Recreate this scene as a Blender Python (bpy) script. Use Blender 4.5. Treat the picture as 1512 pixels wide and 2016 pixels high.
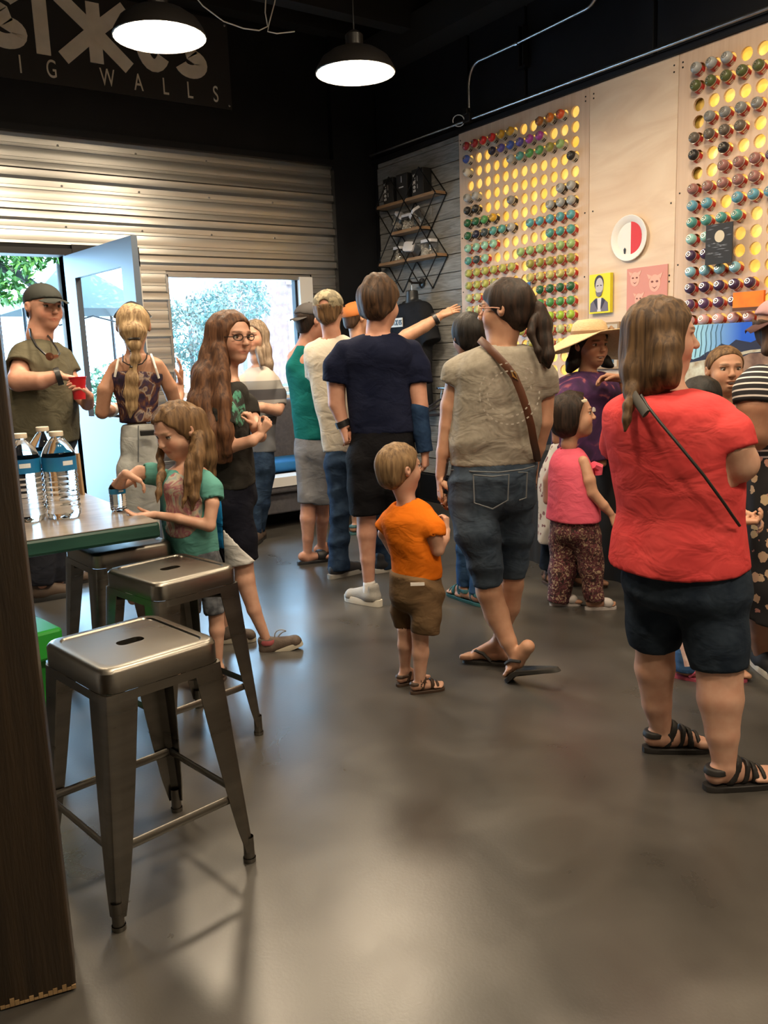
import bpy, bmesh, math, random
import numpy as np
from mathutils import Vector, Matrix
random.seed(7)
for o in list(bpy.data.objects): bpy.data.objects.remove(o)
scene = bpy.context.scene
COL = scene.collection

# ------------------------------------------------------------------ camera
FPX, CAMH = 1660.0, 1.38
CR = np.array([[0.8182303791, -0.5737034209, -0.0369246737],
               [0.1340739928, 0.1279729476, 0.9826734397],
               [0.5590377546, 0.8090038996, -0.1816300617]])   # rows: right, up, forward
CC = np.array([0, 0, CAMH])
cd = bpy.data.cameras.new('camera'); cam = bpy.data.objects.new('camera', cd); COL.objects.link(cam)
cd.sensor_fit = 'HORIZONTAL'; cd.sensor_width = 36; cd.lens = FPX / 1512 * 36; cd.clip_start = .05; cd.clip_end = 300
mw = Matrix.Identity(4)
for i in range(3):
    mw[i][0], mw[i][1], mw[i][2], mw[i][3] = CR[0][i], CR[1][i], -CR[2][i], CC[i]
cam.matrix_world = mw
scene.camera = cam
scene.view_settings.view_transform = 'Standard'; scene.view_settings.look = 'None'
scene.view_settings.gamma = 1; scene.view_settings.use_curve_mapping = False
scene.view_settings.exposure = 0.02
scene.cycles.use_denoising = True
scene.cycles.max_bounces = 8; scene.cycles.diffuse_bounces = 4; scene.cycles.glossy_bounces = 4
scene.cycles.transmission_bounces = 8; scene.cycles.transparent_max_bounces = 12
scene.cycles.sample_clamp_indirect = 6; scene.cycles.caustics_reflective = False; scene.cycles.caustics_refractive = False

# ------------------------------------------------------------------ world, sun
w = bpy.data.worlds.new('world'); scene.world = w; w.use_nodes = True
bg = w.node_tree.nodes['Background']
bg.inputs[0].default_value = (0.40, 0.70, 1.0, 1); bg.inputs[1].default_value = 22.0
sd = bpy.data.lights.new('sun', 'SUN'); sd.energy = 16; sd.angle = .01; sd.color = (.9, .96, 1)
sun = bpy.data.objects.new('sun', sd); COL.objects.link(sun)
sun.rotation_euler = Vector((-.25, -.55, .95)).to_track_quat('Z', 'Y').to_euler()   # from behind the building
LAMP_W = 54.0           # watts of each pendant lamp
LAMP_COL = (1.0, .80, .56)

# ------------------------------------------------------------------ placing: pixel -> point on a plane
def ray(u, v): return CR.T @ np.array([(u - 756) / FPX, -(v - 1008) / FPX, 1.0])
def onz(u, v, z=0.0): d = ray(u, v); return CC + d * ((z - CAMH) / d[2])
def onx(u, v, x): d = ray(u, v); return CC + d * (x / d[0])
def ony(u, v, y): d = ray(u, v); return CC + d * (y / d[1])

# ------------------------------------------------------------------ objects
def tag(o, label=None, cat=None, group=None, kind=None):
    if label: o['label'] = label
    if cat: o['category'] = cat
    if group: o['group'] = group
    if kind: o['kind'] = kind
    return o
def link(name, me, m=None, parent=None, loc=None):
    o = bpy.data.objects.new(name, me); COL.objects.link(o)
    if m is not None and me is not None:
        if len(me.materials): me.materials.clear()
        for q in (m if isinstance(m, (list, tuple)) else [m]): me.materials.append(q)
    if parent is not None: o.parent = parent
    if loc is not None: o.location = loc
    return o
def empty(name, loc=(0, 0, 0), rz=0):
    o = bpy.data.objects.new(name, None); COL.objects.link(o); o.location = loc; o.rotation_euler = (0, 0, rz); o.empty_display_size = .1
    return o
class MB:
    def __init__(s): s.v = []; s.f = []; s.mi = []
    def add(s, vs, fs, mi=0):
        b = len(s.v); s.v += [tuple(map(float, q)) for q in vs]
        s.f += [tuple(b + i for i in q) for q in fs]; s.mi += [mi] * len(fs); return s
    def box(s, c, d, R=None, mi=0):
        hx, hy, hz = d[0] / 2, d[1] / 2, d[2] / 2
        vs = [np.array([x, y, z]) for x in (-hx, hx) for y in (-hy, hy) for z in (-hz, hz)]
        if R is not None: vs = [R @ q for q in vs]
        vs = [q + np.array(c) for q in vs]
        return s.add(vs, [(0, 1, 3, 2), (4, 6, 7, 5), (0, 4, 5, 1), (2, 3, 7, 6), (0, 2, 6, 4), (1, 5, 7, 3)], mi)
    def span(s, a, b, mi=0):
        a, b = np.array(a, float), np.array(b, float); return s.box((a + b) / 2, abs(b - a), None, mi)
    def prism(s, poly, ax, lo, hi, mi=0):      # 2D polygon in the other two axes, extruded along ax
        n = len(poly); vs = []
        for t in (lo, hi):
            for a, b in poly: vs.append({'x': (t, a, b), 'y': (a, t, b), 'z': (a, b, t)}[ax])
        fs = [tuple(range(n)), tuple(range(2 * n - 1, n - 1, -1))] + [(i, i + n, (i + 1) % n + n, (i + 1) % n) for i in range(n)]
        return s.add(vs, fs, mi)
    def rings(s, R, cap=True, closed=False, mi=0):
        n = len(R[0]); b = len(s.v)
        for r in R: s.v += [tuple(map(float, q)) for q in r]
        m = len(R); fs = []
        for j in range(m if closed else m - 1):
            k = (j + 1) % m
            for i in range(n): fs.append((b + j * n + i, b + j * n + (i + 1) % n, b + k * n + (i + 1) % n, b + k * n + i))
        if cap and not closed:
            fs.append(tuple(b + i for i in range(n - 1, -1, -1))); fs.append(tuple(b + (m - 1) * n + i for i in range(n)))
        s.f += fs; s.mi += [mi] * len(fs); return s
    def tube(s, path, r, n=8, cap=True, closed=False, mi=0, flat=None):
        P = [np.array(p, float) for p in path]; m = len(P)
        rr = r if isinstance(r, (list, tuple, np.ndarray)) else [r] * m
        R = []; up = None
        for i in range(m):
            a = P[(i - 1) % m] if (closed or i > 0) else P[0]; c = P[(i + 1) % m] if (closed or i < m - 1) else P[-1]
            t = c - a; t = t / (np.linalg.norm(t) + 1e-9)
            if up is None:
                up = np.array([0, 0, 1.]) if abs(t[2]) < .9 else np.array([1., 0, 0])
                if flat is not None: up = np.array(flat[2], float)
            up = up - t * (up @ t); up = up / (np.linalg.norm(up) + 1e-9); sx = np.cross(t, up)
            w1, w2 = (1, 1) if flat is None else flat[:2]
            R.append([P[i] + rr[i] * (w1 * math.cos(q) * sx + w2 * math.sin(q) * up) for q in np.arange(n) * 2 * math.pi / n])
        return s.rings(R, cap, closed, mi)
    def lathe(s, prof, c=(0, 0, 0), R=None, n=20, mi=0, cap=False):   # prof: (r, z)
        rr = []
        for r, z in prof:
            q = [np.array([r * math.cos(a), r * math.sin(a), z]) for a in np.arange(n) * 2 * math.pi / n]
            if R is not None: q = [R @ k for k in q]
            rr.append([k + np.array(c) for k in q])
        return s.rings(rr, cap, False, mi)
    def mesh(s, name, smooth=False, bevel=0, seg=2):
        me = bpy.data.meshes.new(name); me.from_pydata(s.v, [], s.f)
        me.polygons.foreach_set('material_index', s.mi)
        bm = bmesh.new(); bm.from_mesh(me)
        bmesh.ops.recalc_face_normals(bm, faces=bm.faces)
        if bevel:
            bmesh.ops.bevel(bm, geom=[e for e in bm.edges if len(e.link_faces) == 2 and e.calc_face_angle(0) > .5], offset=bevel, segments=seg, affect='EDGES', profile=.5)
        bm.to_mesh(me); bm.free()
        if smooth:
            me.polygons.foreach_set('use_smooth', [True] * len(me.polygons))
            if smooth != 'all' and hasattr(me, 'set_sharp_from_angle'): me.set_sharp_from_angle(angle=math.radians(38))
        me.update(); return me
    def build(s, name, m, parent=None, loc=None, smooth=False, bevel=0, seg=2):
        o = link(name, s.mesh(name, smooth, bevel, seg), m, parent)
        if loc is not None:      # put the origin at loc without moving the shape
            o.data.transform(Matrix.Translation(-Vector(loc))); o.location = loc
        return o
def rot(ax, a):
    return np.array(Matrix.Rotation(a, 3, ax))
def basis(x, y, z): return np.array([x, y, z], float).T
def nrm(a): a = np.array(a, float); return a / (np.linalg.norm(a) + 1e-12)
def copy_tree(o, parent=None):
    c = o.copy(); COL.objects.link(c); c.parent = parent
    for ch in list(o.children): copy_tree(ch, c)
    return c

# ------------------------------------------------------------------ materials
def new_mat(name):
    m = bpy.data.materials.new(name); m.use_nodes = True
    return m, m.node_tree.nodes, m.node_tree.links, m.node_tree.nodes['Principled BSDF']
def c4(c): return (c[0], c[1], c[2], 1)
def hexc(r, g, b):
    return tuple(((x / 255) / 12.92 if x / 255 < .04045 else ((x / 255 + .055) / 1.055) ** 2.4) for x in (r, g, b))
def M(name, col, rough=.8, metal=0, col2=None, scale=6, stretch=(1, 1, 1), lo=.35, hi=.65, bump=0, bscale=60, bstretch=None, rough2=None, emit=0, spec=None, coord='Object', detail=4, sheen=0, coat=0, dist=0, bdist=.01, bdis=0):
    m, N, L, P = new_mat(name)
    P.inputs['Base Color'].default_value = c4(col); P.inputs['Roughness'].default_value = rough; P.inputs['Metallic'].default_value = metal
    if spec is not None: P.inputs['Specular IOR Level'].default_value = spec
    if sheen: P.inputs['Sheen Weight'].default_value = sheen
    if coat: P.inputs['Coat Weight'].default_value = coat; P.inputs['Coat Roughness'].default_value = .15
    if emit: P.inputs['Emission Color'].default_value = c4(col); P.inputs['Emission Strength'].default_value = emit
    if col2 is not None or bump or rough2 is not None:
        tc = N.new('ShaderNodeTexCoord')
    if col2 is not None or rough2 is not None:
        mp = N.new('ShaderNodeMapping'); mp.inputs['Scale'].default_value = stretch; L.new(tc.outputs[coord], mp.inputs[0])
        nz = N.new('ShaderNodeTexNoise'); nz.inputs['Scale'].default_value = scale; nz.inputs['Detail'].default_value = detail; nz.inputs['Distortion'].default_value = dist
        L.new(mp.outputs[0], nz.inputs['Vector'])
        rp = N.new('ShaderNodeValToRGB'); rp.color_ramp.elements[0].position = lo; rp.color_ramp.elements[1].position = hi
        rp.color_ramp.elements[0].color = c4(col); rp.color_ramp.elements[1].color = c4(col2 if col2 is not None else col)
        L.new(nz.outputs['Fac'], rp.inputs[0])
        if col2 is not None: L.new(rp.outputs[0], P.inputs['Base Color'])
        if rough2 is not None:
            mr = N.new('ShaderNodeMapRange'); mr.inputs[1].default_value = .3; mr.inputs[2].default_value = .7; mr.inputs[3].default_value = rough; mr.inputs[4].default_value = rough2
            L.new(nz.outputs['Fac'], mr.inputs[0]); L.new(mr.outputs[0], P.inputs['Roughness'])
    if bump:
        mp2 = N.new('ShaderNodeMapping'); mp2.inputs['Scale'].default_value = bstretch or stretch; L.new(tc.outputs[coord], mp2.inputs[0])
        n2 = N.new('ShaderNodeTexNoise'); n2.inputs['Scale'].default_value = bscale; n2.inputs['Detail'].default_value = 3; L.new(mp2.outputs[0], n2.inputs['Vector'])
        bp = N.new('ShaderNodeBump'); bp.inputs['Strength'].default_value = bump; bp.inputs['Distance'].default_value = bdist; n2.inputs['Distortion'].default_value = bdis
        L.new(n2.outputs['Fac'], bp.inputs['Height']); L.new(bp.outputs[0], P.inputs['Normal'])
    return m
def glassy(name, tint=(1, 1, 1), gloss=.10, rough=.02):
    m, N, L, P = new_mat(name); N.remove(P)
    tr = N.new('ShaderNodeBsdfTransparent'); tr.inputs[0].default_value = c4(tint)
    gl = N.new('ShaderNodeBsdfGlossy'); gl.inputs['Roughness'].default_value = rough
    fr = N.new('ShaderNodeLayerWeight'); fr.inputs[0].default_value = .25
    ad = N.new('ShaderNodeMath'); ad.operation = 'MULTIPLY_ADD'; ad.inputs[1].default_value = .7; ad.inputs[2].default_value = gloss; ad.use_clamp = True
    L.new(fr.outputs['Facing'], ad.inputs[0])
    mx = N.new('ShaderNodeMixShader'); L.new(ad.outputs[0], mx.inputs[0]); L.new(tr.outputs[0], mx.inputs[1]); L.new(gl.outputs[0], mx.inputs[2])
    L.new(mx.outputs[0], N['Material Output'].inputs[0]); return m

MT = {}
MT['black'] = M('black_paint', (.005, .0055, .008), .55, spec=.25, col2=(.008, .009, .012), scale=3)
MT['ceil'] = M('ceiling_black', (.006, .006, .006), .8)
MT['metal'] = M('galvanised_sheet', (.60, .59, .565), .31, 1)
MT['steel'] = M('conduit_steel', (.45, .46, .48), .3, 1)
MT['wood_grey'] = M('weathered_plank', (.16, .16, .155), .85, col2=(.30, .30, .29), scale=5, stretch=(1, .9, 9), lo=.3, hi=.7, bump=.35, bscale=22, bstretch=(1, 1, 8), dist=1.2)
MT['ply'] = M('plywood', (.62, .46, .33), .55, col2=(.74, .60, .46), scale=2.2, stretch=(1, .5, 2.2), lo=.25, hi=.75, dist=2.5)
MT['ply_rack'] = M('plywood_rack', (.55, .39, .28), .5, col2=(.64, .48, .36), scale=5, stretch=(1, 7, .35), lo=.25, hi=.75, dist=.6)
MT['white'] = M('white_paint', (.80, .80, .80), .5)
MT['offwhite'] = M('off_white', (.72, .70, .66), .6)
MT['door'] = M('door_paint', (.065, .09, .13), .45)
MT['dark_metal'] = M('dark_metal', (.02, .02, .022), .45, .6)
MT['blackplastic'] = M('black_plastic', (.012, .012, .013), .4)
MT['glass'] = glassy('window_glass', (.97, .99, 1), .06)
MT['clear'] = glassy('clear_plastic', (.93, .95, .97), .10, .05)
def concrete():
    m, N, L, P = new_mat('stained_concrete')
    tc = N.new('ShaderNodeTexCoord')
    def nz(sc, det, ds=0):
        n = N.new('ShaderNodeTexNoise'); n.inputs['Scale'].default_value = sc; n.inputs['Detail'].default_value = det; n.inputs['Distortion'].default_value = ds
        L.new(tc.outputs['Object'], n.inputs['Vector']); return n
    a, b, d = nz(.8, 3, .6), nz(3.2, 5, .8), nz(120, 2)
    r1 = N.new('ShaderNodeValToRGB'); e = r1.color_ramp.elements
    e[0].position = .32; e[0].color = (.036, .0335, .030, 1); e[1].position = .70; e[1].color = (.080, .074, .066, 1)
    mx = N.new('ShaderNodeMath'); mx.operation = 'MULTIPLY_ADD'; mx.inputs[1].default_value = .5; L.new(a.outputs['Fac'], mx.inputs[0])
    m2 = N.new('ShaderNodeMath'); m2.operation = 'MULTIPLY'; m2.inputs[1].default_value = .5; L.new(b.outputs['Fac'], m2.inputs[0]); L.new(m2.outputs[0], mx.inputs[2])
    L.new(mx.outputs[0], r1.inputs[0]); L.new(r1.outputs[0], P.inputs['Base Color'])
    mr = N.new('ShaderNodeMapRange'); mr.inputs[1].default_value = .3; mr.inputs[2].default_value = .7; mr.inputs[3].default_value = .27; mr.inputs[4].default_value = .35
    L.new(b.outputs['Fac'], mr.inputs[0]); L.new(mr.outputs[0], P.inputs['Roughness'])
    bp = N.new('ShaderNodeBump'); bp.inputs['Strength'].default_value = .05; bp.inputs['Distance'].default_value = .004
    L.new(d.outputs['Fac'], bp.inputs['Height'])
    L.new(bp.outputs[0], P.inputs['Normal']); P.inputs['Specular IOR Level'].default_value = .7
    return m
MT['concrete'] = concrete()
# ================================================================== the room
XR, YB, ZC = 4.92, 7.14, 4.5
def struct(name, mb, m, parent=None, **k):
    o = mb.build(name, m, parent, **k)
    if parent is None: o['kind'] = 'structure'
    return o
struct('floor', MB().span((-3.6, -3.6, -.1), (5.3, YB + .14, 0)), MT['concrete'])
ceiling = struct('ceiling', MB().span((-3.6, -3.6, ZC), (5.3, YB + .2, ZC + .15)), MT['ceil'])
for y in (6.2, 4.7, 3.2, 1.7, .2, -1.3): MB().span((-3.6, y - .07, ZC - .42), (5.0, y + .07, ZC)).build('ceiling_beam', MT['ceil'], ceiling)
MB().span((-3.6, YB - .16, ZC - .22), (5.0, YB, ZC)).build('ceiling_beam', MT['ceil'], ceiling)
MB().span((4.70, -3.6, ZC - .55), (5.0, YB, ZC - .3)).build('ceiling_beam', MT['ceil'], ceiling)
struct('wall_left', MB().span((-3.75, -3.6, 0), (-3.6, YB + .14, ZC)), MT['offwhite'])
struct('wall_front', MB().span((-3.6, -3.75, 0), (5.2, -3.6, ZC)), MT['offwhite'])
# back wall: boxes round the doorway and the window
DX0, DX1, DZ = .66, 1.934, 2.26
WX0, WX1, WZ0, WZ1 = 2.77, 4.19, 1.06, 2.14
b = MB()
for a, c in (((-3.6, 0), (DX0, 2.30)), ((DX0, DZ + .04), (DX1, 2.30)), ((DX1, 0), (2.02, 2.30)), ((2.02, 0), (2.52, .95)), ((2.02, 2.2), (2.52, 2.30)), ((2.52, 0), (WX0, 2.30)), ((WX0, 0), (WX1, WZ0)), ((WX0, WZ1), (WX1, 2.30)), ((WX1, 0), (5.2, 2.30)), ((-3.6, 2.30), (5.2, ZC))):
    b.span((a[0], YB + .02, a[1]), (c[0], YB + .14, c[1]))
wall_back = struct('wall_back', b, MT['black'])
struct('wall_column', MB().span((4.475, YB - .05, 0), (5.0, YB + .05, ZC - .2)), MT['black'])['kind'] = 'structure'
MB().span((4.475, YB - .075, 3.15), (-3.6, YB + .03, 3.20)).build('header_board', MT['black'], wall_back)
def rib(z):      # depth of the pressed profile at height z
    t = (z - .12) % .305
    for c, wd, h in ((.0, .052, .034), (.305, .052, .034), (.102, .022, .008), (.203, .022, .008)):
        q = abs(t - c)
        if q < wd / 2: return h
        if q < wd / 2 + h * .55: return h * (1 - (q - wd / 2) / (h * .55))
    return 0
def sheet(x0, x1, z0, z1):
    zs = {round(z0, 4), round(z1, 4)}
    for k in range(-1, 14):
        for c, wd, h in ((.0, .052, .034), (.102, .022, .008), (.203, .022, .008)):
            for s in (-1, 1):
                for q in (wd / 2, wd / 2 + h * .55):
                    z = .12 + k * .305 + c + s * q
                    if z0 < z < z1: zs.add(round(z, 4))
    zs |= {round(z, 4) for z in np.arange(z0, z1, .0127)}
    zs = sorted(zs); mb = MB(); bow = lambda z: .0011 * math.cos((z - .12) / .1017 * 2 * math.pi)
    vs = [(x, YB + .016 - rib(z) + bow(z), z) for z in zs for x in (x0, x1)]
    mb.add(vs, [(2 * i, 2 * i + 1, 2 * i + 3, 2 * i + 2) for i in range(len(zs) - 1)])
    o = mb.build('metal_sheet', MT['metal'], wall_back, smooth=True); return o
for x0, x1, z0, z1 in ((-3.4, -.9, 0, 3.15), (-.9, .60, 0, 2.345), (-.9, 4.475, 2.345, 3.15), (2.54, 2.77, 0, 2.345), (2.0, 2.54, 0, .93), (2.755, 4.205, 2.165, 2.345), (4.205, 4.475, 0, 2.345), (2.755, 4.205, 0, 1.02)):
    sheet(x0, x1, z0, z1)
sb = MB()
for x in np.arange(-.5, 4.4, .62):
    for z in (2.48, 2.79, 3.09): sb.lathe([(.009, 0), (.009, -.005), (.004, -.008)], (x, YB + .017, z), rot('X', math.pi / 2) @ np.diag([1, 1, -1]), 8)
sc_ = sb.build('sheet_screws', MT['steel'], wall_back)
# window
win = MB(); win.span((WX0 + .02, YB + .07, WZ0 + .05), (WX1 - .13, YB + .076, WZ1 - .03))
window_1 = tag(empty('window_1', (3.4, YB, WZ0)), kind='structure')
def wpart(name, a, c, m): 
    o = MB().span(a, c).build(name, m, None, bevel=.004); o.parent = window_1; o.matrix_parent_inverse = Matrix.Translation(-window_1.location); return o
o = win.build('pane', MT['glass']); o.parent = window_1; o.matrix_parent_inverse = Matrix.Translation(-window_1.location)
wpart('jamb', (WX0 - .005, YB + .0, WZ0), (WX0 + .02, YB + .12, WZ1), MT['steel'])
wpart('jamb', (WX1 - .13, YB - .02, WZ0), (WX1 + .01, YB + .12, WZ1), MT['white'])
wpart('jamb', (WX1 - .155, YB + .03, WZ0), (WX1 - .13, YB + .1, WZ1), MT['dark_metal'])
wpart('head', (WX0, YB, WZ1 - .03), (WX1, YB + .12, WZ1 + .02), MT['steel'])
wpart('sash_rail', (WX0 + .05, YB + .04, WZ0 + .02), (WX1 - .13, YB + .1, WZ0 + .07), MT['white'])
wpart('window_sill', (WX0 - .03, YB - .07, WZ0 - .035), (WX1 + .03, YB + .12, WZ0), MT['offwhite'])
window_2 = tag(empty('window_2', (2.27, YB, .95)), kind='structure')
for n_, a_, c_, m_ in (('pane', (2.04, YB + .07, .98), (2.50, YB + .076, 2.19), 'glass'), ('jamb', (2.0, YB - .02, .93), (2.04, YB + .12, 2.24), 'dark_metal'), ('jamb', (2.50, YB - .02, .93), (2.545, YB + .12, 2.24), 'offwhite'), ('head', (2.0, YB - .02, 2.19), (2.545, YB + .12, 2.345), 'dark_metal'), ('window_sill', (2.0, YB - .03, .92), (2.545, YB + .12, .98), 'dark_metal')):
    o = MB().span(a_, c_).build(n_, MT[m_]); o.parent = window_2; o.matrix_parent_inverse = Matrix.Translation(-window_2.location)
# door: frame and the leaf swung into the room
door_1 = tag(empty('door_1', (DX1, YB, 0)), kind='structure')
def dpart(name, mb, m, parent=None, **k):
    o = mb.build(name, m, **k); p = parent or door_1; o.parent = p
    o.matrix_parent_inverse = Matrix.Translation(-door_1.location); return o
dpart('door_frame', MB().span((DX0 - .06, YB - .03, DZ), (DX1 + .06, YB + .14, DZ + .05)).span((DX1, YB - .03, 0), (DX1 + .06, YB + .14, DZ)).span((DX0 - .06, YB - .03, 0), (DX0, YB + .14, DZ)), MT['dark_metal'])
dpart('threshold', MB().span((DX0, YB, 0), (DX1, YB + .16, .02)), MT['steel'])
lw, lt, lh = 1.255, .045, 2.235
ld = nrm(np.array([2.07, 5.88, 0]) - np.array([1.95, 7.12, 0])); ln = np.array([-ld[1], ld[0], 0])
LR = basis(ld, ln, (0, 0, 1)); LO = np.array([1.945, 7.11, .015])
def lbox(mb, a0, a1, z0, z1, t0=-lt / 2, t1=lt / 2, mi=0): 
    return mb.box(LO + LR @ np.array([(a0 + a1) / 2, (t0 + t1) / 2, (z0 + z1) / 2]), (a1 - a0, t1 - t0, z1 - z0), LR, mi)
lf = MB(); gx0, gx1, gz0, gz1 = .20, 1.06, .98, 2.05
for a in ((0, gx0, 0, lh), (gx1, lw, 0, lh), (gx0, gx1, 0, gz0), (gx0, gx1, gz1, lh)): lbox(lf, *a)
leaf = dpart('door_leaf', lf, MT['door'])
dpart('leaf_edge', lbox(MB(), lw, lw + .004, 0, lh), M('door_edge_wood', (.40, .25, .14), .6), leaf)
dpart('pane', lbox(MB(), gx0, gx1, gz0, gz1, -.004, .004), MT['glass'], leaf)
fr = MB()
for s in (-1, 1):
    t0, t1 = (lt / 2, lt / 2 + .018) if s > 0 else (-lt / 2 - .018, -lt / 2)
    for a in ((gx0 - .03, gx0 + .035, gz0 - .03, gz1 + .03), (gx1 - .035, gx1 + .03, gz0 - .03, gz1 + .03), (gx0 + .035, gx1 - .035, gz0 - .03, gz0 + .035), (gx0 + .035, gx1 - .035, gz1 - .035, gz1 + .03)): lbox(fr, *a, t0, t1)
dpart('glazing_bead', fr, MT['dark_metal'], leaf)
for a0, a1 in ((.20, .58), (.68, 1.06)):
    pm = MB()
    for s in (-1, 1):
        t = (lt / 2, lt / 2 + .012) if s > 0 else (-lt / 2 - .012, -lt / 2)
        for q in ((a0, a0 + .03, .14, .86), (a1 - .03, a1, .14, .86), (a0 + .03, a1 - .03, .14, .17), (a0 + .03, a1 - .03, .83, .86), (a0 + .09, a1 - .09, .23, .77)): lbox(pm, *q, *t)
    dpart('raised_panel', pm, MT['door'], leaf, bevel=.004)
kn = MB()
for s in (-1, 1):
    kn.lathe([(.028, 0), (.028, .008), (.010, .012), (.010, .035), (.027, .045), (.027, .065), (.012, .075), (.001, .076)], LO + LR @ np.array([lw - .07, s * lt / 2, .98]), LR @ rot('X', -s * math.pi / 2), 16)
dpart('knob', kn, MT['steel'], leaf, smooth=True)

# ------------------------------------------------------------------ right wall
wall_right = struct('wall_right', MB().span((5.0, -3.6, 0), (5.15, YB + .14, ZC)), MT['black'])
for y0, y1 in ((5.72, 7.06), (5.05, 5.69), (3.86, 5.02), (2.66, 3.83), (1.4, 2.6), (.2, 1.37), (-1.2, .17), (-3.5, -1.23)):
    MB().span((4.955, y0, 3.26), (5.0, y1, 4.2)).build('upper_panel', MT['black'], wall_right, bevel=.004)
MB().span((4.90, -3.5, 3.197), (5.0, YB - .05, 3.235)).build('header_rail', MT['black'], wall_right)
MB().span((4.93, 7.02, 0), (5.0, 7.09, 3.2)).build('corner_batten', MT['black'], wall_right)
pz = .26; k = 0
rp = random.Random(3)
while pz < 3.17:
    h = min(.152, 3.195 - pz)
    cut = rp.choice([None, 6.2, 6.6, None, 6.45])
    for y0, y1 in (((5.806, 7.02),) if cut is None else ((5.806, cut), (cut + .003, 7.02))):
        dx = rp.uniform(0, .012)
        o = MB().span((4.92 + dx, y0, pz + .003), (4.985, y1, pz + h - .002)).build('plank', MT['wood_grey'], wall_right, bevel=.003, seg=1)
        off = rp.uniform(-20, 20); o.data.transform(Matrix.Translation((-off, -off * .37, -pz - .07))); o.location = (off, off * .37, pz + .07)
    pz += h
struct('baseboard_right', MB().span((4.88, 4.3, 0), (5.0, YB - .05, .255)).span((4.86, 4.3, 0), (4.88, YB - .05, .02)), MT['black'])
struct('trim_1', MB().span((4.9, -3.5, 0), (5.0, 4.3, .9)), MT['black'])
MB().span((4.92, 3.631, .86), (4.99, 4.365, 3.195)).build('plywood_panel', MT['ply'], wall_right)
MB().span((4.92, -3.5, .86), (4.99, 2.19, 3.195)).build('plywood_panel', MT['ply'], wall_right)
for y0, z0 in ((4.33, 3.14), (4.33, 3.11), (4.33, 2.35), (4.33, 1.9), (3.665, 3.14), (3.665, 3.1), (3.665, 2.3), (3.665, 1.84), (3.665, 1.80)):
    MB().lathe([(.006, 0), (.006, .002), (.0, .0025)], (4.92, y0, z0), rot('Y', -math.pi / 2), 8).build('screw', MT['dark_metal'], wall_right)

# racks: plywood with round holes over a lit yellow backing
DYC, DZR, Z0R, HR = .1052, .1022, 3.064, .0395
MT['glow'] = None
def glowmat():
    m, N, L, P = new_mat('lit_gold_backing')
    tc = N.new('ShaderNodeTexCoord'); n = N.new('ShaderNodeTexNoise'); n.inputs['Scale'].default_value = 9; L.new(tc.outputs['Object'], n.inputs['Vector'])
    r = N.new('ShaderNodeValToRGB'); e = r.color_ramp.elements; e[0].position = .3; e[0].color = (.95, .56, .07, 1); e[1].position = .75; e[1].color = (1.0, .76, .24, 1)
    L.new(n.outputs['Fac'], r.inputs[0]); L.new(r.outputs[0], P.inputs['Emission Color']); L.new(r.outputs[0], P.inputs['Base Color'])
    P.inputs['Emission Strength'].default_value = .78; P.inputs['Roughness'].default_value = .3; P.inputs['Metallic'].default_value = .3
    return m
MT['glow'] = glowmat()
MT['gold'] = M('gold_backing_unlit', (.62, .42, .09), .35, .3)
def rack(name, yc0, ncol, ya, yb, nrow, zb, label):
    root = tag(empty(name, (4.92, (ya + yb) / 2, zb)), label, 'can rack')
    inv = Matrix.Translation(-root.location)
    b = MB(); S = 16; ang = [(i + .5) * 2 * math.pi / S for i in range(S)]
    for r in range(nrow):
        for c in range(ncol):
            cy, cz = yc0 - c * DYC, Z0R - r * DZR; vs = []
            for a in ang:
                k = 1 / max(abs(math.cos(a)), abs(math.sin(a)))
                vs.append((4.92, cy + math.cos(a) * k * DYC / 2, cz + math.sin(a) * k * DZR / 2))
            # square corners are reached through the four corner points
            for a in ang: vs.append((4.92, cy + math.cos(a) * HR, cz + math.sin(a) * HR))
            for a in ang: vs.append((4.938, cy + math.cos(a) * HR, cz + math.sin(a) * HR))
            cn = len(vs)
            for sy, sz in ((1, 1), (-1, 1), (-1, -1), (1, -1)): vs.append((4.92, cy + sy * DYC / 2, cz + sz * DZR / 2))
            fs = []
            for i in range(S):
                j = (i + 1) % S
                fs.append((i, j, S + j, S + i)); fs.append((S + i, S + j, 2 * S + j, 2 * S + i))
            for q, i in enumerate((1, 5, 9, 13)): fs.append((i, cn + q, i + 1))
            b.add(vs, fs)
    y1, y0 = yc0 + DYC / 2, yc0 - (ncol - .5) * DYC; z1, z0 = Z0R + DZR / 2, Z0R - (nrow - .5) * DZR
    for p, q in (((y1, zb), (yb, 3.195)), ((ya, zb), (y0, 3.195)), ((y0, z1), (y1, 3.195)), ((y0, zb), (y1, z0))): b.span((4.92, p[0], p[1]), (4.938, q[0], q[1]))
    me = b.mesh('front_sheet'); o = link('front_sheet', me, MT['ply_rack'], root); o.matrix_parent_inverse = inv
    return root, inv
rackL, iL = rack('can_rack', 5.660, 12, 4.369, 5.802, 21, .86, 'plywood can rack beside the grey planks, round holes lit yellow')
rackR, iR = rack('can_rack', 3.475, 11, 2.195, 3.627, 21, .86, 'plywood can rack at the right edge behind the moon painting')
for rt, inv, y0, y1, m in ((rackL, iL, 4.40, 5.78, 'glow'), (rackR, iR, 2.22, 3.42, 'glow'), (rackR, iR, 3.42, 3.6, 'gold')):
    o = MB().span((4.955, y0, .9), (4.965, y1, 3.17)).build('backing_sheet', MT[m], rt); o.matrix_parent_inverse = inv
for rt, inv, ys in ((rackL, iL, (4.405, 5.78)), (rackR, iR, (3.60,))):
    for y in ys:
        for z in (3.14, 3.11, 2.35, 1.9):
            o = MB().lathe([(.006, 0), (.006, .002), (.0, .0025)], (4.92, y, z), rot('Y', -math.pi / 2), 8).build('screw', MT['dark_metal'], rt); o.matrix_parent_inverse = inv

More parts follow.
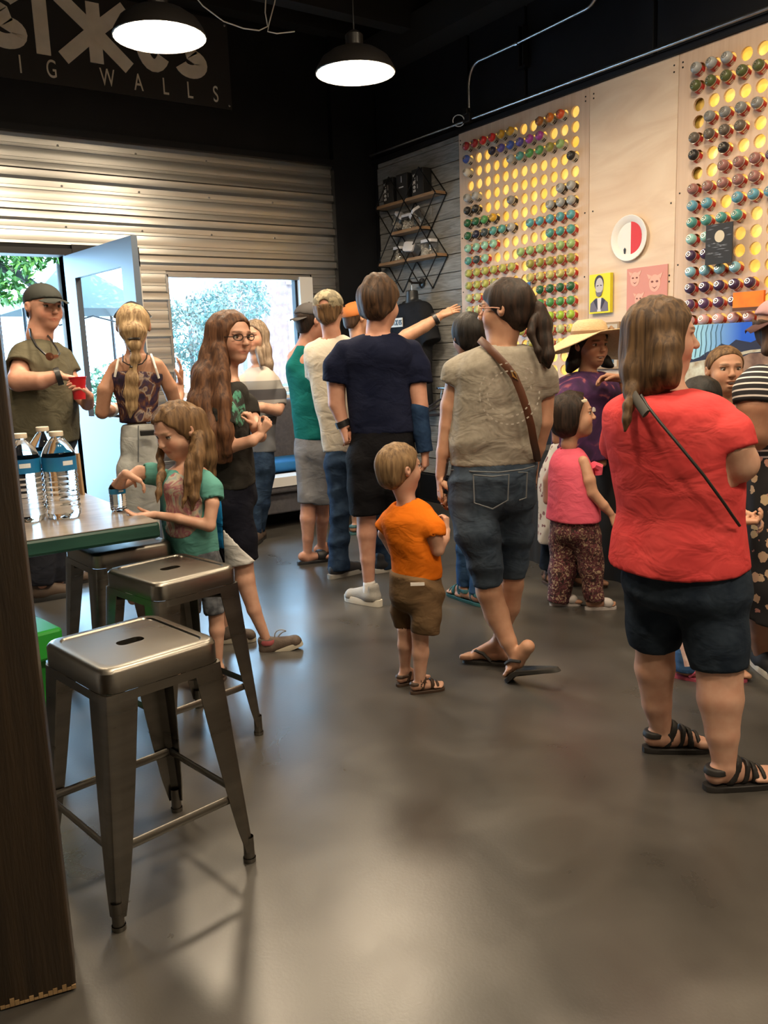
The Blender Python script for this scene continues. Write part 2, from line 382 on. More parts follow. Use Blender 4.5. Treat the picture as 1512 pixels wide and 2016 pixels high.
# spray cans
CAPC = dict(r=('dark red', (.33, .02, .03)), R=('red', (.62, .03, .03)), y=('ochre yellow', (.60, .34, .03)), o=('orange', (.70, .20, .03)), O=('orange red', (.72, .11, .04)), B=('brown', (.40, .15, .04)),
    b=('blue', (.05, .10, .42)), n=('navy', (.02, .022, .055)), v=('violet blue', (.09, .08, .36)), m=('magenta', (.36, .06, .34)), w=('white', (.62, .60, .55)), s=('silver grey', (.36, .38, .40)), k=('black', (.02, .02, .022)),
    g=('dark green', (.02, .11, .05)), G=('green', (.08, .30, .10)), t=('teal', (.08, .30, .29)), T=('blue teal', (.09, .33, .40)), M=('mint', (.28, .56, .45)), l=('light green', (.30, .48, .20)), a=('olive', (.29, .29, .07)),
    A=('olive lime', (.42, .45, .12)), h=('khaki yellow', (.52, .48, .17)), L=('lime', (.35, .55, .06)), Y=('lemon yellow', (.66, .60, .12)), p=('pale green', (.48, .55, .26)), q=('dark olive', (.09, .11, .04)), e=('grey', (.22, .23, .24)), d=('brown grey', (.12, .10, .085)),
    u=('mauve', (.32, .15, .14)), U=('sky blue', (.12, .34, .48)), c=('light teal', (.28, .55, .52)), V=('dark violet', (.055, .03, .085)), W=('purple', (.10, .05, .13)), P=('pink', (.60, .36, .38)), S=('slate', (.04, .06, .075)), i=('pale blue', (.22, .47, .60)))
capm = {}
for k_, (nm, cc) in CAPC.items(): capm[k_] = M('cap_' + nm.replace(' ', '_'), cc, .35)
bodym = {'R': M('can_red', (.50, .035, .03), .35), 'W': M('can_white', (.55, .54, .50), .35, .3), 'K': M('can_black', (.025, .022, .02), .35)}
rimm = M('can_rim', (.62, .58, .52), .3, .8)
TILT = math.radians(17)
Rc = rot('Y', -math.pi / 2 + TILT)       # can axis: +z -> -x, raised
cb = MB(); cb.lathe([(.030, -.045), (.0325, -.043), (.0325, .040)], n=16); cb.lathe([(.0325, .040), (.0345, .041), (.0345, .046), (.031, .047)], n=16, mi=1)
for z_, ln in ((-.012, .009), (.004, .011), (.020, .009)):
    A_ = [math.radians(a) for a in (196, 208, 220, 232, 244)]
    cb.add([(.0331 * math.cos(a), .0331 * math.sin(a), z) for z in (z_, z_ + ln) for a in A_], [(i, i + 1, i + 6, i + 5) for i in range(4)], 2)
body_mesh = {}
for k_ in 'RWK':
    me = cb.mesh('can_body', smooth=True); me.materials.append(bodym[k_]); me.materials.append(rimm); me.materials.append(rimm if k_ != 'W' else bodym['K']); body_mesh[k_] = me
dome = MB().lathe([(.0335, .045), (.0335, .056), (.0315, .066), (.026, .075), (.018, .081), (.0001, .083)], n=16).mesh('cap', smooth='all'); dome.materials.append(capm['k'])
ringm = MB().lathe([(.0165, .080), (.0165, .0845), (.013, .0845), (.013, .081)], n=12).lathe([(.006, .081), (.006, .088), (.0001, .089)], n=8).mesh('valve_ring', smooth=True); ringm.materials.append(rimm)
ORD = ['first', 'second', 'third', 'fourth', 'fifth', 'sixth', 'seventh', 'eighth', 'ninth', 'tenth', 'eleventh', 'twelfth', 'thirteenth', 'fourteenth', 'fifteenth', 'sixteenth', 'seventeenth', 'eighteenth']
def cans(rows, yc0, which, grp):
    for r, (caps, bodies) in enumerate(rows):
        for c, k_ in enumerate(caps):
            if k_ == '.': continue
            o = link('spray_can', body_mesh[bodies[c] if len(bodies) > 1 else bodies])
            o.location = (4.93, yc0 - c * DYC, Z0R - r * DZR - .012); o.rotation_euler = Matrix(Rc.tolist()).to_euler()
            tag(o, 'spray can with %s cap, %s row, %s hole from left, %s rack' % (CAPC[k_][0], ORD[r], ORD[c], which), 'spray can', grp)
            d = link('cap', dome, None, o); d.material_slots[0].link = 'OBJECT'; d.material_slots[0].material = capm[k_]
            link('valve_ring', ringm, None, d)
cans([('rrRRyy..BoO.', 'W'), ('b..nvbvmm...', 'W'), ('w....stGGal.', 'W'), ('...........k', 'W'), ('ss..........', 'W'), ('kk...e....ss', 'K'), ('ggGy.....sss', 'K'), ('gnSttsxTTTTT'.replace('x', '.'), 'KKKKKKRRRRRR'),
      ('MMMM.....ttt', 'R'), ('tSM...llllll', 'R'), ('AAAAAA.aaaaa', 'R'), ('AAAAA..hhhhh', 'R'), ('pp......gggg', 'R'), ('pp......GGGG', 'R'), ('pL......LLLL', 'R'), ('......AppppY', 'R'), ('.......aYYYY', 'R')], 5.660, 'left', 'spray cans in the left plywood rack')
cans([('sss..', 'R'), ('qqqqq', 'R'), ('.....', 'R'), ('.eeee', 'R'), ('dddd.', 'R'), ('k.k..', 'R'), ('..uuuW', 'R'), ('uuuuu.', 'R'), ('UU.UUU', 'R'), ('tttt..', 'R'), ('cc....', 'R'), ('VV....', 'R'), ('iiii..', 'R'), ('VVVVV.', 'R'), ('WWWW..', 'R'), ('PPPPP.', 'R')], 3.475, 'right', 'spray cans in the right plywood rack')

# ------------------------------------------------------------------ conduit
pipe = MB(); X = 4.865
pipe.tube([(X, 7.05, 3.27), (X, 6.2, 3.265), (X, 5.66, 3.26)], .013, 10); pipe.tube([(X, 5.56, 3.26), (X, 4.4, 3.255), (X, 2.6, 3.25), (X, -1, 3.25)], .013, 10)
path = [(X, 5.6, 3.28), (X, 5.6, 3.50)] + [(X, 5.6 - .13 * (1 - math.cos(a)), 3.50 + .17 * math.sin(a)) for a in np.linspace(.2, math.pi / 2, 6)] + [(X, 5.04, 3.67), (X, 4.36, 3.685)] + [(X, 4.36 - .12 * math.sin(a), 3.685 + .12 * (1 - math.cos(a))) for a in np.linspace(.2, math.pi / 2, 6)] + [(X, 4.24, 3.93)]
cond = empty('conduit_run', (X, 5.6, 3.26)); tag(cond, 'bent metal electrical conduit above the left can rack', 'conduit')
ci = Matrix.Translation(-cond.location)
def cpart(n, mb, m, **k): o = mb.build(n, m, cond, **k); o.matrix_parent_inverse = ci; return o
cpart('riser_pipe', MB().tube(path, .013, 10), MT['steel'], smooth=True); cpart('wall_pipe', pipe, MT['steel'], smooth=True)
cpart('junction_box', MB().box((X, 5.61, 3.275), (.06, .085, .075)).box((X - .02, 5.61, 3.32), (.04, .05, .05)), MT['dark_metal'], bevel=.006)
cpart('strut_channel', MB().span((4.90, 5.01, 3.50), (4.955, 5.02, 3.80)).span((4.90, 5.055, 3.50), (4.955, 5.065, 3.80)).span((4.90, 4.99, 3.50), (4.955, 5.075, 3.515)), MT['dark_metal'])
cpart('clamp', MB().lathe([(.016, -.012), (.020, -.012), (.020, .012), (.016, .012)], (X, 5.04, 3.67), rot('X', math.pi / 2), 12), MT['steel'])
loop = [(X - .03 - .02 * math.sin(a), 5.70 + .07 * math.cos(a), 3.27 + .04 * math.sin(a)) for a in np.linspace(0, 5.6, 14)]
tag(MB().tube(loop, .004, 6).build('cable_loop', MT['white'], loc=(X, 5.7, 3.27), smooth=True), 'small white cable loop hanging beside the conduit junction box', 'cable')

# ------------------------------------------------------------------ sign above the shutter
MT['signboard'] = M('sign_board', (.020, .020, .022), .6); MT['letter'] = M('sign_letter', (.74, .70, .62), .7, col2=(.84, .80, .72), scale=8)
sign = tag(empty('wall_sign', (2.4, YB - .03, 3.53)), 'black sign board with pale letters above the corrugated metal', 'sign')
si = Matrix.Translation(-sign.location); SY = YB - .005
def spart(n, mb, m, **k): o = mb.build(n, m, sign, **k); o.matrix_parent_inverse = si; return o
spart('board', MB().span((.9, SY - .006, 3.53), (3.485, SY + .02, 4.24)), MT['signboard'])
def stroke(mb, pts, wd, y, th, close=False):
    P = np.array(pts, float); n = len(P); T = np.gradient(P, axis=0); T /= np.linalg.norm(T, axis=1)[:, None] + 1e-9
    Nn = np.stack([-T[:, 1], T[:, 0]], 1) * wd / 2; A, Bq = P + Nn, P - Nn; vs = []
    for yy in (y - th, y):
        for i in range(n): vs += [(A[i][0], yy, A[i][1]), (Bq[i][0], yy, Bq[i][1])]
    fs = []; k = 2 * n
    for i in range(n - 1):
        a = 2 * i; fs += [(a, a + 1, a + 3, a + 2), (k + a, k + a + 2, k + a + 3, k + a + 1), (a, a + 2, k + a + 2, k + a), (a + 1, k + a + 1, k + a + 3, a + 3)]
    fs += [(0, k, k + 1, 1), (k - 2, k - 1, 2 * k - 1, 2 * k - 2)]; mb.add(vs, fs); return mb
def arc(cx, cz, rx, rz, a0, a1, n=14): return [(cx + rx * math.cos(math.radians(a)), cz + rz * math.sin(math.radians(a))) for a in np.linspace(a0, a1, n)]
def glyph(ch, x, z, wd, h, st, y, th):
    mb = MB(); q = st / 2
    if ch == 'S': stroke(mb, arc(x + wd / 2, z + h * .74, wd / 2 - q, h * .26 - q, 15, 262, 16) + arc(x + wd / 2, z + h * .26, wd / 2 - q, h * .26 - q + h * .0, 82, -165, 16), st, y, th)
    elif ch == 'I': stroke(mb, [(x + wd / 2, z), (x + wd / 2, z + h / 2), (x + wd / 2, z + h)], st, y, th)
    elif ch == 'Z':     # the crossed letter: stem with four arms
        c = x + wd / 2
        for i_, p in enumerate(([(c, z), (c, z + h)], [(x + q * .8, z + h), (c, z + h * .52)], [(x + q * .8, z), (c, z + h * .52)], [(x + wd - q * .8, z + h), (c, z + h * .52)], [(x + wd - q * .8, z), (c, z + h * .52)])): stroke(mb, p, st, y - .0007 * i_, th)
    elif ch == 'e': stroke(mb, arc(x + wd / 2, z + h / 2, wd / 2 - q, h / 2 - q, -35, -360, 22) + [(x + wd * .3, z + h / 2)], st * .95, y, th)
    return mb
def unflip(o): return o
LZ, LH = 3.732, .44
for ch, x, wd in (('S', 1.52, .31), ('I', 1.885, .105), ('Z', 2.04, .60), ('e', 2.66, .30), ('S', 2.985, .29)): spart('letter', glyph(ch, x, LZ, wd, LH, .105, SY - .006, .008), MT['letter'])
def text_mesh(body, size, m, name='text'):
    cu = bpy.data.curves.new(name, 'FONT'); cu.body = body; cu.size = size; cu.extrude = .002; cu.align_x = 'CENTER'; cu.align_y = 'CENTER'
    o = bpy.data.objects.new(name, cu); COL.objects.link(o); dg = bpy.context.evaluated_depsgraph_get()
    me = bpy.data.meshes.new_from_object(o.evaluated_get(dg)); bpy.data.objects.remove(o); bpy.data.curves.remove(cu)
    me.name = name; me.materials.clear(); me.materials.append(m); return me
for ch, u in (('B', -20), ('I', 41), ('G', 102), ('W', 212), ('A', 273), ('L', 326), ('L', 374), ('S', 425)):
    me = text_mesh(ch, .185, MT['letter'], 'small_letter')
    p = ony(u, {41: 137, 102: 142, 212: 157, 273: 166, 326: 173, 374: 182, 425: 190, -20: 130}[u], SY - .008)
    me.transform(Matrix.Translation((p[0], SY - .008, 3.632)) @ Matrix.Rotation(math.pi / 2, 4, 'X') @ Matrix.Diagonal((.62, 1, 1, 1)))
    o = link('small_letter', me, None, sign); o.matrix_parent_inverse = si
for x, z in ((3.46, 4.2), (3.46, 3.56), (1.0, 3.56)): spart('bolt', MB().lathe([(.01, 0), (.01, .006), (.002, .009)], (x, SY - .006, z), rot('X', math.pi / 2), 8), MT['steel'])

# ------------------------------------------------------------------ pendant lamps
MT['shade_out'] = M('shade_black', (.015, .013, .012), .4); MT['shade_in'] = M('shade_white', (.8, .78, .72), .4)
def bulbmat():
    m, N, L, P = new_mat('lamp_diffuser'); P.inputs['Base Color'].default_value = (1, .95, .85, 1)
    P.inputs['Emission Color'].default_value = (1, .86, .62, 1); P.inputs['Emission Strength'].default_value = 9; return m
MT['bulb'] = bulbmat()
def lamp(x, y, z, label, D=.49, power=LAMP_W):
    t = tag(empty('pendant_lamp', (x, y, z)), label, 'lamp', 'pendant barn lamps')
    r = D / 2
    MB().lathe([(r, 0), (r + .004, .004), (r * .97, .035), (r * .84, .085), (r * .60, .125), (.07, .15), (.055, .16), (.055, .22), (.03, .24), (.012, .25)], n=28).build('shade', MT['shade_out'], t, smooth=True)
    MB().lathe([(r - .002, .001), (r * .95, .033), (r * .82, .082), (r * .58, .121), (.02, .145)], n=28).build('shade_lining', MT['shade_in'], t, smooth=True)
    MB().lathe([(r * .90, .022), (r * .6, .018), (.0001, .016)], n=24).build('diffuser', MT['bulb'], t, smooth='all')
    MB().tube([(0, 0, .25), (0, 0, ZC - z)], .005, 6).build('cord', MT['blackplastic'], t)
    MB().lathe([(.05, ZC - z), (.05, ZC - z - .02), (.01, ZC - z - .03)], n=14).build('ceiling_rose', MT['blackplastic'], t)
    ld_ = bpy.data.lights.new('lamp_light', 'AREA'); ld_.shape = 'DISK'; ld_.size = D * .86; ld_.energy = power; ld_.color = LAMP_COL; ld_.spread = math.radians(178)
    lo = bpy.data.objects.new('lamp_light', ld_); COL.objects.link(lo); lo.parent = t; lo.location = (0, 0, .010)
for i, (x, y, lab) in enumerate(((1.885, 4.67, 'glowing pendant lamp hanging in front of the sign'), (3.13, 4.66, 'glowing pendant lamp hanging right of the sign'))): lamp(x, y, 3.1, lab)
for x, y, lab in ((.63, 4.67, 'pendant lamp over the far end of the table, left of the sign'), (.85, 2.0, 'pendant lamp high above the nearest metal stool'), (1.885, 2.0, 'pendant lamp high above the open floor before the toddler'), (3.5, 2.6, 'pendant lamp high above the black cloth table'), (.63, -.6, 'pendant lamp behind the viewer on the left'), (1.885, -.6, 'pendant lamp behind the viewer in the middle'), (3.5, .2, 'pendant lamp over the near end of the black table')): lamp(x, y, 3.1 if y > 4 else 3.75, lab, power=LAMP_W * (.75 if x > 3 else .6 if y > 4 else 1))
cab = [ony(u, v, 5.3) for u, v in ((383, -8), (400, 12), (440, 42), (480, 56), (510, 60), (527, 52), (522, 25), (523, 0), (528, -30))]
tag(MB().tube(cab, .004, 6).tube([ony(u, v, 5.3) for u, v in ((546, -20), (540, 8), (530, 45), (527, 62), (545, 66), (580, 62))], .004, 6).build('hanging_cable', MT['offwhite'], loc=tuple(cab[3]), smooth=True), 'thin white cable drooping from the black ceiling between the lamps', 'cable')
# ================================================================== furniture and small things
def part(root, name, mb, m, **k):
    o = mb.build(name, m, **k); o.parent = root; o.matrix_parent_inverse = Matrix.Translation(-root.location); return o
# ---- timber post
MT['post'] = M('dark_stained_timber', (.013, .008, .004), .42, col2=(.040, .024, .011), scale=3.2, stretch=(6, 6, .45), lo=.3, hi=.75, bump=.25, bscale=30, bstretch=(6, 6, .5), dist=.8)
MT['rawwood'] = M('chipped_wood', (.35, .23, .11), .8, col2=(.20, .12, .05), scale=12)
pb = np.array([.352, 1.80]); pf = nrm([-.974, .225]); ps = nrm([.225, .974])
post = tag(empty('timber_post', (pb[0], pb[1], 0)), 'dark stained square timber post at the left edge of the picture', 'post')
def pquad(a0, a1, b0, b1, z0, z1):
    c = [pb + pf * a + ps * b for a, b in ((a0, b0), (a1, b0), (a1, b1), (a0, b1))]
    return MB().prism([tuple(q) for q in c], 'z', z0, z1)
part(post, 'shaft', pquad(0, .165, 0, .16, .006, ZC - .003), MT['post'], bevel=.006)
part(post, 'foot_block', pquad(.012, .15, .012, .15, 0, .006), MT['rawwood'])
chip = MB()
for k in range(16):
    a = .005 + k * .0098; h = random.uniform(.004, .022); q = pb + pf * a - ps * .0008
    chip.box((q[0], q[1], .006 + h / 2), (.009, .003, h), rot('Z', math.atan2(pf[1], pf[0])))
part(post, 'chipped_edge', chip, MT['rawwood'])
# ---- metal stools
MT['gun'] = M('brushed_gunmetal', (.17, .158, .138), .26, 1, col2=(.22, .205, .18), scale=3, stretch=(1, 1, 8), rough2=.36)
MT['gun_dark'] = M('gunmetal_underside', (.10, .095, .085), .4, 1)
MT['rubber'] = M('rubber', (.012, .012, .012), .7)
def rrect(w, h, r, n=5):
    pts = []
    for cx, cy, a0 in ((w / 2 - r, h / 2 - r, 0), (-w / 2 + r, h / 2 - r, 90), (-w / 2 + r, -h / 2 + r, 180), (w / 2 - r, -h / 2 + r, 270)):
        for k in range(n + 1):
            a = math.radians(a0 + 90 * k / n); pts.append((cx + r * math.cos(a), cy + r * math.sin(a)))
    return pts
def stool_meshes(H=.66, sw=.335, sd=.365, bw=.43):
    out = {}
    b = MB(); R = []
    hole = rrect(.075, .042, .018)
    for (dx, z, r) in ((.0, H - .062, .045), (.0, H - .012, .045), (-.006, H - .003, .045), (-.016, H, .04), (-.030, H, .04), (-.034, H - .004, .038)):
        R.append([(x, y, z) for x, y in rrect(sw + 2 * dx, sd + 2 * dx, max(.02, r + dx * .3))])
    R.append([(x, y, H - .004) for x, y in hole]); R.append([(x, y, H - .02) for x, y in hole])
    b.rings(R, cap=False); out['seat'] = b.mesh('seat', smooth=True)
    b = MB(); b.rings([[(x, y, H - .0625) for x, y in rrect(sw + .003, sd + .003, .045)], [(x, y, H - .066) for x, y in rrect(sw + .003, sd + .003, .045)], [(x, y, H - .086) for x, y in rrect(sw + .006, sd + .006, .047)]], cap=False)
    out['apron'] = b.mesh('apron', smooth=True)
    legs = []
    for sx, sy in ((1, 1), (-1, 1), (-1, -1), (1, -1)):
        b = MB(); R = []
        for t in np.linspace(0, 1, 8):
            z = (H - .064) * (1 - t) + .035 * t
            cx = sx * ((sw / 2) * (1 - t) + (bw / 2 - .004) * t); cy = sy * ((sd / 2) * (1 - t) + (bw / 2 - .004) * t)
            wd = .088 * (1 - t) ** .8 + .030 * t; th = .003
            # folded sheet: L profile with a rounded outer corner
            P = [(-wd, 0), (-.55 * wd, 0), (-.018, 0), (-.006, -.004), (0, -.018), (0, -.55 * wd), (0, -wd), (-th, -wd), (-th - .001, -.02), (-.012, -.012), (-.02, -th - .001), (-wd, -th)]
            R.append([(cx + sx * p[0], cy + sy * p[1], z) for p in P])
        b.rings(R); legs.append(b)
    out['legs'] = [q.mesh('leg', smooth=True) for q in legs]
    feet = []
    for sx, sy in ((1, 1), (-1, 1), (-1, -1), (1, -1)):
        b = MB(); x, y = sx * (bw / 2 - .018), sy * (bw / 2 - .018)
        b.lathe([(.015, .075), (.0155, .012)], (x, y, 0), n=12); b.lathe([(.018, .013), (.0175, 0), (.0001, 0)], (x, y, 0), n=12, mi=1); feet.append(b.mesh('foot', smooth=True))
    out['feet'] = feet
    st = []; zz = .205; f = 1 - (zz - .035) / (H - .1); e = (sw / 2) * (1 - f) + (bw / 2) * f - .012; e2 = (sd / 2) * (1 - f) + (bw / 2) * f - .012
    for p, q in (((e, e2), (-e, e2)), ((-e, -e2), (e, -e2)), ((e, -e2), (e, e2)), ((-e, e2), (-e, -e2))):
        p, q = np.array([*p, zz]), np.array([*q, zz]); b = MB()
        b.tube([p, p + (q - p) * .07, p + (q - p) * .13, p + (q - p) * .87, p + (q - p) * .93, q], [.010, .010, .0095, .0095, .010, .010], 8, flat=(.55, 1.35, (0, 0, 1))); st.append(b.mesh('stretcher', smooth=True))
    b = MB(); b.tube([(sw / 2 - .03, sd / 2 - .03, H - .10), (-sw / 2 + .03, -sd / 2 + .03, H - .10)], .008, 6); b.tube([(-sw / 2 + .03, sd / 2 - .03, H - .11), (sw / 2 - .03, -sd / 2 + .03, H - .11)], .008, 6); out['brace'] = b.mesh('cross_brace')
    return out
SM = stool_meshes()
def stool(x, y, rz, label, col='gun'):
    t = tag(empty('metal_stool', (x, y, 0), rz), label, 'stool', 'gunmetal bar stools by the table')
    link('seat', SM['seat'], MT[col], t); link('apron', SM['apron'], MT[col], t)
    for q, me in enumerate(SM['legs']):
        l = link('leg', me, MT[col], t); link('foot', SM['feet'][q], [MT[col], MT['rubber']], l)
    for me in SM['st'] if 'st' in SM else []: pass
    for me in SMST: link('stretcher', me, MT[col], t)
    link('cross_brace', SM['brace'], MT['gun_dark'], t)
    return t
def stretch_list():
    H, sw, sd, bw = .66, .335, .365, .43; out = []; zz = .205; f = 1 - (zz - .035) / (H - .1); e = (sw / 2) * (1 - f) + (bw / 2) * f - .012; e2 = (sd / 2) * (1 - f) + (bw / 2) * f - .012
    for p, q in (((e, e2), (-e, e2)), ((-e, -e2), (e, -e2)), ((e, -e2), (e, e2)), ((-e, e2), (-e, -e2))):
        p, q = np.array([*p, zz]), np.array([*q, zz]); b = MB()
        b.tube([p, p + (q - p) * .07, p + (q - p) * .13, p + (q - p) * .87, p + (q - p) * .93, q], [.010, .010, .0095, .0095, .010, .010], 8, flat=(.55, 1.35, (0, 0, 1))); out.append(b.mesh('stretcher', smooth=True))
    return out
SMST = stretch_list()
stool(.660, 2.173, math.radians(9), 'nearest gunmetal stool with a slot in its seat, beside the timber post')
stool(1.045, 2.885, math.radians(11), 'second gunmetal stool, between the nearest stool and the table corner')
s3 = onz(333, 1066, .66); stool(s3[0] - .16, s3[1] + .17, math.radians(4), 'third gunmetal stool, pushed half under the green-edged table')
# ---- green plastic stool
MT['green'] = M('green_plastic', (.02, .27, .03), .4)
g0 = onz(104, 1232, .46)
gs = tag(empty('plastic_stool', (g0[0] - .17, g0[1] + .10, 0), .15), 'bright green plastic stool half hidden behind the timber post', 'stool')
gi = gs.location
for n_, mb in (('seat', MB().span((-.17, -.17, .35), (.17, .17, .46))), ) + tuple(('leg', MB().span((sx * .12, sy * .12, 0), (sx * .07, sy * .07, .36))) for sx in (-1, 1) for sy in (-1, 1)):
    o = mb.build(n_, MT['green'], gs, bevel=.012)
# ---- table
MT['tabletop'] = M('whitewashed_top', (.17, .135, .105), .30, col2=(.30, .27, .24), scale=3, stretch=(1, 3, 1), lo=.3, hi=.7, dist=1.5)
MT['tableedge'] = M('green_slab_edge', (.006, .036, .028), .35, col2=(.015, .070, .052), scale=5, stretch=(.6, .6, 3))
TBZ = .78
tb = tag(empty('cafe_table', (.3, 3.74, 0)), 'table with pale worn top and thick dark green edge, behind the stools', 'table')
part(tb, 'slab', MB().span((-.75, 3.155, TBZ - .066), (1.118, 4.33, TBZ - .002)), MT['tableedge'], bevel=.012)
part(tb, 'top_surface', MB().prism([(x + .184, y + 3.7425) for x, y in rrect(1.862, 1.168, .02)], 'z', TBZ - .003, TBZ), MT['tabletop'])
for x in (-.45, .25): part(tb, 'pedestal', MB().tube([(x, 3.74, .02), (x, 3.74, TBZ - .066)], .04, 12), MT['dark_metal'])
for x in (-.45, .25): part(tb, 'base_plate', MB().span((x - .2, 3.5, 0), (x + .2, 3.98, .02)), MT['dark_metal'], bevel=.005)
# ---- water bottles
def watermat(name='bottle_water', col=(.96, .98, 1)):
    m, N, L, P = new_mat(name); P.inputs['Base Color'].default_value = c4(col); P.inputs['Transmission Weight'].default_value = 1; P.inputs['Roughness'].default_value = .03; P.inputs['IOR'].default_value = 1.2; return m
MT['water'] = watermat(); MT['cap'] = M('cap_plastic', (.72, .62, .50), .45); MT['blabel'] = M('blue_label', (.01, .13, .33), .4, col2=(.02, .24, .45), scale=5); MT['wlabel'] = M('label_white', (.62, .66, .68), .5)
def bottle(loc, H, R, label, rz=0, cap=True, grp='large water bottles on the table'):
    t = tag(empty('water_bottle', loc, rz), label, 'bottle', grp)
    pr = [(.0001, .012), (R * .5, .006), (R * .82, 0), (R * .97, .012)]
    for k in range(8):
        z = .07 * H + k * .058 * H; pr += [(R, z), (R, z + .018 * H), (R * .955, z + .029 * H), (R * .955, z + .040 * H)]
    pr += [(R, .545 * H), (R, .72 * H), (R * .97, .745 * H), (R * .80, .82 * H), (R * .42, .915 * H), (R * .33, .93 * H), (R * .33, .955 * H)]
    me = MB().lathe(pr, n=24).mesh('bottle_body', smooth='all'); link('bottle_body', me, MT['water'], t)
    MB().lathe([(R * 1.006, .555 * H), (R * 1.006, .715 * H)], n=24).build('label_band', MT['blabel'], t, smooth='all')
    pl = [(R * 1.010 * math.cos(a), R * 1.010 * math.sin(a)) for a in np.linspace(-1.9, -1.25, 6)]
    MB().add([(x, y, z) for z in (.62 * H, .67 * H) for x, y in pl], [(i, i + 1, i + 7, i + 6) for i in range(5)]).build('label_print', MT['wlabel'], t)
    if cap: MB().lathe([(R * .40, .945 * H), (R * .41, .95 * H), (R * .41, .995 * H), (R * .38, H), (.0001, H)], n=20).build('screw_cap', MT['cap'], t, smooth=True)
    return t
for u, v, lab, rz in ((128, 1018, 'large water bottle nearest the table edge, front of three', .3), (58, 1024, 'large water bottle partly hidden by the post, left of three', -.1), (100, 996, 'large water bottle standing behind the other two', .9)):
    q = onz(u, v, TBZ); bottle((q[0], q[1], TBZ), .352, .066, lab, rz)
q = onz(269, 1001, TBZ); SB = np.array([min(q[0], 1.075), q[1], TBZ]); bottle(tuple(SB), .135, .034, 'small water bottle on the table edge under the girl\'s hand', .2, True, None)
MT['card'] = M('cardboard', (.40, .26, .14), .8, col2=(.46, .31, .17), scale=20)
q = onz(150, 980, TBZ)
cs = tag(empty('cardboard_sleeve', (q[0] - .02, q[1] + .10, TBZ), .2), 'tan cardboard sleeve standing behind the water bottles', 'sleeve')
MB().prism([(-.06, 0), (.06, 0), (.055, .20), (.03, .235), (-.01, .245), (-.06, .24)], 'y', -.004, .004).build('panel', MT['card'], cs)
MB().prism([(.06, 0), (.055, .2), (.065, .2), (.07, 0)], 'y', -.05, .004).build('side_flap', MT['card'], cs)
# ---- bench under the window
MT['uphol'] = M('grey_upholstery', (.075, .073, .085), .9, col2=(.095, .092, .105), scale=40, bump=.1, bscale=300); MT['bluecush'] = M('blue_fabric', (.015, .16, .42), .8); MT['paper'] = M('paper_white', (.78, .78, .78), .7)
bn = tag(empty('padded_bench', (3.7, 6.6, 0)), 'grey upholstered bench under the window behind the boys', 'bench')
part(bn, 'seat_box', MB().span((2.75, 6.14, .13), (4.46, 7.08, .30)), MT['uphol'], bevel=.012)
for x0, x1 in ((2.75, 3.60), (3.605, 4.46)): part(bn, 'seat_cushion', MB().span((x0, 6.10, .30), (x1, 6.95, .43)), MT['uphol'], bevel=.025, seg=3)
for x0, x1 in ((2.75, 3.36), (3.365, 4.0), (4.005, 4.46)): part(bn, 'back_cushion', MB().span((x0, 6.84, .42), (x1, 7.06, 1.03)), MT['uphol'], bevel=.05, seg=4)
for x in (2.85, 4.35):
    for y in (6.25, 6.95): part(bn, 'foot', MB().span((x - .03, y, 0), (x + .03, y + .06, .13)), MT['blackplastic'])
tag(MB().span((2.95, 6.10, .431), (4.0, 6.30, .437)).span((2.95, 6.093, .36), (4.0, 6.10, .437)).build('paper_runner', MT['paper'], loc=(3.4, 6.2, .43)), 'white paper strip over the front edge of the grey bench', 'paper')
tag(MB().span((2.95, 6.33, .438), (3.75, 6.78, .53)).build('seat_pillow', MT['bluecush'], loc=(3.3, 6.5, .44), bevel=.04, seg=4, smooth=True), 'flat blue cushion lying on the grey bench seat', 'cushion')
# ---- diamond wire shelf
MT['wire'] = M('black_wire', (.012, .012, .012), .4, .5); MT['shelfwood'] = M('shelf_wood', (.26, .15, .075), .6, col2=(.36, .22, .12), scale=6, stretch=(1, 1.5, 12), bump=.1, bscale=40)
sh = tag(empty('wire_shelf', (4.86, 6.43, 1.97)), 'black diamond wire wall shelf with three wooden boards', 'shelf')
XF, XB = 4.79, 4.915
def nodes(rows):
    E = []
    for (za, ya), (zb, yb) in zip(rows[:-1], rows[1:]):
        for p in ya:
            for q in yb:
                if abs(p - q) < .30: E.append(((p, za), (q, zb)))
    return E
ROWS = [(3.0, (6.655, 6.2)), (2.752, (6.88, 6.43, 5.975)), (2.49, (6.655, 6.2)), (2.232, (6.88, 6.43, 5.975)), (1.97, (6.655, 6.2))]
for x, nm in ((XF, 'front_frame'), (XB, 'back_frame')):
    b = MB()
    for (y0, z0), (y1, z1) in nodes(ROWS): b.tube([(x, y0, z0), (x, y1, z1)], .0055, 6)
    part(sh, nm, b, MT['wire'])
b = MB()
for z, ys in ROWS[1:4]:
    for y in (ys[0], ys[-1]): b.tube([(XF, y, z - .012), (XB, y, z - .012)], .005, 6)
part(sh, 'cross_rods', b, MT['wire'])
for z, y0, y1 in ((2.752, 5.975, 6.88), (2.49, 6.2, 6.655), (2.232, 5.975, 6.88)): part(sh, 'board', MB().span((XF + .002, y0 + .01, z - .008), (XB, y1 - .01, z + .02)), MT['shelfwood'], bevel=.003)
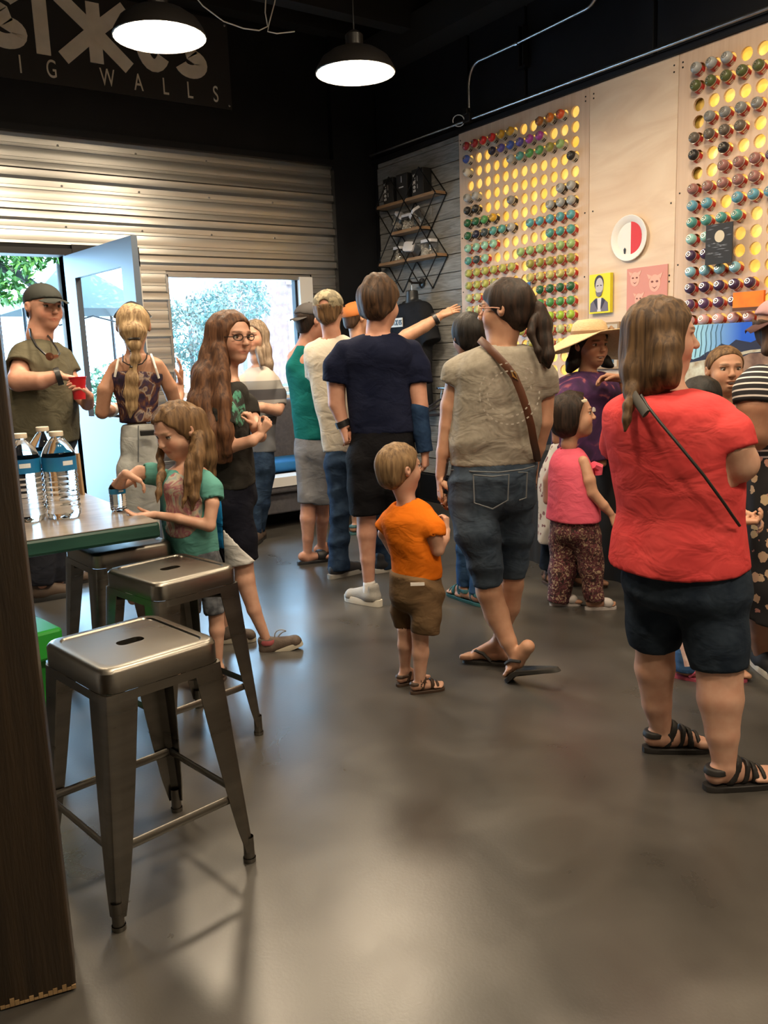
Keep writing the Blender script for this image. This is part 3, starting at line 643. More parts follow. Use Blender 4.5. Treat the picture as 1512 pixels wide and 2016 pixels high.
# black boxes with the shop name
MT['blackbox'] = M('black_box', (.010, .010, .011), .5)
for i, (yc, wd, lab, txt) in enumerate(((6.70, .155, 'black printed box at the left end of the top shelf board', 1), (6.485, .165, 'black printed box in the middle of the top shelf board', 2), (6.25, .165, 'black printed box at the right end of the top shelf board', 1))):
    z0 = 2.773; H = .225
    bx = tag(MB().span((4.81, yc - wd / 2, z0), (4.905, yc + wd / 2, z0 + H)).build('black_box', MT['blackbox'], loc=(4.85, yc, z0), bevel=.004), lab, 'box', 'black boxes on the top shelf board')
    if txt == 1:
        for ch, q in zip('SIZeS', (.02, .05, .068, .118, .15)):
            wd_, = {'S': (.026,), 'I': (.012,), 'Z': (.045,), 'e': (.028,)}[ch],
            g = glyph(ch, 0, 0, wd_[0] if isinstance(wd_, tuple) else wd_, .036, .0085, 0, .001)
            me = g.mesh('print')       # local x runs down the box side, local z runs across
            me.transform(Matrix(((0, 1, 0, 4.8095 - bx.location.x), (0, 0, -1, .062), (-1, 0, 0, H - .018 - q), (0, 0, 0, 1))) @ Matrix.Diagonal((1, 1, 1, 1)))
            link('print', me, MT['offwhite'], bx)
        MB().span((-.0425, -.005, .12), (-.0415, .0, .165)).span((-.0425, -.005, .06), (-.0415, 0, .095)).build('small_print', MT['offwhite'], bx)
    else: MB().span((-.0425, -.004, .15), (-.0415, .004, .205)).span((-.0425, -.03, .105), (-.0415, .04, .115)).build('small_print', MT['offwhite'], bx)
# plastic jars
MT['lid'] = M('jar_lid', (.66, .66, .70), .4); MT['shells'] = M('white_chips', (.62, .58, .52), .7, col2=(.40, .34, .28), scale=60); MT['jarlabel'] = M('jar_label', (.60, .55, .30), .6)
def jar(y, z, w, d, h, label, tilt=0, yaw=0, fill=.4, lid_front=False):
    t = tag(empty('plastic_jar', (4.855, y, z)), label, 'jar', 'clear plastic jars on the wire shelf')
    t.rotation_euler = (0, 0, yaw)
    b = MB().rings([[(a, q, 0) for a, q in rrect(d, w, .018)], [(a, q, h * .72) for a, q in rrect(d, w, .018)], [(a, q, h * .80) for a, q in rrect(d * .9, w * .9, .018)]]); jb = b.build('jar_body', MT['clear'], t, smooth=True)
    lb = MB().rings([[(a, q, h * .80) for a, q in rrect(d * .98, w * .98, .02)], [(a, q, h * .98) for a, q in rrect(d * .98, w * .98, .02)], [(a, q, h) for a, q in rrect(d * .9, w * .9, .02)]]).build('lid', MT['lid'], t, smooth=True)
    if fill:
        rj = random.Random(int(y * 100)); c = MB()
        for k in range(40):
            r = rj.uniform(.006, .011); p = (rj.uniform(-d / 2 + .015, d / 2 - .015), rj.uniform(-w / 2 + .015, w / 2 - .015), rj.uniform(.008, h * fill))
            c.box(p, (r * 1.6, r * 1.6, r * 1.3), rot('X', rj.uniform(0, 3)) @ rot('Z', rj.uniform(0, 3)))
        tag(c.build('contents', MT['shells'], t), kind='stuff')
    if tilt:
        t.rotation_mode = 'XYZ'; t.rotation_euler = (tilt, 0, yaw)
    return t
jar(6.60, 2.253, .115, .10, .125, 'clear square jar of white chips, left on the lowest board', fill=.5)
jar(6.16, 2.253, .145, .10, .135, 'wide clear jar of white chips, right on the lowest board', fill=.42)
j = jar(6.43, 2.278, .11, .09, .12, 'jar tipped on its side with white lid facing out, lowest board', tilt=0, fill=0); j.rotation_euler = (.35, -1.25, 0); j.location = (4.875, 6.40, 2.315)
jar(6.44, 2.511, .145, .10, .135, 'clear jar with pale label on the middle board', fill=.5)
j = jar(6.62, 2.54, .12, .09, .13, 'jar tilted against its neighbour, left on the middle board', fill=.3); j.rotation_euler = (.62, 0, 0); j.location = (4.855, 6.635, 2.555)
j = jar(6.26, 2.55, .13, .09, .13, 'jar lying tilted with lid to the right on the middle board', fill=.0); j.rotation_euler = (-.55, -.5, 0); j.location = (4.875, 6.265, 2.555)
# ---- mannequin with black tee, rod and hangers (the tee is built with the people below)
MT['hookm'] = M('hook_metal', (.05, .05, .05), .35, .8)
hk = tag(empty('wall_hook', (4.9, 6.36, 2.03)), 'round black wall hook above the mannequin torso', 'hook')
part(hk, 'plate', MB().lathe([(.045, 0), (.045, .008), (.03, .014), (.0001, .014)], (4.92, 6.36, 2.03), rot('Y', -math.pi / 2), 18), MT['hookm'], smooth=True)
part(hk, 'arm', MB().tube([(4.91, 6.36, 2.03), (4.80, 6.36, 2.03), (4.77, 6.36, 2.05)], .011, 8), MT['hookm'], smooth=True)
rd = tag(empty('clothes_rod', (4.85, 5.9, 1.08)), 'short chrome clothes rod on the grey plank wall', 'rod')
part(rd, 'rod', MB().tube([(4.80, 6.03, 1.08), (4.80, 5.80, 1.08)], .010, 10), MT['steel'], smooth=True)
for y in (6.02, 5.815): part(rd, 'bracket', MB().tube([(4.92, y, 1.08), (4.80, y, 1.08)], .008, 8).lathe([(.022, 0), (.022, .006), (.0001, .007)], (4.92, y, 1.08), rot('Y', -math.pi / 2), 12), MT['steel'], smooth=True)
MT['hang'] = M('hanger_velvet', (.012, .013, .025), .8)
for y, ya, lab in ((5.98, 1.25, 'black hanger on the rod, left of two'), (5.88, 1.3, 'black hanger on the rod, right of two')):
    t = tag(empty('clothes_hanger', (4.80, y, 1.08), ya), lab, 'hanger', 'empty black hangers')
    MB().tube([(0, .018 * math.cos(a) - .0, .0 + .018 * math.sin(a) - .006) for a in np.linspace(-.6, 3.6, 10)] + [(0, -.004, -.05), (0, 0, -.10)], .0022, 6).build('hook', MT['steel'], t, smooth=True)
    MB().tube([(0, 0, -.10), (0, .05, -.125), (0, .12, -.165), (0, .20, -.20), (0, .205, -.225), (0, .19, -.235), (0, 0, -.235), (0, -.19, -.235), (0, -.205, -.225), (0, -.20, -.20), (0, -.12, -.165), (0, -.05, -.125)], .006, 6, closed=True, flat=(1.5, 1, (1, 0, 0))).build('frame', MT['hang'], t, smooth=True)
# ---- counter with black cloth
MT['blackcloth'] = M('black_cloth', (.010, .010, .011), .85)
ct = tag(empty('display_table', (4.3, 3.0, 0)), 'long table under a black cloth along the can racks', 'table')
CY0, CY1, CX0, CX1 = -.2, 4.04, 3.90, 4.86
pts = []
for i in range(121):
    t = i / 120; pts.append((CX0 + .012 * math.sin(i * .9) + .006 * math.sin(i * 2.3), CY1 - t * (CY1 - CY0)))
ed = [(CX0 + (CX1 - CX0) * (1 - i / 24), CY1 + .010 * math.sin(i * 1.1)) for i in range(24)]
low = ed + pts; b = MB(); n = len(low)
top = [(max(CX0 + .012, x) if i >= 24 else x, min(y, CY1 - .008)) for i, (x, y) in enumerate(low)]
vs = [(x, y, .0) for x, y in low] + [(x * .7 + tx * .3, y * .7 + ty * .3, .3) for (x, y), (tx, ty) in zip(low, top)] + [(x, y, .75) for x, y in top]
b.add(vs, [(r * n + i, r * n + i + 1, (r + 1) * n + i + 1, (r + 1) * n + i) for r in (0, 1) for i in range(n - 1)])
part(ct, 'cloth_skirt', b, MT['blackcloth'], smooth='all'); part(ct, 'table_top', MB().span((CX0 + .012, CY0, .72), (CX1, CY1 - .008, .752)), MT['blackcloth'], bevel=.006)
for y in (CY0 + .1, CY1 - .15):
    for x in (4.05, 4.72): part(ct, 'leg', MB().span((x, y - .02, 0), (x + .04, y + .02, .72)), MT['dark_metal'])
MT['print1'] = M('print_grey', (.42, .40, .37), .5, col2=(.7, .68, .64), scale=15); MT['print2'] = M('print_brown', (.16, .10, .07), .5, col2=(.4, .2, .12), scale=18)
for i, (x, y, a, s, m, lab) in enumerate(((4.12, 3.72, .2, (.30, .22), 'paper', 'white print sheet at the left end of the black table'), (4.20, 3.45, -.35, (.34, .26), 'print1', 'grey print sheet in the middle of the black table'), (4.30, 3.78, .5, (.36, .28), 'print2', 'dark brown print behind the white sheet on the black table'), (4.45, 3.42, .1, (.42, .32), 'paper', 'large white print lying towards the can rack'))):
    o = tag(MB().box((0, 0, 0), (s[0], s[1], .003)).build('print_sheet', MT[m]), lab, 'print', 'loose prints on the black table'); o.location = (x, y, .7545 + i * .0035); o.rotation_euler = (0, 0, a)
# ---- pictures on the wall
def flat(root, name, pts, x, m, th=.0015):
    b = MB().prism(pts, 'x', x - th, x); return part(root, name, b, m)
def ellp(cy, cz, ry, rz, n=18): return [(cy + ry * math.cos(a), cz + rz * math.sin(a)) for a in np.arange(n) * 2 * math.pi / n]
def canvas(name, y0, y1, z0, z1, x, th, m, label, cat='picture'):
    t = tag(empty(name, (x, (y0 + y1) / 2, z0)), label, cat)
    part(t, 'sheet', MB().span((x, y0, z0), (x + th, y1, z1)), m); return t
C = lambda n, *c, **k: M(n, hexc(*c), k.pop('rough', .6), **k)
# paper plate
pl = tag(empty('paper_plate', (4.915, 3.99, 2.12)), 'white paper plate with a half red disc on the plywood', 'plate')
RP = rot('Y', -math.pi / 2)
part(pl, 'plate', MB().lathe([(.0001, .004), (.105, .004), (.112, .010), (.150, .020), (.154, .018), (.150, .014), (.11, .0), (.0001, .0)], (4.915, 3.99, 2.12), RP, 32), M('plate_white', (.75, .73, .71), .5), smooth=True)
flat(pl, 'red_half', [(3.99 - .012 - .09 * math.cos(a), 2.12 + .115 * math.sin(a)) for a in np.linspace(-math.pi / 2, math.pi / 2, 16)], 4.909, C('plate_red', 205, 50, 60))
flat(pl, 'small_figure', [(4.035, 2.01), (4.04, 2.05), (4.03, 2.062), (4.02, 2.05), (4.025, 2.01)], 4.909, MT['blackplastic'])
# yellow portrait
yp = canvas('portrait_canvas', 4.135, 4.327, 1.628, 1.904, 4.885, .03, C('portrait_yellow', 225, 215, 40), 'small yellow portrait canvas of a bearded man')
gl_, gd, gm, gw = C('ink_light', 185, 180, 185), C('ink_dark', 45, 42, 60), C('ink_mid', 105, 100, 115), C('ink_white', 210, 208, 210)
flat(yp, 'jacket', [(4.15, 1.64), (4.32, 1.64), (4.315, 1.70), (4.265, 1.735), (4.20, 1.735), (4.155, 1.70)], 4.885, gm); flat(yp, 'shirt', [(4.215, 1.64), (4.25, 1.64), (4.255, 1.735), (4.21, 1.735)], 4.8835, gw)
flat(yp, 'hair', ellp(4.235, 1.838, .043, .058), 4.8835, gd); flat(yp, 'face', ellp(4.23, 1.815, .036, .062), 4.882, gl_); flat(yp, 'beard', [(4.20, 1.79), (4.212, 1.752), (4.235, 1.742), (4.256, 1.752), (4.266, 1.79), (4.25, 1.775), (4.213, 1.775)], 4.8805, gm)
flat(yp, 'features', [(4.207, 1.824), (4.222, 1.827), (4.222, 1.820), (4.207, 1.818)], 4.8805, gd); flat(yp, 'features', [(4.237, 1.826), (4.254, 1.823), (4.254, 1.817), (4.237, 1.820)], 4.8805, gd)
flat(yp, 'lapel', [(4.25, 1.735), (4.285, 1.72), (4.245, 1.65)], 4.882, gd); flat(yp, 'lapel', [(4.21, 1.735), (4.18, 1.72), (4.22, 1.65)], 4.882, gd)
# pink sheet with three masks
pk = canvas('mask_print', 3.674, 4.01, 1.626, 1.915, 4.912, .004, C('print_pink', 205, 140, 130), 'pink sheet with three pale mask faces')
fl, fd = C('mask_pale', 222, 170, 155), C('mask_dark', 120, 70, 65)
for cy, cz, r in ((3.94, 1.84, .044), (3.775, 1.80, .052), (3.905, 1.70, .038)):
    flat(pk, 'mask', ellp(cy, cz, r * .9, r * 1.1), 4.912, fl)
    for s in (-1, 1):
        flat(pk, 'mask_ear', [(cy + s * r * .9, cz + r * .5), (cy + s * r * 1.25, cz + r * 1.25), (cy + s * r * .45, cz + r * .95)], 4.911, fl); flat(pk, 'mask_eye', ellp(cy + s * r * .38, cz + r * .2, r * .2, r * .14, 8), 4.9095, fd)
    flat(pk, 'mask_mouth', [(cy + r * .4, cz - r * .4), (cy, cz - r * .6), (cy - r * .4, cz - r * .4), (cy, cz - r * .72)], 4.9095, fd)
# moon painting leaning on the cans
mo = canvas('moon_painting', 3.147, 3.332, 1.866, 2.106, 4.825, .006, C('night', 22, 24, 30), 'small dark painting of a moon over water on the right rack')
flat(mo, 'moon', ellp(3.235, 2.03, .034, .036), 4.825, C('moon_pale', 200, 190, 170))
rn = random.Random(5); wl = C('water_light', 130, 135, 145)
for k in range(26):
    y = 3.24 + rn.gauss(0, .03); z = 1.955 + rn.uniform(-.05, .04); l = rn.uniform(.008, .03); flat(mo, 'water_streak', [(y - l, z), (y, z + .0022), (y + l, z + .001), (y, z - .001)], 4.825, wl, .0008)
for y0, z, l in ((3.30, 2.075, .05), (3.19, 2.07, .05), (3.31, 2.02, .04), (3.17, 2.03, .04), (3.27, 2.095, .06)): flat(mo, 'cloud_streak', [(y0 + l / 2, z), (y0, z + .007), (y0 - l / 2, z + .003), (y0, z - .002)], 4.825, C('cloud_grey', 85, 88, 98), .0008)
orp = canvas('orange_painting', 2.93, 3.132, 1.572, 1.683, 4.83, .02, C('sunset', 235, 95, 10, col2=hexc(245, 130, 20), scale=8), 'small bright orange painting under the right rack cans'); flat(orp, 'ground', [(2.93, 1.572), (3.132, 1.572), (3.132, 1.592), (2.93, 1.590)], 4.83, C('ground_brown', 90, 50, 25))
def skym(): 
    m, N, L, P = new_mat('painted_sky'); tc = N.new('ShaderNodeTexCoord'); sp = N.new('ShaderNodeSeparateXYZ'); L.new(tc.outputs['Object'], sp.inputs[0])
    mr = N.new('ShaderNodeMapRange'); mr.inputs[1].default_value = 3.5; mr.inputs[2].default_value = 2.95; L.new(sp.outputs['Y'], mr.inputs[0])
    r = N.new('ShaderNodeValToRGB'); e = r.color_ramp.elements; e[0].color = c4(hexc(150, 205, 230)); e[1].color = c4(hexc(10, 85, 205)); e[0].position = .25; e[1].position = .8
    L.new(mr.outputs[0], r.inputs[0]); L.new(r.outputs[0], P.inputs['Base Color']); P.inputs['Roughness'].default_value = .5; return m
mt = canvas('mountain_painting', 2.55, 3.495, .757, 1.503, 4.83, .03, skym(), 'large painting of dark mountains under a blue sky', 'painting')
flat(mt, 'mountains', [(3.495, 1.27), (3.44, 1.30), (3.40, 1.285), (3.35, 1.30), (3.30, 1.33), (3.25, 1.345), (3.20, 1.38), (3.15, 1.365), (3.10, 1.40), (3.0, 1.38), (2.9, 1.42), (2.75, 1.38), (2.55, 1.40), (2.55, 1.2), (3.0, 1.22), (3.495, 1.25)], 4.83, C('mountain_navy', 25, 32, 60))
flat(mt, 'snow_band', [(3.495, 1.255), (3.25, 1.29), (3.0, 1.335), (2.8, 1.345), (2.8, 1.33), (3.0, 1.318), (3.2, 1.27), (3.3, 1.12), (3.495, 1.05)], 4.8285, C('snow_pale', 205, 210, 195, col2=hexc(150, 130, 100), scale=14)); flat(mt, 'foreground', [(3.495, .757), (2.55, .757), (2.55, 1.32), (3.0, 1.315), (3.15, 1.25), (3.32, 1.0), (3.495, .95)], 4.827, C('earth_brown', 100, 75, 65, col2=hexc(150, 120, 100), scale=12))
for k in range(8):
    y = 3.46 - k * .035; flat(mt, 'bare_trunk', [(y, 1.29 + k * .004), (y - .012, 1.38), (y - .006, 1.45), (y - .02, 1.50), (y - .023, 1.50), (y - .010, 1.45), (y - .016, 1.38), (y - .005, 1.29 + k * .004)], 4.8285, C('trunk_blue', 60, 95, 120))
fr_ = canvas('framed_picture', 4.06, 4.33, 1.23, 1.56, 4.895, .02, C('frame_wood', 150, 125, 95), 'framed blue picture behind the hat brim'); flat(fr_, 'mat_board', [(4.075, 1.245), (4.315, 1.245), (4.315, 1.545), (4.075, 1.545)], 4.895, C('mat_pale', 185, 175, 160)); flat(fr_, 'image', [(4.10, 1.27), (4.29, 1.27), (4.29, 1.52), (4.10, 1.52)], 4.8935, C('image_blue', 75, 105, 130, col2=hexc(40, 55, 80), scale=10))
bp_ = canvas('blue_poster', 4.885, 5.05, 1.63, 1.905, 4.84, .004, C('poster_blue', 55, 110, 160, col2=hexc(40, 85, 130), scale=9), 'blue poster hanging over the left can rack')
# ---- outdoors
MT['pave'] = M('pale_pavement', (.45, .44, .42), .9, col2=(.52, .51, .49), scale=2); MT['bark'] = M('bark', (.05, .045, .04), .9, col2=(.08, .075, .07), scale=8, stretch=(1, 1, .3))
struct('ground_outside', MB().span((-25, YB + .14, -.12), (30, 45, -.03)), MT['pave'])
MT['lawn'] = M('bush_leaf', (.03, .07, .03), .7, col2=(.05, .10, .05), scale=3)
MT['leafg'] = M('tree_leaf', (.05, .16, .015), .6, col2=(.09, .22, .03), scale=4); MT['leafb'] = M('far_leaf', (.035, .075, .06), .7, col2=(.06, .105, .09), scale=3)
def foliage(name, blobs, n, size, m, parent, seed):
    r = np.random.RandomState(seed); vs = []; fs = []
    for (c, rad) in blobs:
        k = int(2.6 * n * rad ** 2 / sum(q[1] ** 2 for q in blobs))
        d = r.normal(size=(k, 3)); d /= np.linalg.norm(d, axis=1)[:, None]; p = np.array(c) + d * rad * r.uniform(.55, 1.05, (k, 1)) * np.array([1, 1, .8])
        for q in p:
            a = nrm(r.normal(size=3)); b_ = nrm(np.cross(a, r.normal(size=3))); s = size * .55 * r.uniform(.6, 1.3); i = len(vs)
            vs += [q - a * s, q + b_ * s * .4, q + a * s, q - b_ * s * .4]; fs.append((i, i + 1, i + 2, i + 3))
    me = bpy.data.meshes.new(name); me.from_pydata([tuple(v) for v in vs], [], fs); o = link(name, me, m, parent); o['kind'] = 'stuff'; o.matrix_parent_inverse = Matrix.Translation(-parent.location); return o
tr = tag(empty('shade_tree', (2.0, 10.0, 0)), 'leafy green tree with a leaning branch outside the open door', 'tree')
part(tr, 'trunk', MB().tube([(2.62, 9.4, -.05), (2.57, 9.4, 1.2), (2.55, 9.4, 2.2), (2.56, 9.4, 3.4), (2.6, 9.5, 5)], [.12, .10, .09, .08, .05], 10), MT['bark'], smooth=True)
part(tr, 'branch', MB().tube([(2.55, 9.4, 1.85), (2.35, 9.35, 2.1), (2.1, 9.3, 2.3), (1.7, 9.3, 2.5), (1.2, 9.3, 2.7)], [.045, .045, .05, .05, .03], 8), MT['bark'], smooth=True)
foliage('foliage', [((1.95, 9.2, 2.42), .30), ((2.25, 9.3, 2.62), .30), ((2.5, 9.3, 2.62), .22), ((1.92, 9.15, 2.12), .16), ((1.45, 9.2, 2.9), .6), ((2.0, 9.5, 3.3), .8), ((2.6, 9.4, 3.4), .8)], 3000, .10, MT['leafg'], tr, 1)
def bush(name, c, rads, n, size, m, label, seed, cat='bush'):
    t = tag(empty(name, (c[0], c[1], 0)), label, cat); part(t, 'stems', MB().tube([(c[0], c[1], -.05), (c[0] + .05, c[1], c[2])], [.06, .03], 6), MT['bark'])
    foliage('foliage', [((c[0] + dx, c[1] + dy, c[2] + dz), r) for dx, dy, dz, r in rads], n, size, m, t, seed); return t
bush('green_bush', (2.75, 12.9, .7), ((0, 0, 0, .5), (.3, 0, .2, .35)), 900, .09, MT['lawn'], 'green bush beyond the doorway beside the tree trunk', 2)
bush('garden_shrub', (4.3, 13.6, .8), ((0, 0, 0, .8), (.6, .3, .2, .6), (-.6, 0, -.1, .5)), 1500, .09, MT['lawn'], 'rounded shrub seen through the glass of the door', 3)
bush('young_tree', (6.35, 15.5, 2.0), ((0, 0, 0, .75), (.45, 0, .35, .5), (-.5, .2, .2, .55), (.15, 0, -.5, .5)), 1500, .09, MT['leafb'], 'pale blue-green young tree seen through the window', 4, 'tree')
bush('far_tree', (9.9, 20.5, 2.9), ((0, 0, 0, .8), (-.6, 0, -.6, .6)), 800, .11, MT['leafb'], 'smaller pale tree near the window centre behind the young tree', 5, 'tree')
MT['brick'] = M('pale_red_brick', (.10, .055, .047), .9, col2=(.13, .08, .07), scale=6)
hs = tag(empty('brick_building', (17, 25, 0)), 'pale reddish building across the street, right in the window', 'building')
part(hs, 'wall', MB().span((12.3, 24, 0), (22, 30, 6.5)), MT['brick']); part(hs, 'roof', MB().span((12.0, 23.7, 6.5), (22.3, 30.3, 6.8)), MT['white'])
for x in (13.2, 15.0, 16.8):
    for z in (.9, 3.7):
        f = part(hs, 'window_frame', MB().span((x, 23.93, z), (x + 1.1, 24.02, z + 1.7)), MT['white']); part(hs, 'pane', MB().span((x + .08, 23.90, z + .08), (x + 1.02, 23.94, z + 1.62)), M('far_pane', (.25, .35, .42), .1))
cn = tag(empty('pop_up_canopy', (3.0, 10.9, 0)), 'white pop-up canopy outside the glazed door', 'canopy')
part(cn, 'roof_cloth', MB().add([(2.25, 10.1, 2.05), (3.75, 10.1, 2.05), (3.75, 11.8, 2.05), (2.25, 11.8, 2.05), (3.0, 10.95, 2.7)], [(0, 1, 4), (1, 2, 4), (2, 3, 4), (3, 0, 4)]), M('canopy_cloth', (.07, .085, .09), .8))
for x in (2.25, 3.75):
    for y in (10.1, 11.8): part(cn, 'leg', MB().tube([(x, y, -.03), (x, y, 2.05)], .022, 6), MT['dark_metal'])
part(cn, 'truss', MB().tube([(2.25, 10.1, 2.0), (2.62, 10.1, 1.86), (3.0, 10.1, 1.96), (3.38, 10.1, 1.86), (3.75, 10.1, 2.0)], .012, 6), MT['dark_metal'])
pc = tag(empty('parked_car', (9.9, 14.5, 0)), 'teal parked car low in the window at the right', 'car'); MT['carp'] = M('car_paint', (.012, .05, .055), .3, coat=.3)
part(pc, 'body', MB().prism([(0, .25), (4.2, .25), (4.25, .75), (3.6, .9), (2.9, 1.35), (1.2, 1.38), (.6, .95), (-.02, .85)], 'y', 14.2, 15.9).build if False else MB().prism([(8.3, .25), (12.5, .25), (12.55, .75), (11.9, .9), (11.2, 1.35), (9.5, 1.38), (8.9, .95), (8.28, .85)], 'y', 14.2, 15.9), MT['carp'], bevel=.06, seg=3)
part(pc, 'windscreen', MB().prism([(9.05, .97), (11.75, .93), (11.12, 1.30), (9.58, 1.33)], 'y', 14.19, 15.91), M('car_glass', (.05, .07, .08), .08))
for x in (9.1, 11.7): part(pc, 'wheel', MB().lathe([(.0001, -.02), (.2, -.02), (.32, 0), (.32, .2), (.2, .22), (.0001, .22)], (x, 14.38, .32), rot('X', math.pi / 2), 18), MT['rubber'], smooth=True)
# ================================================================== people: smooth distance fields turned into meshes
f32 = np.float32
class Shape:
    def __init__(s): s.ops = []
    def cone(s, a, b, ra, rb, k=.02, flat=False): s.ops.append(('cone', np.array(a, float), np.array(b, float), ra, rb, k, flat)); return s
    def chain(s, pts, k=.02, flat=False):          # [(p, r), ...]
        for i, ((a, ra), (b, rb)) in enumerate(zip(pts[:-1], pts[1:])): s.cone(a, b, ra, rb, k, flat and i == len(pts) - 2)
        return s
    def ell(s, c, r, R=None, k=.02): s.ops.append(('ell', np.array(c, float), np.array(r, float), np.eye(3) if R is None else R, k)); return s
    def loft(s, secs, k=.02, p=2.3, rnd=.02, rb=0.):     # secs: (z, cx, cy, a, b, ang) bottom to top
        s.ops.append(('loft', np.array(sorted(secs), float), p, rnd, k, rb)); return s
    def cut(s, p, n): s.ops.append(('cut', np.array(p, float), nrm(n))); return s         # remove the side n points to
    def hole_ell(s, c, r, R=None, k=.01): s.ops.append(('hell', np.array(c, float), np.array(r, float), np.eye(3) if R is None else R, k)); return s
    def hole_cone(s, a, b, ra, rb, k=.008): s.ops.append(('hcone', np.array(a, float), np.array(b, float), ra, rb, k)); return s
    def disp(s, fn): s.ops.append(('disp', fn)); return s
    def cap(s, fn): s.ops.append(('cap', fn)); return s                                   # intersect with fn <= 0
    def bbox(s):
        lo, hi = np.full(3, 1e9), np.full(3, -1e9)
        for o in s.ops:
            if o[0] == 'cone': q = [np.minimum(o[1] - o[3], o[2] - o[4]), np.maximum(o[1] + o[3], o[2] + o[4])]
            elif o[0] == 'ell': e = np.sqrt(((o[3] * o[2]) ** 2).sum(1)); q = [o[1] - e, o[1] + e]
            elif o[0] == 'loft':
                S = o[1]; m = np.maximum(S[:, 3], S[:, 4]); q = [np.array([(S[:, 1] - m).min(), (S[:, 2] - m).min(), S[0, 0]]), np.array([(S[:, 1] + m).max(), (S[:, 2] + m).max(), S[-1, 0]])]
            else: continue
            lo, hi = np.minimum(lo, q[0]), np.maximum(hi, q[1])
        return lo - .02, hi + .02
    def field(s, h, lo=None, hi=None):
        bl, bh = s.bbox()
        lo = bl if lo is None else np.maximum(lo, bl); hi = bh if hi is None else np.minimum(hi, bh)
        return Field(lo, hi, h).run(s.ops)
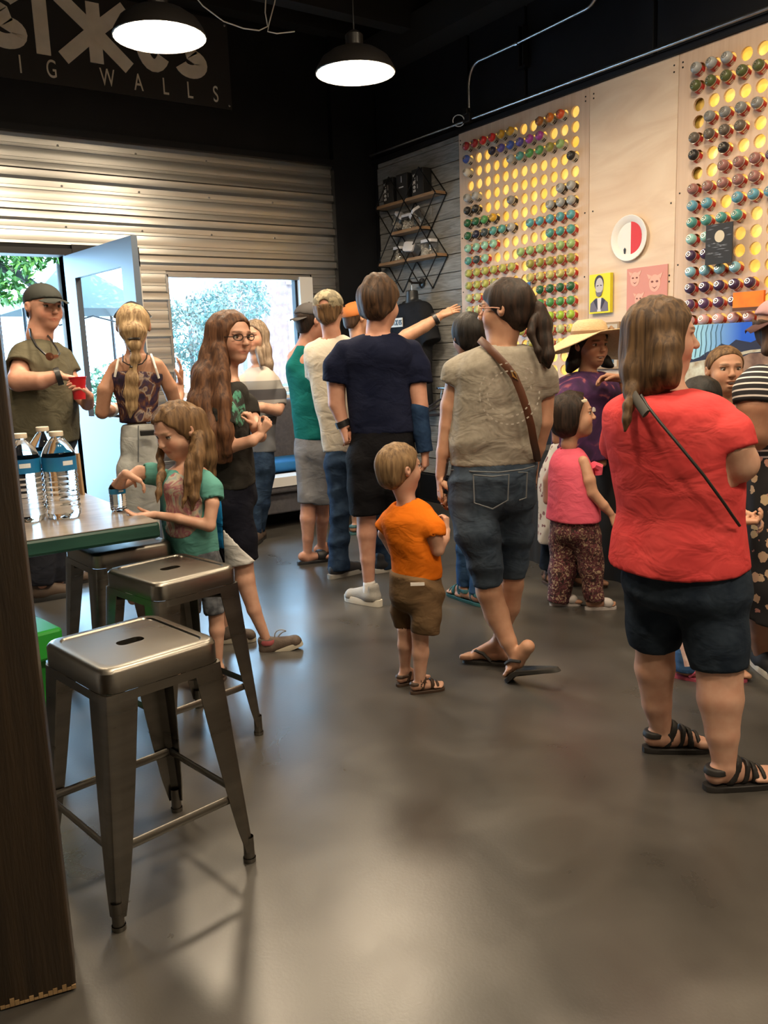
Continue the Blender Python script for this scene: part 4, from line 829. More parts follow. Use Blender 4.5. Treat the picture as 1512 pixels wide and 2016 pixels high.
class Field:
    def __init__(s, lo, hi, h):
        s.lo = np.array(lo, float); s.h = h; n = np.maximum(np.ceil((np.array(hi) - lo) / h).astype(int) + 1, 3)
        s.ax = [(s.lo[i] + h * np.arange(n[i])).astype(f32) for i in range(3)]; s.D = np.full(n, .12, f32)
    def box(s, lo, hi):
        sl = []
        for i in range(3):
            a = int(np.searchsorted(s.ax[i], lo[i])); b = int(np.searchsorted(s.ax[i], hi[i]))
            if b - a < 1: return None
            sl.append(slice(a, b))
        return tuple(sl)
    def xyz(s, sl): return s.ax[0][sl[0]][:, None, None], s.ax[1][sl[1]][None, :, None], s.ax[2][sl[2]][None, None, :]
    @staticmethod
    def dcone(X, Y, Z, a, b, ra, rb):
        ab = b - a; L2 = float(ab @ ab) + 1e-12
        px, py, pz = X - f32(a[0]), Y - f32(a[1]), Z - f32(a[2])
        t = np.clip((px * f32(ab[0]) + py * f32(ab[1]) + pz * f32(ab[2])) / f32(L2), 0, 1)
        qx, qy, qz = px - t * f32(ab[0]), py - t * f32(ab[1]), pz - t * f32(ab[2])
        return np.sqrt(qx * qx + qy * qy + qz * qz) - (f32(ra) + t * f32(rb - ra))
    @staticmethod
    def dell(X, Y, Z, c, r, R):
        px, py, pz = X - f32(c[0]), Y - f32(c[1]), Z - f32(c[2]); k0 = 0; k1 = 0
        for i in range(3):
            q = px * f32(R[0, i]) + py * f32(R[1, i]) + pz * f32(R[2, i]); e = q / f32(r[i]); k0 = k0 + e * e; g = e / f32(r[i]); k1 = k1 + g * g
        k0 = np.sqrt(k0); return k0 * (k0 - 1) / (np.sqrt(k1) + f32(1e-6))
    def mix(s, sl, d, k):
        A = s.D[sl]
        if k <= 0: s.D[sl] = np.minimum(A, d); return
        hh = np.clip(.5 + .5 * (A - d) / f32(k), 0, 1); s.D[sl] = A + (d - A) * hh - f32(k) * hh * (1 - hh)
    def run(s, ops):
        full = tuple(slice(0, n) for n in s.D.shape)
        for o in ops:
            t = o[0]
            if t == 'cone':
                m = .05 + o[5]; sl = s.box(np.minimum(o[1] - o[3], o[2] - o[4]) - m, np.maximum(o[1] + o[3], o[2] + o[4]) + m)
                if sl:
                    X, Y, Z = s.xyz(sl); d = s.dcone(X, Y, Z, o[1], o[2], o[3], o[4])
                    if o[6]: e = nrm(o[2] - o[1]); d = np.maximum(d, (X - o[2][0]) * e[0] + (Y - o[2][1]) * e[1] + (Z - o[2][2]) * e[2]).astype(f32)
                    s.mix(sl, d, o[5])
            elif t == 'ell':
                e = np.sqrt(((o[3] * o[2]) ** 2).sum(1)) + .05 + o[4]; sl = s.box(o[1] - e, o[1] + e)
                if sl: s.mix(sl, s.dell(*s.xyz(sl), o[1], o[2], o[3]), o[4])
            elif t == 'loft':
                S, p, rnd, k, rb = o[1:]; m = np.maximum(S[:, 3], S[:, 4]).max() + .05 + k
                sl = s.box((S[:, 1].min() - m, S[:, 2].min() - m, S[0, 0] - .05), (S[:, 1].max() + m, S[:, 2].max() + m, S[-1, 0] + .05))
                if not sl: continue
                X, Y, Z = s.xyz(sl); z = Z[0, 0]
                def ip(c):      # monotone-ish smooth interpolation
                    zz, v = S[:, 0], S[:, c]; d = np.gradient(v, zz) if len(zz) > 2 else np.full(len(zz), (v[-1] - v[0]) / (zz[-1] - zz[0]))
                    i = np.clip(np.searchsorted(zz, z) - 1, 0, len(zz) - 2); h_ = zz[i + 1] - zz[i]; u = np.clip((z - zz[i]) / h_, 0, 1)
                    return ((2 * u**3 - 3 * u**2 + 1) * v[i] + (u**3 - 2 * u**2 + u) * h_ * d[i] + (-2 * u**3 + 3 * u**2) * v[i + 1] + (u**3 - u**2) * h_ * d[i + 1]).astype(f32)[None, None, :]
                cx, cy, a, b, an = (ip(i) for i in range(1, 6)); px, py = X - cx, Y - cy
                ca, sa = np.cos(an), np.sin(an); lx = np.abs(px * ca + py * sa) / a; ly = np.abs(-px * sa + py * ca) / b
                d = ((lx ** f32(p) + ly ** f32(p)) ** f32(1 / p) - 1) * np.minimum(a, b)
                zt, zb = Z - f32(S[-1, 0]), f32(S[0, 0]) - Z
                if rnd > 0:
                    e = zt + f32(rnd); d2 = d + f32(rnd); d = np.sqrt(np.maximum(e, 0) ** 2 + np.maximum(d2, 0) ** 2) + np.minimum(np.maximum(e, d2), 0) - f32(rnd)
                    if rb > 0: e = zb + f32(rb); d2 = d + f32(rb); d = np.sqrt(np.maximum(e, 0) ** 2 + np.maximum(d2, 0) ** 2) + np.minimum(np.maximum(e, d2), 0) - f32(rb)
                    else: d = np.maximum(d, zb)
                else: d = np.maximum(d, np.maximum(zt, zb))
                s.mix(sl, d, k)
            elif t == 'cut':
                X, Y, Z = s.xyz(full); s.D = np.maximum(s.D, ((X - o[1][0]) * o[2][0] + (Y - o[1][1]) * o[2][1] + (Z - o[1][2]) * o[2][2]).astype(f32))
            elif t in ('hell', 'hcone'):
                if t == 'hell': e = np.sqrt(((o[3] * o[2]) ** 2).sum(1)) + .05; sl = s.box(o[1] - e, o[1] + e); k = o[4]
                else: e = max(o[3], o[4]) + .05; sl = s.box(np.minimum(o[1], o[2]) - e, np.maximum(o[1], o[2]) + e); k = o[5]
                if not sl: continue
                d = -(s.dell(*s.xyz(sl), *o[1:4]) if t == 'hell' else s.dcone(*s.xyz(sl), o[1], o[2], o[3], o[4])); A = s.D[sl]
                if k > 0: hh = np.clip(.5 - .5 * (A - d) / f32(k), 0, 1); s.D[sl] = A + (d - A) * hh + f32(k) * hh * (1 - hh)
                else: s.D[sl] = np.maximum(A, d)
            elif t == 'disp': s.D = s.D + o[1](*s.xyz(full)).astype(f32)
            elif t == 'cap': s.D = np.maximum(s.D, o[1](*s.xyz(full)).astype(f32))
        return s
    def sample(s, V):
        q = (V - s.lo) / s.h; i = np.floor(q).astype(int); n = np.array(s.D.shape)
        ok = ((i >= 0) & (i < n - 1)).all(1); i = np.clip(i, 0, n - 2); fq = np.clip(q - i, 0, 1); r = 0
        for a in (0, 1):
            for b in (0, 1):
                for c in (0, 1): r = r + s.D[i[:, 0] + a, i[:, 1] + b, i[:, 2] + c] * (fq[:, 0] if a else 1 - fq[:, 0]) * (fq[:, 1] if b else 1 - fq[:, 1]) * (fq[:, 2] if c else 1 - fq[:, 2])
        return np.where(ok, r, .12)
    def mesh(s):
        D = s.D; D = D.copy(); D[0], D[-1] = .12, .12; D[:, 0], D[:, -1] = .12, .12; D[:, :, 0], D[:, :, -1] = .12, .12
        I = D < 0; n = np.array(D.shape) - 1; cnt = np.zeros(n, np.int8)
        for a in (0, 1):
            for b in (0, 1):
                for c in (0, 1): cnt += I[a:a + n[0], b:b + n[1], c:c + n[2]]
        ii = np.argwhere((cnt > 0) & (cnt < 8)); idx = np.full(n, -1, np.int32); idx[tuple(ii.T)] = np.arange(len(ii))
        acc = np.zeros((len(ii), 3)); w_ = np.zeros(len(ii)); cor = {}
        for a in (0, 1):
            for b in (0, 1):
                for c in (0, 1): cor[a, b, c] = D[ii[:, 0] + a, ii[:, 1] + b, ii[:, 2] + c]
        for ax in range(3):
            for p in (0, 1):
                for q in (0, 1):
                    k0 = [0, 0, 0]; o1, o2 = [i for i in range(3) if i != ax]; k0[o1], k0[o2] = p, q; k1 = list(k0); k1[ax] = 1
                    d0, d1 = cor[tuple(k0)], cor[tuple(k1)]; m = (d0 < 0) != (d1 < 0); t = np.where(m, d0 / np.where(m, d0 - d1, 1), 0)
                    pt = np.tile(np.array(k0, float), (len(ii), 1)); pt[:, ax] = t; acc += pt * m[:, None]; w_ += m
        V = s.lo + s.h * (ii + acc / w_[:, None]); Q = []
        for ax in range(3):
            o1, o2 = [(1, 2), (2, 0), (0, 1)][ax]
            A = np.moveaxis(I, ax, 0); ch = A[:-1] != A[1:]; e = np.argwhere(np.moveaxis(ch, 0, ax)); e = e[(e[:, o1] > 0) & (e[:, o2] > 0) & (e[:, o1] < n[o1]) & (e[:, o2] < n[o2])]
            inside = I[tuple(e.T)]; c = []
            for d1, d2 in ((-1, -1), (0, -1), (0, 0), (-1, 0)):
                g = e.copy(); g[:, o1] += d1; g[:, o2] += d2; c.append(idx[tuple(g.T)])
            c = np.stack(c, 1); c = np.where(inside[:, None], c, c[:, ::-1]); Q.append(c)
        Q = np.concatenate(Q) if Q else np.zeros((0, 4), int); Q = Q[(Q >= 0).all(1)]
        return V, Q
def to_mesh(name, V, Q, col=None):
    me = bpy.data.meshes.new(name); me.vertices.add(len(V)); me.vertices.foreach_set('co', np.asarray(V, np.float32).ravel())
    me.loops.add(len(Q) * 4); me.loops.foreach_set('vertex_index', np.asarray(Q, np.int32).ravel()); me.polygons.add(len(Q))
    me.polygons.foreach_set('loop_start', np.arange(len(Q), dtype=np.int32) * 4); me.polygons.foreach_set('use_smooth', np.ones(len(Q), bool))
    if col is not None:
        at = me.attributes.new('Col', 'FLOAT_COLOR', 'POINT'); at.data.foreach_set('color', np.concatenate([col, np.ones((len(V), 1))], 1).astype(np.float32).ravel())
    me.update(calc_edges=True); me.validate(); return me
def compact(V, Q):
    u = np.unique(Q); m = np.full(len(V), -1); m[u] = np.arange(len(u)); return V[u], m[Q], u
def relax(V, Q, it=2, lam=.5):
    E = np.concatenate([Q[:, [0, 1]], Q[:, [1, 2]], Q[:, [2, 3]], Q[:, [3, 0]]]); E = np.concatenate([E, E[:, ::-1]])
    c = np.bincount(E[:, 0], minlength=len(V))[:, None].clip(1)
    for k in range(it):
        for l in (lam, -lam * .95):
            s_ = np.stack([np.bincount(E[:, 0], weights=V[E[:, 1], i], minlength=len(V)) for i in range(3)], 1) / c; V = V + l * (s_ - V)
    return V
def folds(amp, seed=0, fz=17., fx=9.):
    q = seed * 1.7
    def fn(X, Y, Z):
        w1 = 1 - 2 * np.abs(np.sin(f32(fz * .5) * Z + 1.3 * np.sin(f32(fx * .8) * X + q) + 1.1 * np.sin(f32(fx * .7) * Y + 2 * q) + q))
        w2 = 1 - 2 * np.abs(np.sin(f32(fx * 1.1) * (X * .7 + Y * .6) + f32(fz * .22) * Z + 1.2 * np.sin(f32(fz * .4) * Z + q) + 3 * q))
        w3 = np.sin(f32(5.) * Z + 3 * np.sin(4 * X + q) + 3 * np.sin(4 * Y - q))
        return f32(-amp * 1.9) * (.6 * np.clip(w1, -.5, 1) * (.55 + .45 * w3) + .5 * np.clip(w2, -.5, 1) * (.55 - .45 * w3))
    return fn
def strands(amp, fx=120., seed=0, wv=.8):
    q = seed * 2.1; wv = f32(wv)
    def fn(X, Y, Z): return f32(amp) * (np.sin(f32(fx) * X + wv * np.sin(9 * Z + q) + q) * .5 + np.sin(f32(fx) * Y + wv * np.sin(7 * Z + 2 * q)) * .5 + .35 * np.sin(f32(fx * .31) * (X - Y) + 1.5 * wv * np.sin(5 * Z + q)))
    return fn
# ---- materials that read the skin colour attribute
def skinmat():
    m, N, L, P = new_mat('skin'); a = N.new('ShaderNodeAttribute'); a.attribute_name = 'Col'
    tc = N.new('ShaderNodeTexCoord'); n = N.new('ShaderNodeTexNoise'); n.inputs['Scale'].default_value = 22; n.inputs['Detail'].default_value = 3; L.new(tc.outputs['Object'], n.inputs['Vector'])
    mx = N.new('ShaderNodeMix'); mx.data_type = 'RGBA'; mx.blend_type = 'MULTIPLY'; r = N.new('ShaderNodeValToRGB'); r.color_ramp.elements[0].color = (.90, .82, .80, 1); r.color_ramp.elements[1].color = (1, 1, 1, 1); r.color_ramp.elements[0].position = .35; r.color_ramp.elements[1].position = .65
    L.new(n.outputs['Fac'], r.inputs[0]); mx.inputs['Factor'].default_value = 1; L.new(a.outputs['Color'], mx.inputs['A']); L.new(r.outputs[0], mx.inputs['B']); L.new(mx.outputs['Result'], P.inputs['Base Color'])
    P.inputs['Roughness'].default_value = .5; P.inputs['Specular IOR Level'].default_value = .35; P.inputs['Subsurface Weight'].default_value = .0
    return m
MT['skin'] = skinmat()
SKIN = dict(fair=(.56, .33, .235), rosy=(.54, .29, .205), tan=(.43, .235, .15), warm=(.50, .285, .185), brown=(.42, .225, .14))
def hairmat(name, c1, c2, rough=.42, fx=70):
    m, N, L, P = new_mat(name); tc = N.new('ShaderNodeTexCoord'); mp = N.new('ShaderNodeMapping'); mp.inputs['Scale'].default_value = (1, 1, .07); L.new(tc.outputs['Object'], mp.inputs[0])
    n = N.new('ShaderNodeTexNoise'); n.inputs['Scale'].default_value = fx; n.inputs['Detail'].default_value = 4; n.inputs['Distortion'].default_value = .6; L.new(mp.outputs[0], n.inputs['Vector'])
    r = N.new('ShaderNodeValToRGB'); e = r.color_ramp.elements; e[0].position = .36; e[0].color = c4(c1); e[1].position = .66; e[1].color = c4(c2); L.new(n.outputs['Fac'], r.inputs[0]); L.new(r.outputs[0], P.inputs['Base Color'])
    b = N.new('ShaderNodeBump'); b.inputs['Strength'].default_value = .5; b.inputs['Distance'].default_value = .006; L.new(n.outputs['Fac'], b.inputs['Height']); L.new(b.outputs[0], P.inputs['Normal'])
    P.inputs['Roughness'].default_value = .6; P.inputs['Specular IOR Level'].default_value = .28; return m
def cloth(name, c, c2=None, rough=.9, sc=7, **k):
    c2 = c2 or tuple(min(1, x * 1.25 + .004) for x in c); return M(name, c, rough, col2=c2, scale=sc, spec=.12, bump=k.pop('bump', .4), bscale=k.pop('bscale', 9), bdist=k.pop('bdist', .03), bdis=k.pop('bdis', .5), bstretch=k.pop('bstretch', (1, 1, 1.6)), **k)
def eyemat():
    return [M('eye_white', (.62, .60, .57), .2), M('eye_iris', (.06, .04, .025), .15)]
MT['eye'] = eyemat(); MT['tooth'] = M('teeth', (.72, .68, .62), .3); MT['mouth'] = M('mouth_inside', (.10, .02, .02), .6)

# ---- posing from the photograph: a vertical plane through the person's standing point
class Pose:
    def __init__(s, bu, bv, name, label, group='people in the room', skin='fair'):
        s.B = onz(bu, bv); s.n = nrm([s.B[0], s.B[1], 0]); s.s = np.array([s.n[1], -s.n[0], 0]); s.dist = float(s.B @ s.n)
        s.root = tag(empty(name, tuple(s.B)), label, 'person', group); s.body = Shape(); s.fine = []; s.cover = []; s.skin = np.array(SKIN[skin]); s.tints = []; s.lift = 0
    def P(s, u, v, dd=0.):
        d = ray(u, v); return CC + d * ((s.B @ s.n + dd) / (d @ s.n))
    def m(s, px, dd=0.): return px * (s.dist + dd) / FPX
    def dir(s, a, pitch=0.): a, p = math.radians(a), math.radians(pitch); return (s.n * math.cos(a) + s.s * math.sin(a)) * math.cos(p) + np.array([0, 0, math.sin(p)])
    def secs(s, L, phi, q=.66, ease=0.):
        out = []
        for r in L:                       # (v, uL, uR[, dd[, q]])
            v, a, b = r[:3]; dd = r[3] if len(r) > 3 else 0; qq = r[4] if len(r) > 4 else q
            c = s.P((a + b) / 2, v, dd); w = s.m((b - a) / 2, dd); ph = math.radians(phi)
            A = w / math.sqrt(math.cos(ph) ** 2 + (qq * math.sin(ph)) ** 2)
            rt = nrm(s.s * math.cos(ph) - s.n * math.sin(ph)); an = math.atan2(rt[1], rt[0])
            out.append((c[2], c[0], c[1], A + ease, A * qq + ease, an))
        # keep the angle continuous
        return out
    def pts(s, L): return [(s.P(*r[:2], r[2]), s.m(r[3], r[2])) for r in L]     # (u, v, dd, rpx)
    # -------- object makers
    def add(s, name, shape, h, m, rel=1, parent=None, hide_in=None):
        F = shape if isinstance(shape, Field) else shape.field(h); V, Q = F.mesh()
        if rel: V = relax(V, Q, rel)
        o = link(name, to_mesh(name, V - s.B, Q), m, parent or s.root)
        return o, F
    def mb(s, name, mb, m, parent=None, **k):
        o = mb.build(name, m, **k); o.data.transform(Matrix.Translation(-Vector(s.B))); o.parent = parent or s.root; return o
    # -------- head
    def head(s, u, v, Hpx, yaw, pitch=0, dd=0, roll=0, eyes=False, mouth='closed', wide=1.0, child=0, ears=(1, 1), brow=(.10, .06, .035), gaze=0):
        c = s.P(u, v, dd); H = s.m(Hpx, dd); f = s.dir(yaw, pitch); up = np.array([0, 0, 1.]); r = nrm(np.cross(f, up)); up = np.cross(r, f)
        if roll: a = math.radians(roll); r, up = r * math.cos(a) + up * math.sin(a), up * math.cos(a) - r * math.sin(a)
        R = basis(r, f, up); s.hd = (c, H, R, f, r, up); T = lambda x, y, z: c + R @ (np.array([x, y, z]) * H)
        s.T = T; E = lambda x, y, z, a, b, d, k=.03: s.body.ell(T(x, y, z), np.array([a, b, d]) * H, R, k * H)
        ck = .02 * child
        E(0, -.06, .13 + ck, .345 * wide, .425, .375); E(0, .07, -.14, (.275 + ck) * wide, .285, .33, .10); E(0, .20, -.36, .12 * wide, .13, .11, .12)
        for q in (-1, 1): E(q * .15, .20, -.12, .12, .13, .13, .10)                           # cheeks
        E(0, .315, .115, .21, .075, .05, .06)
        s.body.cone(T(0, .355, .06), T(0, .43 - ck, -.085), .032 * H, .05 * H, .05 * H); E(0, .435 - ck, -.10, .05, .045, .04, .03)
        for q in (-1, 1): E(q * .045, .405, -.112, .03, .035, .026, .02)
        for q in (-1, 1): s.body.hole_ell(T(q * .145, .43, .035), np.array([.085, .09, .05]) * H, R, .05 * H)
        for q in (-1, 1): E(q * .145, .305, .082, .085, .05, .022, .02)
        if mouth == 'open':
            E(0, .355, -.225, .105, .045, .024, .02); E(0, .335, -.325, .09, .05, .030, .02); s.body.hole_ell(T(0, .40, -.272), np.array([.085, .10, .034]) * H, R, .012 * H)
        else: E(0, .322, -.232, .125, .042, .022, .03); E(0, .318, -.272, .105, .042, .024, .03); s.body.hole_ell(T(0, .375, -.252), np.array([.12, .025, .006]) * H, R, .008 * H)
        for q, on in zip((-1, 1), ears):
            if on: E(q * .345 * wide, -.05, .005, .03, .075, .12, .03); E(q * .375 * wide, -.065, .02, .028, .06, .10, .02); s.body.hole_ell(T(q * .40 * wide, -.045, .02), np.array([.03, .035, .06]) * H, R, .02 * H)
        s.fine.append((c - H * .68, c + H * .68, H * .0195))
        lipc = np.array([.62, .30, .27])
        s.tints.append((T(0, .36, -.252), R, np.array([.135, .12, .042]) * H, s.skin * np.array([.82, .60, .58]), .9)); s.tints.append((T(0, .36, -.253), R, np.array([.10, .12, .010]) * H, s.skin * np.array([.45, .25, .25]), .6 if mouth == 'closed' else 0))
        for q in (-1, 1): s.tints.append((T(q * .145, .34, .125), R, np.array([.105, .10, .024]) * H, np.array(brow), .85)); s.tints.append((T(q * .17, .30, -.13), R, np.array([.12, .14, .11]) * H, s.skin * np.array([1.05, .84, .80]), .6))
        if eyes:
            sph = lambda rx, ry, rz, c, n=14, m_=8, mi=0: MBs.rings([[c + R @ (np.array([rx * math.sin(t) * math.cos(a), ry * math.cos(t), rz * math.sin(t) * math.sin(a)]) * H) for a in np.arange(n) * 2 * math.pi / n] for t in np.linspace(.02, math.pi - .02, m_)], True, False, mi)
            for q in (-1, 1):
                MBs = MB(); sph(.070, .045, .034, T(q * .140, .293, .030)); sph(.031, .020, .032, T(q * .140 + gaze * .02, .326, .031), mi=1)
                s.mb('eye', MBs, MT['eye'], smooth='all')
                lash = [T(q * .140 + x, .340 - 6.5 * x * x, .060 - 5.2 * x * x) for x in np.linspace(-.070, .070, 7)]
                s.mb('eyelid_line', MB().tube(lash, .0065 * H, 5), MT['lash'])
        if mouth == 'open':
            s.mb('teeth', MB().box(T(0, .345, -.252), (.13 * H, .03 * H, .028 * H), R), MT['tooth'], bevel=.004); s.mb('mouth_inside', MB().box(T(0, .30, -.275), (.16 * H, .04 * H, .07 * H), R), MT['mouth'])
        return T
    def neck(s, u, v, dd, rpx, back=-.10):
        p = s.P(u, v, dd); r = s.m(rpx, dd); s.body.cone(s.T(0, back, -.15), p, r * .98, r * 1.12, .03); s.nk = (p, r); return p
    # -------- hands
    def hand(s, wrist, d, n, L, curl=.5, side=1, spread=1., thumb=.6, curls=None):
        d = nrm(d); n = np.array(n, float); n = nrm(n - d * (n @ d)); l = np.cross(d, n) * side; b = s.body
        rw = .145 * L
        for off in (.15, .05, -.05, -.14): b.cone(wrist + d * .03 * L, wrist + d * .50 * L + l * off * L, .12 * L, .082 * L, .03 * L)
        for i, (off, ln) in enumerate(((.155, .40), (.052, .455), (-.052, .42), (-.145, .33))):
            c = (curls[i] if curls else curl); p = wrist + d * .50 * L + l * off * L; dd_ = nrm(d + l * off * .55 * spread); ang = 0; r0 = .052 * L
            for k, (fr, cc) in enumerate(((.46, .75), (.30, 1.05), (.24, .75))):
                ang += c * cc; q = p + (dd_ * math.cos(ang) + n * math.sin(ang)) * ln * L * fr; b.cone(p, q, r0, r0 * .92, .008 * L); p = q; r0 *= .92
        p0 = wrist + d * .14 * L + l * .13 * L; t1 = nrm(d * .75 + l * .75 + n * .35); p1 = p0 + t1 * .22 * L; t2 = nrm(d * (.95) + l * (.35 - .5 * thumb) + n * (.2 + .5 * thumb)); p2 = p1 + t2 * .17 * L; p3 = p2 + nrm(t2 + n * .3 * thumb) * .12 * L
        b.cone(p0, p1, .085 * L, .062 * L, .04 * L); b.cone(p1, p2, .06 * L, .052 * L, .012 * L); b.cone(p2, p3, .052 * L, .042 * L, .01 * L)
        s.fine.append((wrist - L * 1.0, wrist + L * 1.0, max(.0034, L * .024))) if False else s.fine.append((np.minimum(wrist, wrist + d * L) - .5 * L, np.maximum(wrist, wrist + d * L) + .5 * L, max(.0036, L * .024)))
    def arm(s, L, side=1, hand=None, k=.009):
        P = s.pts(L); B0 = [(P[0][0] - np.array([0, 0, .38 * P[0][1]]), P[0][1] * .70)] + [(a, r) for a, r in P[1:]]; s.body.chain(B0, k); s.body.cone(B0[0][0], s.nk[0] * .55 + B0[0][0] * .45 - np.array([0, 0, .07]), B0[0][1] * .8, B0[0][1] * .8, .01)
        if hand:
            w = P[-1][0]; d = hand.get('d'); d = nrm(P[-1][0] - P[-2][0]) if d is None else d
            s.hand(w, d, hand['n'], hand['L'], hand.get('curl', .45), hand.get('side', side), hand.get('spread', 1.), hand.get('thumb', .6), hand.get('curls'))
        return P
    def leg(s, L, k=.012):
        P = s.pts(L); s.body.chain(P, k); lo = [o for o in s.body.ops if o[0] == 'loft']
        if lo: q = lo[0][1][0]; s.body.cone(P[0][0], (q[1], q[2], q[0] + .05), P[0][1] * .75, min(q[3], q[4]) * .5, .01)
        return P
    # -------- feet
    def footframe(s, ankle, phi, pitch=0):
        f = s.dir(phi, pitch); r = nrm(np.cross(f, [0, 0, 1.])); up = np.cross(r, f); return f, r, up
    def bare(s, ankle, phi, L, side, pitch=0, ha=None, toes=True):
        f, r, up = s.footframe(ankle, phi, pitch); G = ankle - up * (ha or .30 * L); G[2] += .075 * L - (G + (f * .62 * L if pitch < 0 else 0))[2]; s.ft = (G, f, r, up, L); b = s.body; Q = lambda x, y, z: G + r * x * L + f * y * L + up * z * L
        b.cone(ankle, Q(0, -.13, .14), .115 * L, .115 * L, .05 * L); b.cone(Q(0, -.13, .125), Q(0, .1, .15), .115 * L, .10 * L, .05 * L); b.cone(ankle, Q(side * -.02, .40, .12), .13 * L, .085 * L, .06 * L); b.cone(Q(-.06, .42, .075), Q(.06, .44, .075), .075 * L, .075 * L, .05 * L); b.cone(Q(0, .05, .10), Q(0, .42, .085), .11 * L, .085 * L, .05 * L)
        if toes:
            for i, (x, y, rr) in enumerate(((-.125, .66, .060), (-.045, .655, .042), (.02, .63, .040), (.08, .595, .038), (.13, .55, .036))): b.cone(Q(-x * -side * -1 if False else x * side, y - .17, .065), Q(x * side * 1.02, y, .05), rr * L * 1.05, rr * L, .012 * L)
        s.fine.append((G - np.array([.9, .9, .2]) * L, G + np.array([.9, .9, .5]) * L, max(.005, L * .024)))
        return Q
    def sole(s, Q, L, w=.17, th=.075, z0=-.075, y0=-.22, y1=.60, m=None, name='sole', parent=None):
        b = MB(); out = []
        for k in range(28):
            a = 2 * math.pi * k / 28; yy = (y0 + y1) / 2 + (y1 - y0 + .12) / 2 * math.sin(a); wv = w * (1 + .22 * math.sin(a) - .12 * math.cos(2 * a)); out.append((wv * math.cos(a) * (abs(math.cos(a)) ** -.35 if abs(math.cos(a)) > .02 else 1), yy))
        b.rings([[Q(x, y, z0) for x, y in out], [Q(x * 1.02, y, z0 + th * .9) for x, y in out], [Q(x * .97, y, z0 + th) for x, y in out]])
        return s.mb(name, b, m or MT['rubber'], parent, smooth=True)
    def shoe(s, ankle, phi, L, m, msole, pitch=0, ha=None, high=.0, name='shoe', sole_h=.11, lace=None):
        f, r, up = s.footframe(ankle, phi, pitch); ha = ha or .36 * L; G = ankle - up * ha
        if pitch == 0: G = np.array([ankle[0], ankle[1], .001])
        Q = lambda x, y, z: G + r * x * L + f * y * L + up * z * L
        S = Shape(); k = .05 * L
        S.cone(Q(0, -.12, .17), Q(0, .0, .17), .135 * L, .14 * L, k); S.cone(Q(0, -.10, .20), Q(0, -.09, .36 + high), .125 * L, .125 * L, k); S.cone(Q(0, .0, .18), Q(0, .50, .12), .145 * L, .125 * L, k); S.cone(Q(0, .02, .30 + high), Q(0, .34, .17), .10 * L, .11 * L, k); S.cone(Q(-.035, .48, .11), Q(.035, .52, .11), .125 * L, .12 * L, k)
        S.cut(Q(0, 0, sole_h * .55), -up); S.hole_cone(Q(0, -.06, .34 + high), Q(0, -.04, .6), .085 * L, .09 * L, .01)
        o, F = s.add(name, S, max(.0045, L * .022), m); s.sole(Q, L, .152, sole_h, 0.0, -.235, .585, msole, 'sole', o)
        if lace is not None:
            b = MB()
            for t in (.12, .19, .26, .33): b.tube([Q(-.075, t, .33 - t * .32 + high * .5), Q(0, t + .01, .385 - t * .36 + high * .5), Q(.075, t, .33 - t * .32 + high * .5)], .011 * L, 5)
            s.mb('laces', b, lace, o)
        s.Qs = Q; return o, Q
    def strap(s, Fb, planes, m, name='strap', t=.006, parent=None, box=None):
        # bands of the bare foot: inside |n.(p-c)| < w/2
        V, Q_ = None, None
    # -------- finish the body mesh
    def finish(s, h=.0095, covers=()):
        F = s.body.field(h); V, Q = F.mesh(); V = relax(V, Q, 1); Vs, Qs, off = [], [], 0
        def inside(V, lo, hi): return ((V > lo) & (V < hi)).all(1)
        keep = np.ones(len(Q), bool)
        for lo, hi, hh in s.fine: keep &= ~inside(V, lo + .02, hi - .02)[Q].all(1)
        Vs.append(V); Qs.append(Q[keep]); off = len(V)
        done = []
        for lo, hi, hh in s.fine:
            f = s.body.field(hh, lo, hi); v, q = f.mesh(); v = relax(v, q, 1)
            k = np.ones(len(q), bool); b = np.array([f.ax[i][[0, -1]] for i in range(3)]); k &= inside(v, b[:, 0] + hh * 2.2, b[:, 1] - hh * 2.2)[q].all(1) if False else inside(v, np.maximum(lo, b[:, 0]) + hh * 2.1, np.minimum(hi, b[:, 1]) - hh * 2.1)[q].all(1)
            for l2, h2 in done: k &= ~inside(v, l2 + .01, h2 - .01)[q].all(1)
            Vs.append(v); Qs.append(q[k] + off); off += len(v); done.append((lo, hi))
        V = np.concatenate(Vs); Q = np.concatenate(Qs)
        V, Q, _ = compact(V, Q)
        for G, th in s.cover:
            for it in range(2):
                d = G.sample(V); low = G.sample(V - np.array([0, 0, .03])); m = (d < th) & (d > -.014) & ((low < .02) | (th <= 0)); vi = np.where(m)[0]
                if len(vi):
                    e = h * 1.0; g = np.stack([F.sample(V[vi] + e * np.eye(3)[i]) - F.sample(V[vi] - e * np.eye(3)[i]) for i in range(3)], 1); g /= np.linalg.norm(g, axis=1)[:, None] + 1e-6
                    V[vi] -= g * np.clip(d[vi] + .014, 0, .03)[:, None]
        col = np.tile(s.skin, (len(V), 1))
        for c, R, r, cc, a in s.tints:
            d = np.sqrt((((V - c) @ R / r) ** 2).sum(1)); wgt = np.clip((1.15 - d) / .35, 0, 1)[:, None] * a; col = col * (1 - wgt) + cc * wgt
        o = link('body', to_mesh('body', V - s.B, Q, col), MT['skin'], s.root); return o
MT['lash'] = M('lash', (.02, .014, .01), .6)
